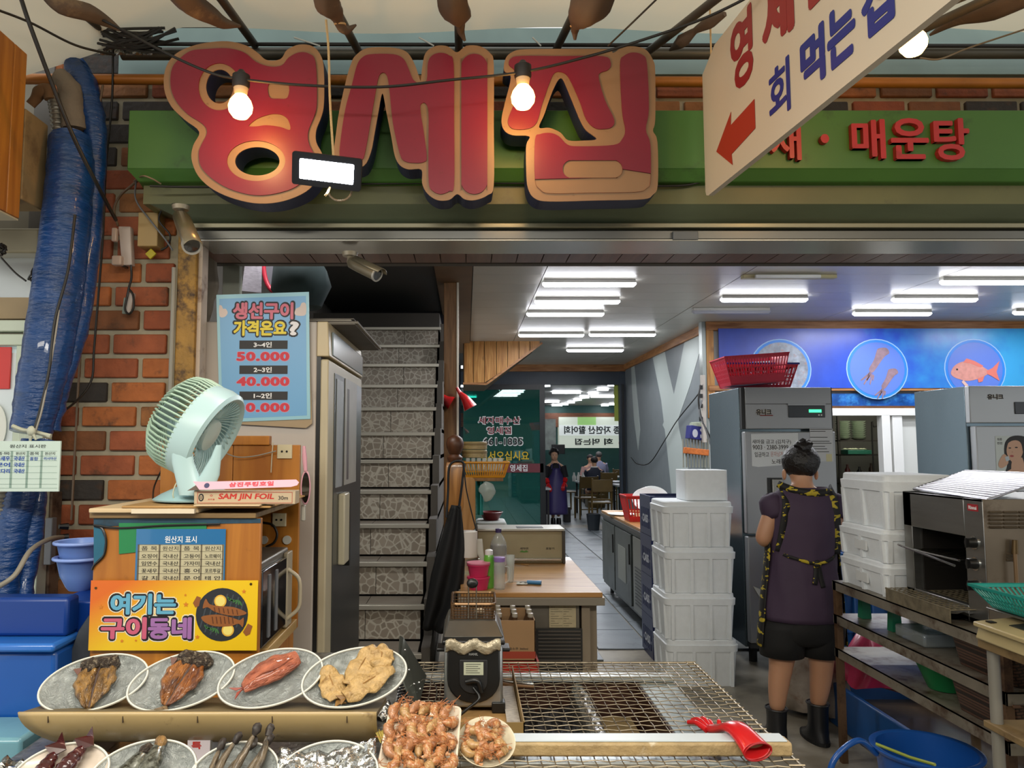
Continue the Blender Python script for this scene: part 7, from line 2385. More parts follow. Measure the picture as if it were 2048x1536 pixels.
ppoly('fringe_print',[(2010,890),(2016,877),(2034,872),(2050,880),(2052,905),(2046,906),(2042,888),(2034,881),(2022,882)],yq,hair_p,T,.0030,sm=3)
for (cx,cy,rx,ry,mm) in ((2019,896,2.8,1.2,hair_p),(2032,895,3,1.3,hair_p),(2023,912,4,2,M('lip_print','b04a44',.5)),(2024,904,1.2,1.5,M('nose_print','c4957a',.5))):
 pell('face_detail_print',cx,cy,rx,ry,yq,mm,T,.0030)
ppoly('hand_print',[(1996,928),(2002,914),(2008,908),(2014,914),(2016,926),(2008,934),(2000,936)],yq,skin_p,T,.0030,sm=3)
ppoly('glass_print',[(2009,914),(2016,912),(2019,920),(2012,923)],yq,M('glass_print','b9c6cc',.2),T,.0036)
m=MB();ptext(m,'하루',1994,876,2004,882,yq,.02,.0015);ptext(m,'한잔',1994,884,2005,889,yq,.02,.0015);m.build('poster_lettering',M('ink_dark','2b2620',.6),T,True)
#SEA MURAL
mur=bpy.data.materials.new('sea_mural')
mur.use_nodes=True
nt=mur.node_tree
b=nt.nodes['Principled BSDF']
tc=nt.nodes.new('ShaderNodeTexCoord')
sx=nt.nodes.new('ShaderNodeSeparateXYZ');nt.links.new(tc.outputs['Generated'],sx.inputs[0])
n1=nt.nodes.new('ShaderNodeTexNoise');n1.inputs['Scale'].default_value=5;n1.inputs['Detail'].default_value=8
nt.links.new(tc.outputs['Object'],n1.inputs['Vector'])
ad=nt.nodes.new('ShaderNodeMath');ad.operation='MULTIPLY_ADD';ad.inputs[1].default_value=.45
nt.links.new(n1.outputs['Fac'],ad.inputs[0]);nt.links.new(sx.outputs['X'],ad.inputs[2])
cr_=nt.nodes.new('ShaderNodeValToRGB')
cr_.color_ramp.elements[0].position=.25;cr_.color_ramp.elements[0].color=(*lin('2440a8'),1)
cr_.color_ramp.elements[1].position=1.2;cr_.color_ramp.elements[1].color=(*lin('3fa4e0'),1)
e_=cr_.color_ramp.elements.new(.62);e_.color=(*lin('2f55cc'),1)
nt.links.new(ad.outputs[0],cr_.inputs[0]);nt.links.new(cr_.outputs[0],b.inputs['Base Color']);b.inputs['Roughness'].default_value=.3
Ym=9.19
T=thing('sea_mural','blue underwater mural strip with round pictures of seafood above the kitchen opening','mural',tuple(P(1740,775,Ym)))
a,b_=P(1437,657,Ym),P(2200,776,Ym)
MB().box(a.x,b_.x,Ym,Ym+.02,b_.z,a.z).build('mural_panel',mur,T,True)
a,b_=P(1437,787,Ym+.05),P(2200,822,Ym+.05)
MB().box(a.x,b_.x,Ym+.05,Ym+.08,b_.z,a.z).build('mural_lower_panel',M('mural_low','1c57a8',.3,var=.5,vs=9,dirt='3f8fd0',da=.6,ds=10),T,True)
ring_b,ring_w=M('ring_blue','2f86e6',.4),M('ring_pale','9fc4ee',.4)
disc=[M('disc_coral','8f98a8',.4,var=.5,vs=14,dirt='b0765a',da=.5,ds=20),M('disc_blue','5f7fd8',.4),M('disc_blue','5f7fd8',.4)]
for i,(cx,cy) in enumerate(((1561,738),(1754,738),(1950,738))):
 pell('ring_print',cx,cy,62,61,Ym,ring_w,T,.001)
 pell('ring_print',cx,cy,60,59,Ym,ring_b,T,.003)
 pell('disc_print',cx,cy,55,54,Ym,disc[i],T,.005)
sq=M('squid_print','8d7480',.5,var=.2,vs=20)
for dx,dy in ((0,0),(22,34)):
 s_=1 if dx==0 else .82
 def q_(pts): return [(1754+dx*1.0+(x-1754)*s_,738+dy+(y-738)*s_) for x,y in pts]
 ppoly('squid_body_print',q_([(1737,738),(1747,720),(1752,704),(1756,697),(1772,696),(1778,706),(1770,712),(1762,722),(1748,742),(1742,745)]),Ym,sq,T,.008,sm=3)
 for k in range(5):
  ppoly('squid_arm_print',q_([(1740,742),(1736+k*3,752),(1722+k*6,762+(k % 2)*8),(1720+k*6,760+(k % 2)*8),(1733+k*3,749)]),Ym,sq,T,.009)
sbm=M('bream_print','d08f86',.5,var=.15,vs=20)
ppoly('bream_body_print',[(1901,744),(1908,732),(1922,724),(1940,723),(1958,730),(1976,741),(1978,746),(1960,756),(1936,762),(1916,758),(1904,752)],Ym,sbm,T,.008,sm=3)
ppoly('bream_fin_print',[(1925,725),(1932,717),(1948,722),(1966,732),(1960,735),(1940,727)],Ym,M('bream_fin','d9766a',.5),T,.010)
ppoly('bream_tail_print',[(1972,742),(1984,736),(1998,722),(1992,744),(1998,762),(1982,752),(1973,748)],Ym,M('bream_fin','d9766a',.5),T,.010)
ppoly('bream_belly_fin_print',[(1926,760),(1936,771),(1930,773),(1922,764)],Ym,M('bream_pale','d9b4ac',.5),T,.010)
ppoly('bream_belly_fin_print',[(1954,757),(1968,752),(1964,763),(1956,765)],Ym,M('bream_fin','d9766a',.5),T,.010)
pell('bream_eye_print',1913,739,2,2,Ym,hair_p,T,.011)
T=thing('kitchen_shelf','dark steel kitchen shelving behind the opening with stacked crockery','shelf',(5.7,10.8,0))
dks=M('shelf_dark','3a3836',.5,.4)
for z in (.6,1.02,1.42,1.62):
 MB().box(5.25,6.4,10.6,11.0,z,z+.02).build('shelf_board',dks,T,True)
for x in (5.26,5.85,6.38):
 MB().box(x-.015,x+.015,10.6,10.63,0,2.1).build('shelf_post',dks,T,True)
first=None
for j in range(3):
 for i in range(9):
  loc=(5.42+j*.22+(.3 if j==2 else 0),10.8,1.64+i*.030)
  bl_='pale green bowl in the %s of three tall stacks on the kitchen shelf' % ('first','second','third')[j]
  if first is None:
   first=thing('bowl',bl_,'bowl',loc,group='stacked bowls on the kitchen shelf')
   MB().lathe([(.05,0),(.09,.02),(.10,.034),(.095,.034),(.05,.01),(.001,.008)],n=18).build('bowl_body',M('celadon','b5c4b2',.3),first,smooth=45)
  else:
   copy_tree(first,loc=loc,label=bl_)
rg=random.Random(21)
for i in range(12):
 x=5.35+i*.085
 z=1.04 if i % 2 else .62
 h=rg.uniform(.15,.3)
 MB().lathe([(.035,0),(.036,h*.7),(.015,h*.85),(.015,h)],c=(x,10.75,z+.001),n=12).build('sauce_bottle',M(('dark_bottle','red_bottle','brown_jar')[i % 3],('15181a','5a1a1c','3e2c20')[i % 3],.3),smooth=45,
  label='dark bottle among the jars on the %s kitchen shelf' % ('middle' if i % 2 else 'lower'),cat='bottle',group='bottles on the %s kitchen shelf' % ('middle' if i % 2 else 'lower'))
T=thing('green_tray','green plastic tray with pale food on the kitchen shelf','tray',(5.46,10.55,1.44))
MB().box(5.30,5.63,10.45,10.7,1.441,1.50).build('tray_body',M('tray_green','1f6b58',.4),T,True,bevel=.005)
m=MB().grid(lambda u,v: (5.32+.29*u,10.47+.2*v,1.50+.02*math.sin(u*12)*math.sin(v*9)+.01),14,8)
m.build('tray_food',M('pale_food','a8b39a',.7),T,True,smooth=50)
MB().tube(spline([(5.62,10.4,0),(5.62,10.4,1.75),(5.65,10.4,1.82),(5.76,10.4,1.82),(5.79,10.4,1.75),(5.79,10.4,0)],4),.012,6).build('trolley_frame',blackp,smooth=60,label='black bent-tube trolley frame in the kitchen',cat='trolley')
MB().box(5.36,5.62,9.36,9.38,1.25,1.86).build('green_board',M('board_green','1f4a3e',.4),label='dark green board beside the white kitchen door frame',cat='board',bevel=.003)
#RIGHT SIDE: rack, oven, boxes, tub, bucket, scale
rk=M('rack_steel','8f887a',.4,.5,var=.2,vs=8,dirt='4a2c14',da=.65,ds=9)
rX0,rX1,rY0,rY1=1.86,2.55,2.66,3.88
T=thing('steel_rack','long rusty steel rack of three shelves along the right side, carrying the oven and foam boxes','rack',((rX0+rX1)/2,3.3,0))
T['label']='long rusty three-shelf steel rack carrying the oven and foam boxes'
shz=[.885,.72,.555]
for i,z in enumerate(shz):
 MB().box(rX0,rX1,rY0,rY1,z-.005,z).build('shelf',rk,T,True)
 MB().box(rX0,rX0+.004,rY0,rY1,z-.045,z).build('shelf_lip',rk,T,True)
 MB().box(rX0,rX1,rY0,rY0+.004,z-.045,z).build('shelf_lip',rk,T,True)
for x in (rX0+.015,rX1-.015):
 for y in (rY0+.02,rY1-.02):
  MB().box(x-.015,x+.015,y-.015,y+.015,0,.88).build('leg',M('rust_leg','5e4630',.6,.3,var=.3,dirt='2e1a0c',da=.6,ds=12),T,True)
T=thing('salamander_oven','stainless grill oven with an open dark front and three knobs, on the steel rack','oven',(2.25,3.1,.885))
ox0,ox1,oy0,oy1,oz0,oz1=1.95,2.62,2.86,3.38,.89,1.365
osm=M('oven_steel','8f8f8c',.28,.85,var=.1,vs=4,stretch=(1,1,8),bump=.04)
osd=M('oven_side','75695a',.4,.7,var=.18,vs=5,dirt='3f3022',da=.5,ds=5)
ocav=M('oven_black','17130f',.6)
b=MB()
ky=2.97
b.box(ox0,ox1,oy0,oy1,oz1-.012,oz1)
b.box(ox0,ox1,oy0,oy1,oz0,oz0+.02)
b.box(ox0,ox1,oy1-.06,oy1,oz0,oz1)
b.box(ox0,ox0+.03,oy0,ky,oz0,oz1)
b.box(ox0,ox0+.03,ky,oy1,oz1-.15,oz1)
b.box(ox0,ox0+.03,ky,oy1,oz0,oz0+.06)
b.build('oven_frame',osm,T,True,bevel=.003)
MB().box(ox0+.02,ox1,oy0+.002,ky-.005,oz0+.02,oz1-.012).build('control_box',ocav,T,True)
MB().box(ox1-.03,ox1,ky,oy1-.06,oz0+.02,oz1-.012).build('oven_back',ocav,T,True)
MB().box(ox0+.03,ox1,ky-.005,ky,oz0+.02,oz1-.012).build('oven_inner_wall',ocav,T,True)
MB().box(ox0+.04,ox1-.03,oy1-.07,oy1-.06,oz0+.02,oz1-.012).build('oven_inner_wall',ocav,T,True)
MB().box(ox0+.001,ox1,oy0-.004,oy0,oz0,oz1).build('side_panel',osd,T,True,bevel=.001)
a_=P(2010,1050,oy0)
for (xa,xb) in ((1978,2002),(2006,2033),(2037,2062)):
 for k in range(5):
  p0,p1=P(xa,1023+k*7.5,oy0-.004),P(xb,1026+k*7.5,oy0-.004)
  MB().cbox(((p0.x+p1.x)/2,oy0-.007,(p0.z+p1.z)/2),(p1.x-p0.x,.008,.006),(math.radians(35),0,0)).build('louvre',osd,T,True)
for k in range(3):
 p0,p1=P(2012,1108+k*6,oy0-.004),P(2030,1110+k*6,oy0-.004)
 MB().cbox(((p0.x+p1.x)/2,oy0-.007,p0.z),(p1.x-p0.x,.008,.006),(math.radians(35),0,0)).build('louvre',osd,T,True)
zk=[P(1935,y,2.92).z for y in (1083,1124,1166)]
for z in [PX(1936,y,ox0).z for y in (1083,1124,1166)]:
 yk=2.915
 MB().cyl((ox0-.004,yk,z),(ox0,yk,z),.026,n=20).build('knob_plate',chrome,T,True,smooth=40)
 kb=MB().cyl((ox0-.03,yk,z),(ox0-.004,yk,z),.017,.020,n=18).build('knob',blackp,T,True,smooth=40)
 MB().box(ox0-.036,ox0-.03,yk-.004,yk+.004,z-.018,z+.018).build('knob_grip',blackp,kb,True)
fro=frame((ox0-.001,0,0),u=(0,-1,0))
bz_=PX(1940,1015,ox0).z
MB().prism([(-2.945,bz_-.012),(-2.885,bz_-.012),(-2.885,bz_+.014),(-2.945,bz_+.014)],.001,fro).build('badge_red',M('badge_red','a31f28',.4),T,True)
m=MB();text(m,'Rinnai',-2.915,bz_+.001,.045,.014,fro,bold=.02,lift=.001);m.build('badge_lettering',tw,T,True)
m=MB()
z=oz0+.23
for k in range(10):
 y=ky+.02+k*.034
 m.cyl((ox0-.02,y,z),(ox1-.05,y,z),.0025,n=5)
m.cyl((ox0-.02,ky+.01,z),(ox0-.02,oy1-.07,z),.005,n=8)
m.cyl((ox0-.04,ky+.01,z-.02),(ox0-.04,oy1-.02,z+.012),.005,n=8)
m.build('broiler_rack',chrome,T,True)
T=thing('oven_wire_tray','greasy wire drip tray pulled out in front of the oven on the rack','tray',(1.9,3.1,.89))
m=MB()
tm=M('greasy_wire','8a8069',.35,.6,var=.4,vs=30)
for k in range(14):
 y=2.93+k*.034
 m.tube([(ox0-.10,y,oz0+.05),(ox0+.2,y,oz0+.055)],.0022,5)
for k in range(12):
 x=ox0-.10+k*.027
 m.tube([(x,2.93,oz0+.052),(x,3.37,oz0+.052)],.0022,5)
m.build('wire_grid',tm,T,True)
m=MB().grid(lambda u,v: (ox0-.09+.3*u,2.94+.42*v,oz0+.036+.008*noise.noise(Vector((u*9,v*12,4)))),12,16)
m.build('foil_liner',foilm,T,True,smooth=30)
MB().box(ox0-.10,ox0-.096,2.93,3.37,oz0-.0,oz0+.055).build('tray_front',tm,T,True)
T=thing('ridged_plate','ridged aluminium grill plate lying tilted on top of the oven','grill plate',(2.2,3.1,oz1))
c0,c1,c2,c3=P(1828,978,3.36),P(1975,1000,2.86),P(2120,950,2.86),P(1930,942,3.5)
rp=M('ridged_alu','9c9ba2',.3,.8,var=.15,vs=12)
def quad(u,v):
 return (c0*(1-u)+c1*u)*(1-v)+(c3*(1-u)+c2*u)*v
m=MB().grid(lambda u,v: quad(u,v)+Vector((0,0,.004*abs(math.sin(v*45)))),4,180)
m.build('ridged_sheet',rp,T,True,solid=.002)
MB().tube([quad(0,0),quad(1,0),quad(1,1),quad(0,1)],.006,6,closed=True).build('sheet_rim',rp,T,True)
MB().tube([P(2030,1080,2.84),P(2030,1108,2.84)],[.010,.012],10).build('gas_cock',M('brass_dark','5c4a30',.4,.7),smooth=50,label='dark brass gas connector on the side of the oven',cat='valve')
MB().tube([P(2030,1108,2.83),P(2032,1140,2.83),P(2034,1180,2.83)],.007,8).build('gas_hose',M('hose_brown','7a6248',.4,.4),smooth=50,label='brown gas hose running down the side of the oven',cat='hose')
fx0=1.885
for i,(z,h,w,lbl) in enumerate(((.886,.150,.30,'lowest white foam box of the three on the rack beside the oven'),(1.037,.150,.30,'middle white foam box of the three on the rack beside the oven'),(1.188,.245,.33,'tallest white foam box on top of the rack stack beside the oven'))):
 T=thing('foam_box',lbl,'foam box',(fx0+w/2-(.0 if i<2 else-.015),3.64,z),group='foam boxes on the rack')
 foam_box(T,w,.42,h,lid=.05 if i<2 else .075,ribs=3,rad=.03)
 if i<2:
  MB().box(-w/2+.0005,-w/2+.01,-.05,.05,h*.25,h*.55).build('grip_recess',M('foam_shadow','d3d6d6',.8),T)
T=thing('green_stool','dark green plastic stool lying on the middle rack shelf','stool',(2.1,3.62,shz[1]))
gs=M('stool_green','1d6b4e',.4,var=.06)
MB().box(1.93,2.24,3.48,3.80,.722+.105,.722+.125).build('seat',gs,T,True,bevel=.01)
for x in (1.94,2.19):
 for y in (3.49,3.75):
  MB().frustum(x,x+.045,y,y+.045,.722,x+.004,x+.041,y+.004,y+.041,.722+.106).build('leg',gs,T,True)
MB().box(1.94,2.23,3.485,3.495,.722+.07,.722+.106).build('apron',gs,T,True)
T=thing('clear_tray','clear plastic trays on the middle rack shelf beside the green stool','tray',(2.0,3.3,.72))
MB().box(1.92,2.15,3.22,3.44,.721,.775).build('tray_body',M('clear_tray','8c9494',.15,alpha=.6,coat=.5),T,True,bevel=.01)
wk=bpy.data.materials.new('wicker_brown')
wk.use_nodes=True
nt=wk.node_tree
b=nt.nodes['Principled BSDF']
tc=nt.nodes.new('ShaderNodeTexCoord')
bk=nt.nodes.new('ShaderNodeTexBrick')
bk.inputs['Scale'].default_value=22
bk.inputs['Color1'].default_value=(*lin('5a3d2e'),1);bk.inputs['Color2'].default_value=(*lin('4b3226'),1);bk.inputs['Mortar'].default_value=(*lin('1f140e'),1)
bk.inputs['Mortar Size'].default_value=.05
mp=nt.nodes.new('ShaderNodeMapping');mp.inputs['Rotation'].default_value=(math.radians(90),0,math.radians(20))
nt.links.new(tc.outputs['Object'],mp.inputs[0]);nt.links.new(mp.outputs[0],bk.inputs['Vector']);nt.links.new(bk.outputs['Color'],b.inputs['Base Color'])
b.inputs['Roughness'].default_value=.5
for i,(x,y,z,lbl) in enumerate(((2.06,2.86,.721,'dark brown woven plastic basket on the middle rack shelf'),(2.04,2.84,.556,'dark brown woven plastic basket on the lower rack shelf beside the green bowl'))):
 T=thing('brown_basket',lbl,'basket',(x,y,z),group='brown woven baskets on the rack')
 h=.118 if i==0 else .112
 MB().rrect([(.135,.16,.03,0),(.155,.18,.035,h),(.163,.188,.04,h+.002),(.163,.188,.04,h+.010),(.150,.175,.035,h+.010),(.130,.155,.03,.008),(.02,.02,.01,.008)]).build('basket_body',wk,T,smooth=35)
 MB().tube([(.158*(1 if s[0]>0 else-1) if abs(s[0]) else 0,0,0) for s in ()] or [(-.158,-.183,h+.006),(.158,-.183,h+.006),(.158,.183,h+.006),(-.158,.183,h+.006)],.006,6,closed=True).build('basket_rim',M('basket_rim_brown','6b4e3a',.5),T)
T=thing('green_bowl','bright green plastic bowl on the lower rack shelf','bowl',(2.0,3.22,.556))
MB().lathe([(.06,0),(.065,.004),(.105,.10),(.115,.106),(.115,.112),(.10,.110),(.06,.008),(.001,.006)],n=32).build('bowl_body',M('bowl_green','1f8a50',.35),T,smooth=45)
cbm_=M('crate_blue','1a5a9e',.4,var=.1)
x0c=P(1688,1200,4.75).x
lbs=['lowest blue crate of the stack behind the cook, lettered in white','second blue crate from the floor behind the cook','third blue crate from the floor behind the cook','topmost blue crate of the stack behind the cook']
for i in range(4):
 T=thing('fish_crate',lbs[i],'crate',(x0c+.28,4.95,.225*i),group='blue crates behind the cook')
 m=MB()
 m.rrect([(.25,.18,.02,.001),(.27,.20,.02,.19),(.285,.215,.02,.192),(.285,.215,.02,.222),(.265,.195,.02,.222),(.24,.17,.02,.01),(.02,.02,.005,.01)])
 m.build('crate_body',cbm_,T,smooth=35)
 for k in range(5):
  MB().box(-.22+k*.11-.006,-.22+k*.11+.006,-.216,-.19,.02,.19).build('crate_rib',cbm_,T)
 if i==0:
  m=MB();text(m,'서해수산',-.02,.13,.36,.045,frame((0,-.217,0)),bold=.03);m.build('crate_lettering',M('crate_white','c4cdd6',.5),T)
T=thing('blue_tub','long rectangular blue floor tub with muddy water, under the rack','tub',(2.4,3.75,0))
tbm=M('tub_blue','174f8c',.35,var=.1,dirt='0f3560',da=.4)
tx0,tx1,ty0,ty1,th=2.07,2.68,3.05,4.42,.235
for bx in ((tx0,tx0+.03,ty0,ty1),(tx1-.03,tx1,ty0,ty1),(tx0+.03,tx1-.03,ty0,ty0+.03),(tx0+.03,tx1-.03,ty1-.03,ty1)):
 MB().box(*bx,0,th).build('tub_wall',tbm,T,True,bevel=.008)
MB().box(tx0+.02,tx1-.02,ty0+.02,ty1-.02,.0,.02).build('tub_floor',tbm,T,True)
MB().box(tx0+.03,tx1-.03,ty0+.03,ty1-.03,.12,.13).build('muddy_water',M('mud_water','4c3c28',.15,var=.4,vs=5,dirt='7a6546',da=.4,ds=6),T,True)
T=thing('blue_bucket','large round blue bucket with its blue handle hanging down, at the front right','bucket',(P(1852,1500,3.15).x,3.15,0))
bm_=M('bucket_blue','1d59ad',.3,var=.05,coat=.3)
rb2=.195
zb3=.345
MB().lathe([(.140,0),(.150,.004),(rb2-.012,zb3-.02),(rb2-.002,zb3-.018),(rb2+.008,zb3-.008),(rb2+.010,zb3),(rb2,zb3+.004),(rb2-.014,zb3-.002),(.143,.012),(.001,.010)],n=56).build('bucket_body',bm_,T,smooth=50)
MB().tube(spline([(-rb2*.98,.02,zb3-.03),(-rb2-.08,.0,zb3+.03),(-rb2-.19,-.02,zb3-.04),(-rb2-.215,-.03,zb3-.16),(-rb2-.15,-.04,.10)],8),.012,10).build('hose_handle',bm_,T,smooth=60)
MB().tube(spline([(-.03,-rb2-.004,zb3-.02),(-.10,-rb2-.03,zb3-.07),(-.17,-rb2+.02,zb3-.09),(-.19,-rb2*.5,zb3-.085)],6),.009,8).build('bucket_handle',bm_,T,smooth=60)
MB().tube([(-rb2*.96,.03,zb3+.006),(-rb2*.45,-.04,zb3-.02),(-.07,-rb2*.88,zb3+.006)],.006,6).build('yellow_strip',M('strip_yellow','a8b54a',.4),T,smooth=60)
m=MB()
m.lathe([(.12,0),(.19,.02),(.205,.14),(.19,.28),(.15,.38),(.10,.42),(.03,.43)],n=30)
noisy(m,.035,7,3);noisy(m,.010,30,1)
zmin=min(v.z for v in m.v)
for v in m.v:
 v.z-=zmin
 v+=Vector((P(1625,1400,4.55).x,4.55,.001))
m.build('white_sack',M('sack_white','9f9386',.6,var=.25,vs=10,dirt='7a5a44',da=.4,ds=7,bump=.3),smooth=60,label='bulging off-white woven sack standing behind the cook’s legs'.replace('’s',''),cat='sack')
m=MB()
m.lathe([(.10,0),(.16,.02),(.17,.10),(.13,.19),(.06,.24),(.02,.26)],n=26)
noisy(m,.05,9,5);noisy(m,.015,30,2)
zmin=min(v.z for v in m.v)
pb=P(1708,1330,4.40)
for v in m.v:
 v.z+=.24-zmin
 v+=Vector((pb.x+.02,4.22,0))
m.build('pink_bag',M('bag_pink','c2305c',.3,var=.2,vs=9,coat=.3),smooth=50,label='crumpled hot-pink plastic bag behind the far end of the rack',cat='bag')
T=thing('scale_stand','small stand with grey posts and beige boards under the weighing scale','stand',(1.75,2.4,0))
Ys=2.28
Yd2=.26
bd=wood('beige_board','a8885a','8f7044','X',1,knots=False)
xs0=1.69
zs1=.935
zs2=PX(1950,1432,1.69).z
MB().box(xs0,xs0+.55,Ys,Ys+Yd2,zs1-.03,zs1).build('top_board',bd,T,True,bevel=.003)
MB().box(xs0+.005,xs0+.55,Ys,Ys+Yd2,zs2-.022,zs2).build('lower_board',bd,T,True,bevel=.003)
for (x,y) in ((xs0+.03,Ys+.03),(xs0+.03,Ys+Yd2-.03),(xs0+.5,Ys+Yd2-.03),(xs0+.5,Ys+.03)):
 MB().cyl((x,y,0),(x,y,zs1-.03),.018,n=14).build('post',M('post_grey','86837a',.4),T,True,smooth=40)
T=thing('weighing_scale','beige electronic weighing scale with a slanted display on the small stand','scale',(xs0+.1,Ys+.1,zs1))
sc_=M('scale_beige','b5a57a',.4,var=.04)
MB().frustum(xs0-.015,xs0+.40,Ys+.005,Ys+.25,zs1+.001,xs0+.0,xs0+.40,Ys+.02,Ys+.25,zs1+.045).build('scale_base',sc_,T,True,bevel=.006)
def sl(x,y,dz):
 return (xs0+x,Ys+y,zs1+.045+.10*x+dz)
MB().add([sl(-.025,0,0),sl(.16,0,0),sl(.16,.24,0),sl(-.025,.24,0),sl(-.025,0,.016),sl(.16,0,.016),sl(.16,.24,.016),sl(-.025,.24,.016)],
   [(3,2,1,0),(4,5,6,7),(0,1,5,4),(1,2,6,5),(2,3,7,6),(3,0,4,7)]).build('display_head',sc_,T,True,bevel=.004)
MB().add([sl(.03,.03,.0175),sl(.12,.03,.0175),sl(.12,.15,.0175),sl(.03,.15,.0175)],[(0,1,2,3)]).build('display_window',M('lcd_dark','3a4240',.15,coat=.6),T,True,solid=.002)
MB().box(xs0+.0,xs0+.02,Ys+.19,Ys+.215,zs1+.062,zs1+.066).build('button',blackp,T,True)
MB().cyl((xs0+.22,Ys+.13,zs1+.045),(xs0+.22,Ys+.13,zs1+.125),.035,n=14).build('pan_support',blackp,T,True)
MB().box(xs0+.06,xs0+.5,Ys+.03,Ys+.30,zs1+.085,zs1+.092).build('weighing_pan',dsteel,T,True,bevel=.003)
T=thing('teal_basket','shallow teal slotted basket on the weighing scale','basket',(xs0+.25,Ys+.15,zs1+.094))
crate_basket(T,xs0+.02,xs0+.52,Ys+.0,Ys+.31,zs1+.095,zs1+.165,M('teal_plastic','12897f',.35),.045,30,3)
T=thing('blue_container','blue plastic container on the lower board of the small stand','container',(xs0+.42,Ys+.13,zs2))
MB().rrect([(.08,.1,.02,0),(.1,.12,.02,.2)]).build('container_body',bm_,T,smooth=35)
MB().tube(spline([(xs0+.10,Ys+.12,zs1-.04),(xs0+.085,Ys+.11,zs1-.18),(xs0+.11,Ys+.12,zs2+.03),(xs0+.2,Ys+.10,zs2+.02)],6),.012,8).build('blue_hose',bm_,smooth=60,label='blue hose hanging behind the grey posts of the small stand',cat='hose')
MB().rrect([(.13,.09,.03,0),(.15,.10,.03,.15)],c=(xs0+.26,Ys+.13,.0)).build('black_bin',blackp,smooth=35,label='black bin on the floor under the small stand',cat='bin')
#DINING ROOM
chw=M('chair_olive','5d4a22',.4,var=.15)
def chair(loc,rz,lbl,src=None):
 if src:
  return copy_tree(src,loc=loc,rot=(0,0,rz),label=lbl)
 T=thing('dining_chair',lbl,'chair',loc,rz,'wooden chairs in the dining room')
 MB().box(-.21,.21,-.2,.2,.43,.46).build('seat',chw,T,bevel=.01)
 for x in (-.19,.19):
  MB().frustum(x-.016,x+.016,.17,.20,0,x-.018,x+.018,.16,.20,.43).build('leg',chw,T)
  MB().tube([(x,-.19,0),(x,-.18,.45),(x,-.25,.92)],.019,6).build('leg',chw,T)
 MB().box(-.20,.20,-.262,-.235,.66,.90).build('backrest',chw,T,bevel=.01)
 MB().box(-.18,.18,-.215,-.195,.50,.53).build('back_rail',chw,T)
 MB().box(-.18,.18,-.20,-.185,.2,.22).build('stretcher',chw,T)
 return T
c1_=chair((PZ(1217,1060,0).x,14.9,0),0,'olive-brown wooden chair nearest the doorway, back to the viewer')
chair((P(1172,1000,16.2).x,16.2,0),math.radians(8),'wooden chair just left of the nearest one, behind the doorway',c1_)
chair((P(1140,1000,17.6).x,18.3,0),math.radians(-80),'wooden chair standing sideways behind the woman in the purple apron',c1_)
chair((P(1215,1000,18.6).x,18.6,0),0,'wooden chair in the second row behind the nearest one',c1_)
chair((P(1245,1000,20.5).x,21.0,0),0,'far wooden chair at the edge of the doorway view',c1_)
chair((P(1180,1000,21.5).x,21.5,0),0,'farthest wooden chair in front of the seated customers',c1_)
def dtable(x,y,w,d,lbl):
 T=thing('dining_table',lbl,'table',(x,y,0),0,'white-topped dining tables')
 MB().box(-w/2,w/2,-d/2,d/2,.71,.745).build('table_top',M('table_white','b9bdc0',.4),T,bevel=.004)
 for sx_ in (-1,1):
  for sy_ in (-1,1):
   MB().box(sx_*(w/2-.05)-.02,sx_*(w/2-.05)+.02,sy_*(d/2-.05)-.02,sy_*(d/2-.05)+.02,0,.71).build('leg',blackp,T)
dtable(P(1098,980,14.75).x-.27,14.75,.55,.6,'white table just inside the sliding glass door')
dtable(P(1262,980,15.9).x+.2,15.9,1.1,.65,'white table beside the nearest dining chair')
dtable(P(1160,960,17.4).x+.5,17.3,1.2,.65,'white table behind the apron woman, with small white bottles')
dtable(P(1225,950,20.3).x,20.1,1.6,.5,'far white table in front of the seated customers')
for i,(px,Y) in enumerate(((1148,17.2),(1157,17.3),(1166,17.25))):
 MB().lathe([(.04,0),(.045,.1),(.02,.16),(.02,.2)],c=(P(px,950,Y).x,Y,.746),n=12).build('condiment_bottle',whitep,smooth=45,label='%s small white condiment bottle on the table behind the apron woman' % ('first','second','third')[i],cat='bottle')
T=thing('waste_bin','black waste bin standing under the nearest dining chair','bin',(PZ(1182,1058,0).x-.0,13.95,0))
MB().lathe([(.10,0),(.13,.30),(.135,.31),(.12,.31),(.095,.02),(.001,.02)],n=22).build('bin_body',M('bin_dark','20262c',.4),T,smooth=45)
MB().box(P(1126,1000,15.6).x,P(1140,1000,15.6).x,15.5,15.7,0,.3).build('dark_bin',blackp,bevel=.01,label='small dark bin beside the apron woman',cat='bin')
T=thing('dining_banner','pale window banner with mirrored dark lettering on the far dining room wall','banner',(3.6,26.6,1.7))
Yb=26.4
a,b_=P(1118,834,Yb),P(1250,896,Yb)
MB().box(a.x,b_.x+.3,Yb,26.8,b_.z,a.z).build('banner_sheet',M('banner_white','b9c2b4',.5,emit='dfe8d8',es=.35),T,True)
MB().box(P(1145,0,Yb).x,P(1180,0,Yb).x,Yb-.01,Yb,b_.z+.5,a.z).build('green_patch',M('banner_green','9acb7a',.5,emit='9acb7a',es=.3),T,True)
MB().box(a.x,b_.x+.3,Yb-.015,Yb-.002,P(0,871,Yb).z,P(0,850,Yb).z).build('white_band',M('banner_band','cfd6d2',.5,emit='e6ecea',es=.35),T,True)
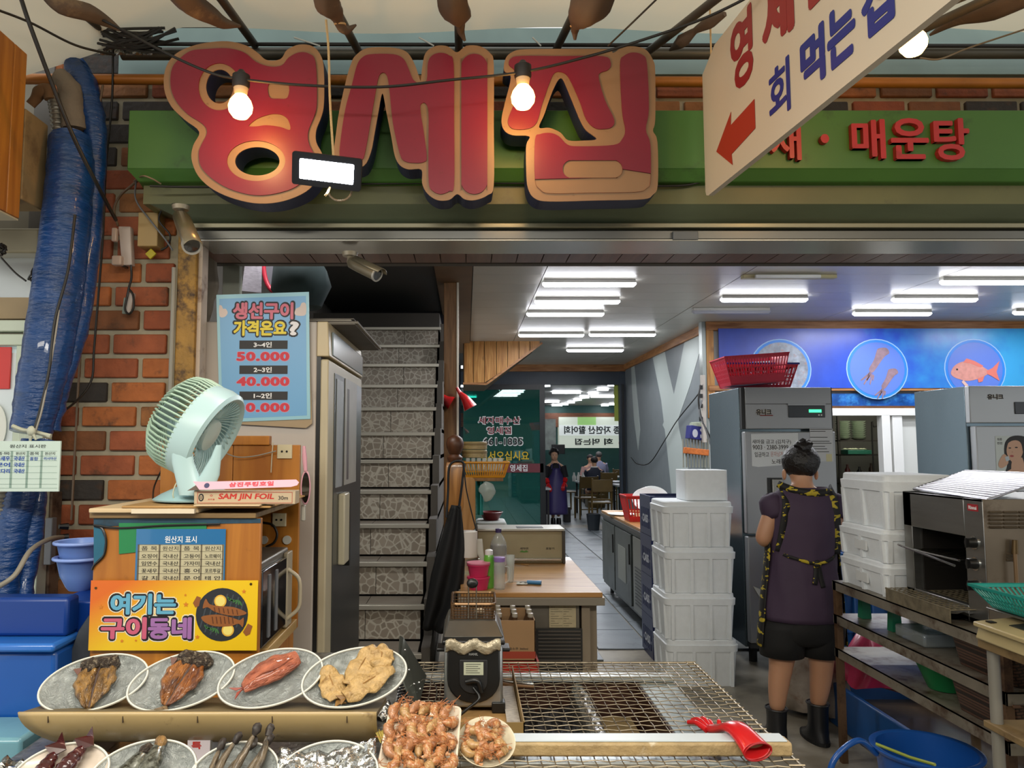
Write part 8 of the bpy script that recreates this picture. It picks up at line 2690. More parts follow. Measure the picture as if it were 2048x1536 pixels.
for s,x0_,x1_,y0_,y1_ in (('각종 자연산 활어회',1128,1256,852,868),('회',1208,1226,877,890),('먹는집',1150,1199,877,890)):
 c=pbox(x0_,y0_,x1_,y1_,Yb)
 frx=frame((0,Yb-.02,0)) @ Matrix.Translation((2*c[0],0,0)) @ Matrix.Scale(-1,4,(1,0,0))
 m=MB();text(m,s,c[0],c[1],c[2],c[3],frx,bold=.03);m.build('mirrored_lettering',M('banner_ink','27302e',.5),T,True)
c=P(1244,886,Yb)
MB().prism(ellipse(c.x,c.z,.12,.14,20),.01,frame((0,Yb-.02,0))).build('red_dot',M('dot_red','b52a2a',.5),T,True)
a,b_=P(1090,838,25.5),P(1112,900,25.5)
MB().box(a.x,b_.x,25.5,25.6,b_.z,a.z).build('wall_poster',M('poster_grey','8f968f',.5,var=.4,vs=4),label='grey patterned poster beside the mirrored banner',cat='poster')
a,b_=P(1104,889,25.3),P(1130,908,25.3)
MB().box(a.x,b_.x,25.3,25.45,b_.z,a.z).build('wall_screen',blackp,label='small black screen below the mirrored banner',cat='screen',bevel=.01)
a,b_=P(1228,762,14.43),P(1237,842,14.43)
MB().box(a.x,b_.x,14.43,14.45,b_.z,a.z).build('yellow_strip_sign',M('strip_lime','a9b84a',.5),label='narrow yellow-green strip sign hanging at the top of the doorway',cat='sign')
a,b_=P(1238,762,14.43),P(1249,835,14.43)
MB().box(a.x,b_.x,14.43,14.45,b_.z,a.z).build('menu_strip',M('menu_grey','a3a6a4',.5,var=.3,vs=20),label='pale menu strip hanging beside the yellow-green sign',cat='sign')
for i,(px,Y,col,h,lbl) in enumerate(((1030,15.2,'2f8a3a',.6,'green plastic crate stack behind the teal glass door'),(1062,15.4,'5a2226',.7,'dark red crate behind the teal glass door'))):
 x=P(px,1000,Y).x
 T=thing('glass_side_crate',lbl,'crate',(x,Y,0))
 MB().box(x-.2,x+.2,Y-.15,Y+.15,0,h).build('crate_body',M('crate_'+col,col,.4),T,True,bevel=.01)
 for k in range(4):
  MB().box(x-.205,x+.205,Y-.155,Y-.15,h*(k+.2)/4,h*(k+.4)/4).build('crate_bar',M('crate_'+col,col,.4),T,True)
#PEOPLE
skinm=M('skin','b98a6c',.5,var=.06,vs=8,sub=.12)
skinf=M('skin_far','d6a585',.5)
hairm=M('black_hair','14100f',.45,var=.4,vs=40,bump=.8,bs=60)
def skin_body(name,T,joints,edges,mat,root='pelvis',sub=2):
 names=list(joints)
 me=bpy.data.meshes.new(name)
 inv=WM[T.name].inverted()
 me.from_pydata([tuple(inv @ Vector(joints[n][0])) for n in names],[(names.index(a),names.index(b)) for a,b in edges],[])
 o=bpy.data.objects.new(name,me)
 C.objects.link(o)
 o.parent=T
 md=o.modifiers.new('skin','SKIN')
 md.use_smooth_shade=True
 if not me.skin_vertices:
  bpy.context.view_layer.objects.active=o
 sv=me.skin_vertices[0].data if me.skin_vertices else None
 for i,n in enumerate(names):
  r=joints[n][1]
  sv[i].radius=(r,r) if not isinstance(r,tuple) else r
  sv[i].use_root=(n==root)
 sd=o.modifiers.new('sub','SUBSURF')
 sd.levels=sd.render_levels=sub
 me.materials.append(mat)
 WM[o.name]=WM[T.name].copy()
 return o
def hand(T,w,d,side,mat,s=1.0,name='hand'):
 """palm with five separate bent fingers; w wrist, d pointing direction"""
 w,d=Vector(w),Vector(d).normalized()
 up=Vector((0,0,1))
 a=d.cross(up).normalized()*side
 n=d.cross(a).normalized()
 if n.z>0:
  n=-n
 m=MB()
 rings=[]
 for t_,ww,hh in ((0,.022,.016),(.03,.032,.016),(.065,.040,.014),(.088,.038,.011)):
  c=w+d*t_*s
  rings.append([c+a*ww*s*math.cos(q)+n*hh*s*math.sin(q) for q in [2*PI*k/14 for k in range(14)]])
 m.loft(rings)
 for i,L in enumerate((.060,.074,.080,.070)):
  b=w+(d*.078+a*(-.027+.018*i)*-1)*s
  m.tube(spline([b,b+(d*L*.5+n*.008)*s,b+(d*L*.85+n*.030)*s,b+(d*L*.9+n*.045)*s],3),[.0085*s]*4+[.0078*s]*3+[.0065*s]*3,8)
 b=w+(d*.025+a*.028)*s
 m.tube(spline([b,b+(a*.028+d*.03+n*.01)*s,b+(a*.030+d*.058+n*.02)*s],3),[.011*s]*4+[.008*s]*3,8)
 return m.build(name,mat,T,True,smooth=60)
#the cook, seen from behind
Yc=4.10
def Q(px,py,dy=0.0):
 v=P(px,py,Yc)
 return Vector((v.x,Yc+dy,v.z))
T=thing('person','person seen from behind with a black hair bun, purple sleeveless top, apron straps, black shorts and boots, head bowed','person',(P(1608,1400,Yc).x,Yc,0))
T['label']='person seen from behind with black hair bun, purple top, black shorts and boots'
fz_=.0
J={
 'pelvis': (Q(1606,1225,.02),(.145,.105)),'waist': (Q(1606,1150,.01),(.130,.10)),'chest': (Q(1607,1060,.02),(.145,.105)),
 'upper': (Q(1608,1010,.02),(.115,.085)),'neck': (Q(1611,976,.03),.055),'neck2': (Q(1612,958,.055),.056),'head': (Q(1612,938,.075),(.078,.088)),'crown': (Q(1612,918,.085),(.066,.078)),
 'shl': (Q(1556,1006,.02),.058),'ell': (Q(1524,1082,.0),.044),'wrl': (Q(1590,1092,.24),.028),'shr': (Q(1662,1006,.02),.058),'elr': (Q(1680,1092,.0),.046),'wrr': (Q(1640,1096,.25),.028),
 'hipl': (Q(1570,1262,.02),.098),'knl': (Q(1562,1335,.0),.062),'cal': (Q(1558,1372,.01),.057),'anl': (Q(1555,1428,.01),.037),'hipr': (Q(1643,1262,.02),.098),'knr': (Q(1643,1335,.0),.062),'car': (Q(1642,1370,.01),.057),'anr': (Q(1638,1420,.02),.037),
}
E_=[('pelvis','waist'),('waist','chest'),('chest','upper'),('upper','neck'),('neck','neck2'),('neck2','head'),('head','crown'),('upper','shl'),('shl','ell'),('ell','wrl'),('upper','shr'),('shr','elr'),('elr','wrr'),
  ('pelvis','hipl'),('hipl','knl'),('knl','cal'),('cal','anl'),('pelvis','hipr'),('hipr','knr'),('knr','car'),('car','anr')]
skin_body('body',T,J,E_,skinm)
hand(T,J['wrl'][0],(.5,1,-.1),1,skinm)
hand(T,J['wrr'][0],(-.25,1,-.1),-1,skinm)
top=M('purple_top','3c2c42',.75,var=.08,vs=5,bump=.15,bs=18)
RG=[(1606,1238,75,.150),(1606,1200,73,.148),(1606,1150,68,.138),(1606,1105,64,.130),(1607,1060,66,.135),(1608,1025,68,.130),(1609,1002,66,.115),(1610,986,56,.095),(1611,975,44,.078)]
def tring(r,n=36,off=0.0,seed=0):
 cx,cy,hw,hd=r
 c=Q(cx,cy,.015)
 k=Yc/FPX
 out=[]
 for i in range(n):
  a=2*PI*i/n
  x,y=(hw*k+off)*math.cos(a),(hd+off)*math.sin(a)
  out.append(c+Vector((x,y,0)))
 return out
m=MB()
rings=[]
for i in range(len(RG)-1):
 for j in range(4):
  t_=j/4
  rings.append(tring([RG[i][q]*(1-t_)+RG[i+1][q]*t_ for q in range(4)],40))
rings.append(tring(RG[-1],40))
m.loft(rings,False)
for v in m.v:
 a=math.atan2(v.y-Yc,v.x-T.location.x)
 f=.5+.5*math.sin(v.z*9)
 d=.006*math.sin(a*9+v.z*14)*f+.004*noise.noise(v*12)
 v.x+=d*math.cos(a)
 v.y+=d*math.sin(a)
m.build('purple_top',top,T,True,smooth=70,solid=.006)
for s,cx in ((-1,1547),(1,1672)):
 c=Q(cx,1010,.015)
 mm=Matrix.Rotation(math.radians(22*s),4,'Y')
 MB().lathe([(.070,-.055),(.071,-.03),(.068,.0),(.058,.035),(.036,.056),(.01,.062)],c=c,n=22,mat=mm,caps=False).build('cap_sleeve',top,T,True,smooth=70,solid=.004)
sho=M('black_shorts','0c0c0e',.8,var=.2)
m=MB()
for s,hx,kx in ((-1,1568,1566),(1,1645,1644)):
 rings=[]
 for cx,cy,hw,hd in ((1606+s*36,1240,38,.130),(hx,1255,42,.125),(kx,1285,41,.115),(kx,1311,40,.108)):
  c=Q(cx,cy,.015)
  k=Yc/FPX
  rings.append([c+Vector((hw*k*math.cos(a),hd*math.sin(a),0)) for a in [2*PI*i/28 for i in range(28)]])
 m.loft(rings,False)
rings=[]
for cx,cy,hw,hd in ((1606,1215,68,.132),(1606,1236,72,.142),(1606,1250,76,.148),(1606,1272,77,.135),(1606,1284,74,.11)):
 c=Q(cx,cy,.015)
 rings.append([c+Vector((hw*Yc/FPX*math.cos(a),hd*math.sin(a),0)) for a in [2*PI*i/36 for i in range(36)]])
m.loft(rings,True)
m.build('black_shorts',sho,T,True,smooth=70,solid=.006)
apm=bpy.data.materials.new('yellow_print_black')
apm.use_nodes=True
nt=apm.node_tree
b=nt.nodes['Principled BSDF']
tc=nt.nodes.new('ShaderNodeTexCoord')
mp=nt.nodes.new('ShaderNodeMapping');mp.inputs['Scale'].default_value=(1,1,1.9)
nt.links.new(tc.outputs['Object'],mp.inputs[0])
n1=nt.nodes.new('ShaderNodeTexNoise');n1.inputs['Scale'].default_value=20;n1.inputs['Detail'].default_value=2;n1.inputs['Distortion'].default_value=.6
nt.links.new(mp.outputs[0],n1.inputs['Vector'])
r_=nt.nodes.new('ShaderNodeValToRGB');r_.color_ramp.interpolation='CONSTANT'
r_.color_ramp.elements[0].color=(*lin('111010'),1);r_.color_ramp.elements[1].position=.575;r_.color_ramp.elements[1].color=(*lin('b09c24'),1)
nt.links.new(n1.outputs['Fac'],r_.inputs[0]);nt.links.new(r_.outputs[0],b.inputs['Base Color']);b.inputs['Roughness'].default_value=.7
def onback(px,py,off=.012):
 for i in range(len(RG)-1):
  if RG[i][1]>=py>=RG[i+1][1]:
   t_=(RG[i][1]-py)/(RG[i][1]-RG[i+1][1])
   break
 else:
  i,t_=(0,0) if py>RG[0][1] else (len(RG)-2,1)
 cx,cy,hw,hd=[RG[i][q]*(1-t_)+RG[i+1][q]*t_ for q in range(4)]
 u=max(-1,min(1,(px-cx)/hw))
 p=Q(px,py,.015)
 p.y=Yc+.015-hd*math.sqrt(max(0.0,1-u*u))-off
 return p
def strap(pts,w,name):
 q=spline([onback(x,y) for x,y in pts],6)
 m=MB()
 L,R_=[],[]
 for i,p in enumerate(q):
  d=(q[min(i+1,len(q)-1)]-q[max(i-1,0)]).normalized()
  n=d.cross(Vector((0,1,0))).normalized()*w/2
  L.append(p+n);R_.append(p-n)
 m.v=L+R_
 k=len(L)
 m.f=[(i,i+1,k+i+1,k+i) for i in range(k-1)]
 return m.build(name,apm,T,True,smooth=70,solid=.005)
strap([(1556,968),(1580,979),(1612,984),(1645,982),(1664,974)],.036,'apron_strap')
strap([(1565,976),(1561,1000),(1557,1030),(1553,1065),(1549,1100)],.040,'apron_strap')
strap([(1652,980),(1655,1000),(1658,1035),(1661,1070),(1662,1105)],.040,'apron_strap')
strap([(1543,1100),(1570,1110),(1612,1120),(1645,1112),(1669,1104)],.016,'waist_tie')
strap([(1610,1118),(1609,1140),(1606,1160)],.024,'bow_end')
strap([(1613,1118),(1618,1145),(1623,1166)],.024,'bow_end')
MB().ell(onback(1611,1120,.02),(.022,.012,.020),12,8).build('bow_knot',apm,T,True,smooth=60)
def apr(u,v):
 py=1005+287*v
 if py<1238:
  i=max(k for k in range(len(RG)-1) if RG[k][1]>=py)
  t_=(RG[i][1]-py)/(RG[i][1]-RG[i+1][1])
  cx,cy,hw,hd=[RG[i][q]*(1-t_)+RG[i+1][q]*t_ for q in range(4)]
 else:
  cx,hw,hd=1606,76+(py-1238)*.06,.155
 k=Yc/FPX
 a=math.radians(-14)+math.radians(208)*u
 c=Q(cx,py,.015)
 return c+Vector(((hw*k+.016)*math.cos(a),(hd+.018)*math.sin(a),0))
MB().grid(apr,30,20).build('apron_front',apm,T,True,smooth=70,solid=.004)
hc=Q(1612,928,.075)
m=MB()
m.ell(hc+Vector((0,-.008,.012)),(.098,.105,.098),26,16,Matrix.Rotation(math.radians(-15),4,'X'))
m.v=[v for v in m.v]
noisy(m,.006,22,1)
m.build('hair',hairm,T,True,smooth=70)
m=MB().ell(Q(1612,893,.03),(.046,.040,.042),18,12)
noisy(m,.016,40,2)
m.build('hair_bun',hairm,T,True,smooth=60)
m=MB().tube([Q(1612,903,.03)+Vector((.036*math.cos(a),.03*math.sin(a),.0)) for a in [2*PI*k/16 for k in range(16)]],.006,6,closed=True)
m.build('hair_tie',M('hair_tie','3a3438',.4),T,True)
for s,px in ((-1,1580),(1,1645)):
 c=Q(px,950,.075)
 MB().ell(c,(.010,.018,.030),10,8).build('ear',skinm,T,True,smooth=60)
MB().ell(Q(1612,948,.165),(.013,.02,.02),10,8).build('nose',skinm,T,True,smooth=60)
for px in (1603,1621):
 MB().ell(Q(px,938,.152),(.011,.008,.006),10,6).build('eye',blackp,T,True)
bo=M('rubber_boot','15161a',.4,coat=.2)
for (ax_,ay,tx_,lbl) in ((1555,1418,-.02,''),(1638,1408,-.03,'')):
 a0=Q(ax_,ay,.015)
 top_z=a0.z
 rings=[]
 for z,rx,ry,dy in ((top_z,.052,.058,0),(top_z-.05,.050,.056,0),(.085,.049,.058,.005),(.055,.052,.075,.015),(.03,.055,.11,.04),(.0,.056,.125,.05)):
  rings.append([Vector((a0.x+rx*math.cos(a)+tx_*max(0,dy)*4*0,a0.y+dy+ry*math.sin(a),z)) for a in [2*PI*k/24 for k in range(24)]])
 MB().loft(rings).build('boot',bo,T,True,smooth=60)
 MB().loft([[Vector((a0.x+.058*math.cos(a),a0.y+.05+.128*math.sin(a),z)) for a in [2*PI*k/24 for k in range(24)]] for z in (0,.018)]).build('boot_sole',M('sole','0c0c0d',.7),T,True)
 MB().tube([Vector((a0.x+.054*math.cos(a),a0.y+.060*math.sin(a),top_z)) for a in [2*PI*k/24 for k in range(24)]],.005,6,closed=True).build('boot_rim',bo,T,True)
#the woman in the purple apron at the doorway of the dining room
Yw=15.2
def W(px,py,dy=0.0):
 v=P(px,py,Yw)
 return Vector((v.x,Yw+dy,v.z))
T=thing('person','smiling person facing us in a purple apron and red rubber gloves beyond the doorway','person',(P(1110,1030,Yw).x,Yw,0))
J={'pelvis': (W(1111,975),(.13,.10)),'chest': (W(1110,940),(.14,.10)),'upper': (W(1110,931),(.11,.08)),'neck': (W(1109,921),.05),'head': (W(1108,911,-.02),(.075,.085)),'crown': (W(1108,903,-.02),.065),
  'shl': (W(1095,934),.055),'ell': (W(1090,955,-.02),.045),'wrl': (W(1095,966,-.12),.033),'shr': (W(1125,934),.055),'elr': (W(1131,955,-.02),.045),'wrr': (W(1127,964,-.12),.033),
  'hipl': (W(1105,985),.09),'knl': (W(1106,1008,-.02),.055),'anl': (W(1106,1036),.035),'hipr': (W(1118,985),.09),'knr': (W(1118,1008),.055),'anr': (W(1117,1034),.035)}
E2=[('pelvis','chest'),('chest','upper'),('upper','neck'),('neck','head'),('head','crown'),('upper','shl'),('shl','ell'),('ell','wrl'),('upper','shr'),('shr','elr'),('elr','wrr'),('pelvis','hipl'),('hipl','knl'),('knl','anl'),('pelvis','hipr'),('hipr','knr'),('knr','anr')]
skin_body('body',T,J,E2,skinf)
blk=M('black_shirt','15141c',.8)
rings=[]
for cx,cy,hw,hd in ((1111,978,.17,.13),(1110,955,.15,.125),(1110,938,.165,.12),(1110,931,.14,.10),(1110,926,.08,.07)):
 c=W(cx,cy)
 rings.append([c+Vector((hw*math.cos(a),hd*math.sin(a),0)) for a in [2*PI*k/20 for k in range(20)]])
MB().loft(rings,False).build('black_shirt',blk,T,True,smooth=70,solid=.008)
for q in (('shl','ell'),('shr','elr')):
 a,b_=J[q[0]][0],J[q[1]][0]
 MB().tube([a+Vector((0,0,.02)),a*.5+b_*.5,b_],[.075,.068,.062],14).build('sleeve',blk,T,True,smooth=60)
pa=M('purple_apron','3d3468',.4,coat=.2,var=.15,vs=6)
m=MB()
def apw(u,v):
 py=936+92*v
 hw=(.09+.1*min(1,v*3))*(1+.25*v)
 a=PI+PI*u
 c=W(1111+v*1.5,py)
 return c+Vector((hw*math.cos(a),(.155+.04*v)*math.sin(a)+.01*math.sin(u*14)*v,0))
MB().grid(apw,20,16).build('purple_apron',pa,T,True,smooth=70,solid=.006)
for px in (1102,1118):
 MB().tube([W(px,938,-.14),W(px+(1 if px<1110 else-1),929,-.10),W(px+(2 if px<1110 else-2),926,-.02)],.012,6).build('apron_strap',pa,T,True)
for w,s,tx in (('wrl',1,.3),('wrr',-1,-.3)):
 e={'wrl': 'ell','wrr': 'elr'}[w]
 a,b_=J[e][0],J[w][0]
 MB().tube([a*.6+b_*.4,b_],[.058,.045],12).build('glove_cuff',rg_m,T,True,smooth=60)
 hand(T,b_,(tx,-.5,-.8),s,rg_m,1.15,'gloved_hand')
m=MB().ell(W(1108,905,.02),(.105,.10,.095),20,12)
noisy(m,.012,25,4)
for v in m.v:
 if v.y<Yw-.04 and v.z<W(0,903).z:
  v.y=Yw-.03
m.build('hair',hairm,T,True,smooth=60)
fcx_=W(1108,912,-.10)
MB().ell(fcx_+Vector((0,.02,0)),(.068,.05,.085),16,10).build('face',skinf,T,True,smooth=60)
MB().ell(fcx_+Vector((0,-.035,-.005)),(.012,.016,.02),8,6).build('nose',skinf,T,True,smooth=60)
for dx in (-.026,.026):
 MB().ell(fcx_+Vector((dx,-.024,.015)),(.013,.006,.005),8,5).build('eye',blackp,T,True)
 MB().box(fcx_.x+dx-.016,fcx_.x+dx+.016,fcx_.y-.03,fcx_.y-.02,fcx_.z+.030,fcx_.z+.035).build('eyebrow',hairm,T,True)
MB().ell(fcx_+Vector((0,-.022,-.040)),(.022,.008,.007),10,5).build('mouth',M('lips','8c3f3c',.5),T,True)
for px in (1106,1117):
 c=W(px,1040,-.03)
 MB().lathe([(.05,0),(.05,.06),(.04,.12)],c=(c.x,c.y,0.0),n=14,sy=1.9).build('shoe',blackp,T,True,smooth=50)
#seated customers
def seated(lbl,px,py,Y,shirt,hair,facing,dark=False,collar=False):
 c=P(px,py,Y)
 T=thing('person',lbl,'person',(c.x,Y,0))
 f=facing
 v=lambda x,y,z: Vector((c.x+x,Y+y*f,z))
 hz=c.z
 J={'pelvis': (v(0,.0,hz-.70),(.15,.12)),'chest': (v(0,.03,hz-.36),(.15,.11)),'upper': (v(0,.03,hz-.24),(.12,.08)),'neck': (v(0,.03,hz-.14),.05),'head': (v(0,.04,hz-.01),(.075,.085)),'crown': (v(0,.04,hz+.06),.06),
   'shl': (v(-.17,.03,hz-.26),.06),'ell': (v(-.24,.12,hz-.48),.048),'wrl': (v(-.14,.36,hz-.50),.03),'shr': (v(.17,.03,hz-.26),.06),'elr': (v(.24,.12,hz-.48),.048),'wrr': (v(.14,.36,hz-.50),.03),
   'hipl': (v(-.10,.06,hz-.74),.10),'knl': (v(-.13,.46,hz-.72),.07),'anl': (v(-.13,.48,.07),.045),'hipr': (v(.10,.06,hz-.74),.10),'knr': (v(.13,.46,hz-.72),.07),'anr': (v(.13,.48,.07),.045)}
 skin_body('body',T,J,E2,skinf)
 sm_=M('shirt_'+shirt,shirt,.8)
 rings=[]
 for dz,hw,hd in ((-.74,.20,.15),(-.55,.19,.145),(-.36,.21,.14),(-.25,.19,.11),(-.19,.10,.08),(-.16,.07,.07)):
  cc=v(0,.02,hz+dz)
  rings.append([cc+Vector((hw*math.cos(a),hd*math.sin(a),0)) for a in [2*PI*k/20 for k in range(20)]])
 MB().loft(rings,False).build('shirt',sm_,T,True,smooth=70,solid=.008)
 for q in (('shl','ell','wrl'),('shr','elr','wrr')):
  MB().tube(spline([J[q[0]][0]+Vector((0,0,.01)),J[q[1]][0],J[q[2]][0]],4),[.078,.074,.07,.066,.062,.058,.052,.046,.042],14).build('sleeve',sm_,T,True,smooth=60)
 for q in (('hipl','knl','anl'),('hipr','knr','anr')):
  MB().tube(spline([J[q[0]][0],J[q[1]][0],J[q[2]][0]],4),.078,12).build('trouser_leg',M('trouser_dark','22242c',.8),T,True,smooth=60)
  a=J[q[2]][0]
  MB().ell((a.x,a.y+.05*f,.045),(.05,.13,.045),14,8).build('shoe',blackp,T,True,smooth=60)
 for w,s in (('wrl',f),('wrr',-f)):
  hand(T,J[w][0],(0,f,-.1),s,skinf)
 m=MB().ell(v(0,.02,hz+.03),(.092,.10,.088),20,12)
 noisy(m,.006,25,px)
 m.build('hair',M('hair_'+hair,hair,.6,var=.2),T,True,smooth=60)
 fc_=v(0,.075,hz-.015)
 MB().ell(fc_,(.065,.05,.08),14,10).build('face',skinf,T,True,smooth=60)
 MB().ell(fc_+Vector((0,.05*f,0)),(.012,.016,.02),8,6).build('nose',skinf,T,True)
 for dx in (-.025,.025):
  MB().ell(fc_+Vector((dx,.044*f,.015)),(.012,.005,.005),8,5).build('eye',blackp,T,True)
  MB().ell(v(dx*3.2,.02,hz-.01),(.01,.018,.028),8,6).build('ear',skinf,T,True)
 MB().ell(fc_+Vector((0,.042*f,-.035)),(.02,.006,.006),8,5).build('mouth',M('lips','8c3f3c',.5),T,True)
 if collar:
  MB().tube([v(.075*math.cos(a),.03+.075*math.sin(a),hz-.155) for a in [2*PI*k/20 for k in range(20)]],.016,8,closed=True).build('white_collar',whitep,T,True)
 MB().box(c.x-.22,c.x+.22,Y-.2,Y+.24,.0,hz-.84).build('stool',chw,label='wooden seat under the '+lbl.replace('person','customer').split(',')[0][:60],cat='stool',bevel=.01)
seated('person in a dark navy jacket with white collar, seated with the back to us',1189,922,19.2,'141a2c','1a1614',1,collar=True)
seated('grey-haired person in a pale lilac shirt, seated behind the navy jacket',1198,911,21.8,'8c8ca8','5d5a58',1)
seated('person with dark hair and pink top, seated facing the navy jacket',1180,917,20.9,'b08a84','2a2220',-1)
#SMALL THINGS AND CABLES ON THE FRONT
def cctv(lbl,base,elbow,tip,r,face_r):
 T=thing('security_camera',lbl,'camera',tuple(base))
 pale=M('camera_pale','a59a85',.35,.3)
 MB().tube([base,base+Vector((0,0,-.014))],[.030,.026],20).build('mount_plate',pale,T,True,smooth=40)
 MB().tube([base+Vector((0,0,-.014)),elbow],[.011,.011],12).build('bracket_arm',pale,T,True,smooth=40)
 MB().ell(elbow,.014,12,8).build('bracket_joint',pale,T,True,smooth=60)
 d=(tip-elbow).normalized()
 m4=d.to_track_quat('Z','Y').to_matrix().to_4x4()
 L=(tip-elbow).length
 cm_=M('camera_body','7d7460',.3,.5)
 MB().lathe([(r*.7,0),(r*.95,.008),(r,L*.3),(r,L*.9),(r*.97,L)],c=elbow,n=24,mat=m4).build('camera_barrel',cm_,T,True,smooth=40)
 MB().lathe([(r,L*.97),(face_r,L*.98),(face_r,L*1.03),(face_r*.8,L*1.03),(face_r*.78,L*1.0)],c=elbow,n=24,mat=m4).build('lens_ring',M('camera_ring','b3b0a8',.3,.4),T,True,smooth=40)
 MB().lathe([(.001,L*1.008),(face_r*.78,L*1.008),(face_r*.78,L*1.012),(.001,L*1.015)],c=elbow,n=24,mat=m4).build('lens_glass',M('lens_black','0a0c12',.08,coat=1),T,True,smooth=40)
 m=MB()
 for k in range(9):
  a0,a1=-.9+k*.2,-.9+(k+1)*.2
 up=Vector((0,0,1))-d*d.z
 up.normalize()
 sd=d.cross(up)
 m.grid(lambda u,v: elbow+d*(L*.15+L*1.0*u)+(up*math.cos((v-.5)*2.4)+sd*math.sin((v-.5)*2.4))*(r+.004),2,12)
 m.build('sun_shield',cm_,T,True,smooth=60,solid=.002)
 return T
cctv('security camera facing us at the top of the rusty post',P(362,412,2.50),P(360,432,2.50),P(383,489,2.26),.026,.030)
cctv('security camera under the soffit, pointing right toward the stairs',P(700,505,2.68),P(701,523,2.66),P(754,549,2.60),.024,.026)
a,b_=P(286,431,2.70),P(323,498,2.70)
MB().box(a.x,b_.x,2.66,2.726,b_.z,a.z).build('junction_box',M('box_cream','a88c5a',.5,var=.08),label='cream junction box on the bricks beside the rusty post',cat='junction box',bevel=.003)
c=P(302,508,2.69)
MB().cbox(c,(.028,.01,.030),(0,math.radians(45),0)).build('yellow_tag',M('tag_yellow','b8a81e',.5),label='small yellow tag hanging under the cream junction box',cat='tag',bevel=.002)
T=thing('outlet_strip','white multi-outlet strip with a plug hung on the bricks beside the blue pipe','power strip',tuple(P(252,532,2.68)))
MB().add([P(240,455,2.68),P(264,455,2.68),P(267,532,2.68),P(247,532,2.68)],[(0,1,2,3)]).build('strip_body',M('strip_pinkwhite','b5a8a0',.4),T,True,solid=.03,bevel=.003)
MB().cbox(P(236,522,2.66),(.035,.03,.035)).build('plug',M('plug_pink','b59f90',.4),T,True,bevel=.005)
MB().box(P(266,0,2.68).x,P(272,0,2.68).x,2.67,2.70,P(0,535,2.68).z,P(0,460,2.68).z).build('strip_edge',blackp,T,True)
MB().cbox(P(230,470,2.66),(.018,.02,.05)).build('plug',M('plug_pink','b59f90',.4),T,True,bevel=.004)
T=thing('small_adapter','small white adapter with black cord hung on the bricks below the outlet strip','adapter',tuple(P(260,630,2.68)))
MB().cbox(P(261,606,2.68),(.020,.02,.075),(0,math.radians(8),0)).build('adapter_body',M('strip_pinkwhite','b5a8a0',.4),T,True,bevel=.003)
MB().cbox(P(252,612,2.69),(.018,.015,.06),(0,math.radians(5),0)).build('adapter_side',M('adapter_grey','7f8a80',.4),T,True,bevel=.003)
MB().tube(spline([P(x,y,2.66) for x,y in ((262,530),(263,555),(258,575),(254,595),(250,618),(258,628),(267,615),(266,590),(258,578))],5),.004,6).build('adapter_cord',blackc,T,True,smooth=60)
T=thing('grey_outlet_strip','grey vertical outlet strip with black plugs low on the bricks above the bowls','power strip',tuple(P(143,1105,2.6)))
MB().box(P(137,0,2.60).x,P(151,0,2.60).x,2.60,2.63,P(0,1130,2.6).z,P(0,1036,2.6).z).build('strip_body',greyp,T,True,bevel=.003)
for py in (1053,1074,1097):
 MB().tube([P(136,py,2.58),P(118,py,2.56)],[.012,.008],8).build('plug',blackp,T,True,smooth=40)
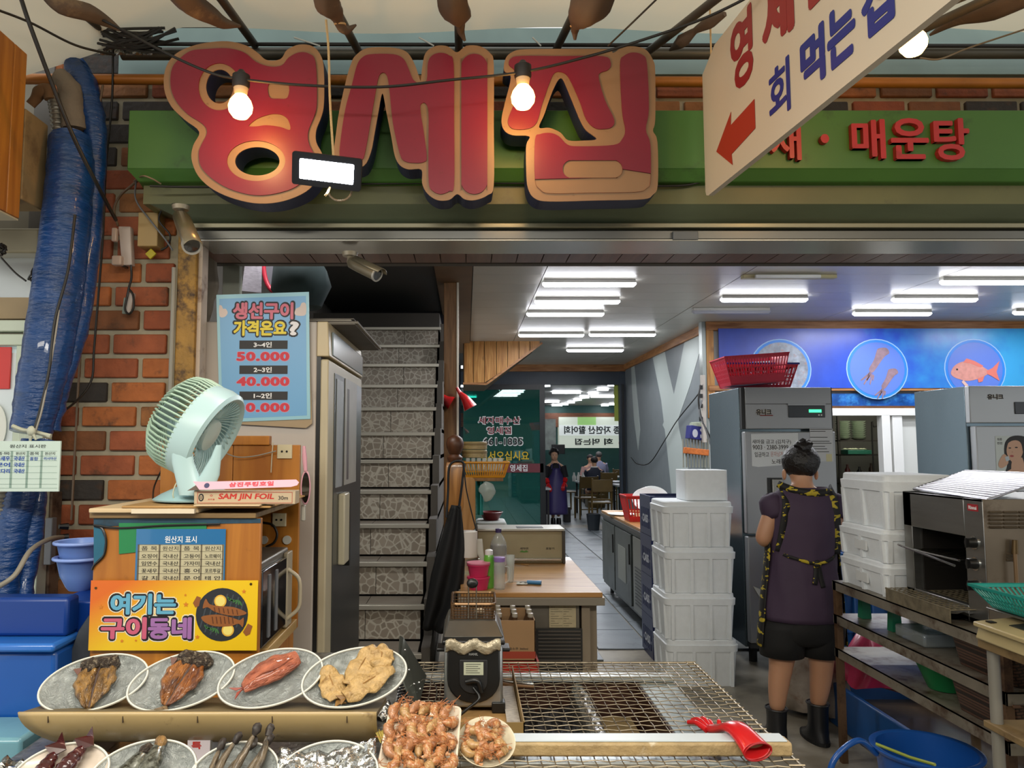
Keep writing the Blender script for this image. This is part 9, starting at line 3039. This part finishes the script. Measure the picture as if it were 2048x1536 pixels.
K=[
 ('black cable string crossing the sign letters and carrying the bulbs',blackc,.0042,[(205,40,2.25),(245,60,2.25),(330,105,2.2),(420,145,2.17),(481,158,2.17),(600,170,2.16),(760,174,2.16),(900,160,2.17),(1046,144,2.17),(1180,112,2.15),(1300,75,2.1),(1400,40,2.05),(1470,8,2.0),(1520,-20,1.95)]),
 ('thin black cable rising to the right of the third big letter',blackc,.0028,[(1216,92,2.2),(1260,50,2.1),(1320,-8,2.0)]),
 ('thick black cable falling diagonally in front of the blue pipe',blackc,.0065,[(40,-10,2.10),(60,50,2.12),(105,170,2.2),(150,280,2.28),(200,380,2.4),(232,440,2.6)]),
 ('black cable from the upper left corner to the duct bundle',blackc,.004,[(-20,14,2.2),(60,45,2.3),(150,90,2.4),(230,110,2.5)]),
 ('long black cable hanging down the bricks to the right of the blue pipe',blackc,.0040,[(226,80,2.55),(224,200,2.6),(212,330,2.64),(206,470,2.66),(196,600,2.68),(188,700,2.68),(183,760,2.67),(155,800,2.62),(110,835,2.5),(70,866,2.36)]),
 ('brown vertical cord hanging over the bricks down to the grey outlet strip',M('brown_cord','5f4a34',.5),.0042,[(206,170,2.56),(192,260,2.58),(178,420,2.6),(168,600,2.62),(158,750,2.64),(150,900,2.64),(143,1040,2.62)]),
 ('pair of dark cords strapped on the front of the thick blue pipe',blackc,.0045,[(150,430,2.37),(136,540,2.34),(110,640,2.31),(98,740,2.29),(80,820,2.28),(68,860,2.27)]),
 ('pale grey cord beside the dark one on the blue pipe',M('grey_cord','8f8a80',.5),.0030,[(118,620,2.32),(106,700,2.30),(86,810,2.28),(72,860,2.27)]),
 ('cord looping from the cream junction box to the post camera',blackc,.0035,[(322,500,2.66),(335,492,2.66),(340,470,2.64),(318,440,2.63),(330,412,2.60),(350,408,2.55)]),
 ('brown cable hanging from the green fascia to the outlet strip',M('brown_cord','5f4a34',.5),.0045,[(282,356,2.60),(262,372,2.62),(240,392,2.66),(228,420,2.66),(236,452,2.66)]),
 ('thin pale cable curving under the green fascia end',M('pale_wire','7a6a52',.5),.0030,[(268,362,2.60),(285,352,2.5),(305,358,2.5),(322,368,2.52)]),
 ('grey cable hanging from fascia past the junction box',greyp,.0032,[(272,360,2.6),(272,400,2.66),(300,440,2.64),(330,478,2.64),(345,500,2.60)]),
 ('black cable clipped along the underside of the green fascia',blackc,.004,[(300,372,2.48),(420,374,2.5),(700,368,2.54),(1000,366,2.54),(1330,372,2.54),(1420,362,2.54),(1580,352,2.54),(1700,360,2.54),(2080,364,2.54)]),
 ('fan power cord running down behind the cabinet top',blackc,.0028,[(330,925,2.6),(318,950,2.6),(308,975,2.5),(306,998,2.3)]),
 ('black looped cord inside the open side of the cabinet',blackc,.004,[(524,1045,2.44),(545,1050,2.43),(554,1068,2.43),(548,1085,2.43),(532,1094,2.43)]),
 ('grey cord sagging across the plywood back board',M('grey_cord','8f8a80',.5),.0022,[(448,905,2.47),(475,914,2.46),(510,912,2.46),(552,902,2.46)]),
 ('white cord falling down the plywood back board',M('cord_white','b5ab90',.5),.0020,[(546,885,2.47),(544,910,2.465),(542,945,2.465)]),
 ('grey hose arching out of the frame over the blue tank',M('grey_hose','7d776a',.5),.007,[(-10,1178,2.0),(30,1150,2.02),(62,1100,2.1),(100,1078,2.3),(125,1074,2.5)]),
 ('black cable string near the awning behind the arrow sign',blackc,.0045,[(1700,130,2.3),(1760,90,2.2),(1826,40,2.02),(1900,10,1.95),(1960,-14,1.9)]),
 ('pale wire hanging under the awning above the right bricks',M('pale_wire','7a6a52',.5),.003,[(1840,116,2.4),(1880,118,2.4),(1940,95,2.4),(2060,55,2.35)]),
]
for lbl,m_,r,pts in K:
 MB().tube(spline([P(*p) for p in pts],8),r,7).build('cable',m_,smooth=60,label=lbl,cat='cable')
rg=random.Random(4)
for cx,cy,rr_,lbl in ((77,555,22,'tangled coil of black cable hanging left of the blue pipe'),(2,500,12,'small black cable coil at the left edge')):
 q=[P(cx+rr_*(.6+.4*math.sin(k*1.3))*math.cos(k*.7),cy+rr_*1.1*math.sin(k*.7)*(.6+.4*math.cos(k*.9)),2.42+.02*math.sin(k)) for k in range(46)]
 MB().tube(spline(q,2),.0030,5).build('cable_coil',blackc,smooth=60,label=lbl,cat='cable')
MB().tube(spline([P(*p) for p in ((2,515,2.4),(30,545,2.4),(52,562,2.4))],6),.003,6).build('cable',blackc,smooth=60,label='black cable joining the two coils at the left edge',cat='cable')
MB().tube(spline([P(*p) for p in ((84,535,2.42),(88,500,2.4),(100,470,2.4))],6),.003,6).build('cable',blackc,smooth=60,label='black cable rising from the tangled coil to the blue pipe',cat='cable')
m=MB()
for k in range(16):
 y0,y1=rg.uniform(50,100),rg.uniform(50,110)
 m.tube(spline([P(205+rg.uniform(-10,20),y0,2.5),P(260+rg.uniform(-20,20),75+rg.uniform(-20,25),2.48),P(330+rg.uniform(-20,30),y1,2.52)],4),.005,5)
m.build('cable_bundle',blackc,smooth=60,label='bundle of dark cables above the upper end of the blue pipes',cat='cable bundle')
m=MB().grid(lambda u,v: P(195+110*u,60+50*v,2.56+.02*math.sin(u*20)*math.sin(v*12)),20,10)
m.build('silver_wrap',foilm,smooth=40,solid=.003,label='crumpled silver duct wrapping behind the cable bundle',cat='wrapping')
pm_=M('awning_pole','4e4a44',.5,.4,var=.2)
tarp=M('rolled_tarp','55463a',.75,var=.25,vs=9,dirt='8a7458',da=.4,ds=8)
poles=[((918,110,2.6),(915,-60,2.02),'straight'),((1112,100,2.6),(1200,-80,2.0),'leaning right'),((722,112,2.6),(640,-40,2.0),'leaning left'),
   ((510,90,2.6),(400,-60,2.0),'second from the left'),((1290,108,2.6),(1520,-70,1.9),'behind the arrow sign'),((230,80,2.6),(60,-60,2.1),'at the far left'),((1650,150,2.6),(2100,-60,1.9),'at the far right')]
for (a,b_,w) in poles:
 A,B_=P(*a),P(*b_)
 MB().cyl(A,B_,.014,n=12).build('awning_pole',pm_,smooth=40,label='dark awning pole %s under the tarpaulin' % w,cat='pole')
for (pts,rr_,lbl) in (([(905,-60,2.08),(905,0,2.16),(915,25,2.24),(920,44,2.30),(922,62,2.34),(930,82,2.36)],[.045,.045,.042,.016,.012,.004],'rolled brown tarp tied round the straight pole above the second letter'),
      ([(1205,-60,2.0),(1180,5,2.1),(1165,28,2.15),(1152,50,2.2),(1150,60,2.24),(1150,80,2.26)],[.055,.060,.046,.014,.012,.004],'rolled brown tarp tied round the pole above the third letter'),
      ([(650,-60,2.0),(655,5,2.1),(668,20,2.14),(676,38,2.18),(690,60,2.22),(712,50,2.24)],[.040,.036,.028,.016,.014,.003],'rolled brown tarp tied with cream rope above the first letter'),
      ([(340,-40,2.0),(380,5,2.12),(420,30,2.2),(445,45,2.25),(480,52,2.3)],[.035,.036,.026,.018,.004],'pale brown tarp roll between the letters and the left corner'),
      ([(80,-20,2.1),(120,10,2.15),(175,25,2.22),(215,45,2.28),(240,60,2.3)],[.012,.026,.026,.016,.006],'pale brown tarp roll above the blue pipe'),
      ([(1340,100,2.5),(1365,82,2.4),(1390,62,2.35),(1420,45,2.3),(1450,28,2.25)],[.004,.022,.010,.020,.008],'narrow rolled tarp left of the arrow sign'),
      ([(1860,70,2.4),(1920,35,2.3),(1990,12,2.2),(2080,-30,2.1)],[.004,.022,.040,.045],'long rolled tarp at the upper right')):
 q=spline([P(*p) for p in pts],5)
 n_=len(pts)-1
 rad=[]
 for i in range(len(q)):
  t_=i/(len(q)-1)*n_
  k=min(int(t_),n_-1)
  rad.append(rr_[k]+(rr_[k+1]-rr_[k])*(t_-k))
 m=MB().tube(q,rad,16)
 for i,v in enumerate(m.v):
  c=q[i//16]
  a=(i % 16)*2*PI/16
  v+=(v-c)*.10*math.sin(a*5)
 m.build('rolled_tarp',tarp,smooth=60,label=lbl,cat='tarp')
for (px,py,Y,r) in ((920,46,2.31,.016),(1152,52,2.2,.016),(668,30,2.15,.022),(680,48,2.19,.016)):
 c=P(px,py,Y)
 MB().tube([c+Vector((r*math.cos(a),r*.8*math.sin(a),.004*math.sin(a))) for a in [2*PI*k/14 for k in range(14)]],.003,5,closed=True).build('tie_rope',rope,smooth=60,
  label='cream tie rope round the tarp roll by the %s pole' % {920: 'straight',1152: 'right-leaning',668: 'left-leaning',680: 'left-leaning (lower)'}[px],cat='rope')
MB().cyl(P(250,88,2.58),P(2080,92,2.58),.007,n=8).build('awning_rod',blackc,smooth=40,label='thin dark rod along the lower edge of the tarpaulin',cat='rod')
for i,(xa,xb) in enumerate(((588,640),(838,868),(1065,1082))):
 MB().cyl(P(xa,75,2.56),P(xb,92,2.56),.0028,n=6).build('white_strap',whitep,label='short white strap on the awning rod, %s of three' % ('first','second','third')[i],cat='strap')
#tidy up
bpy.data.scenes.remove(TMP)
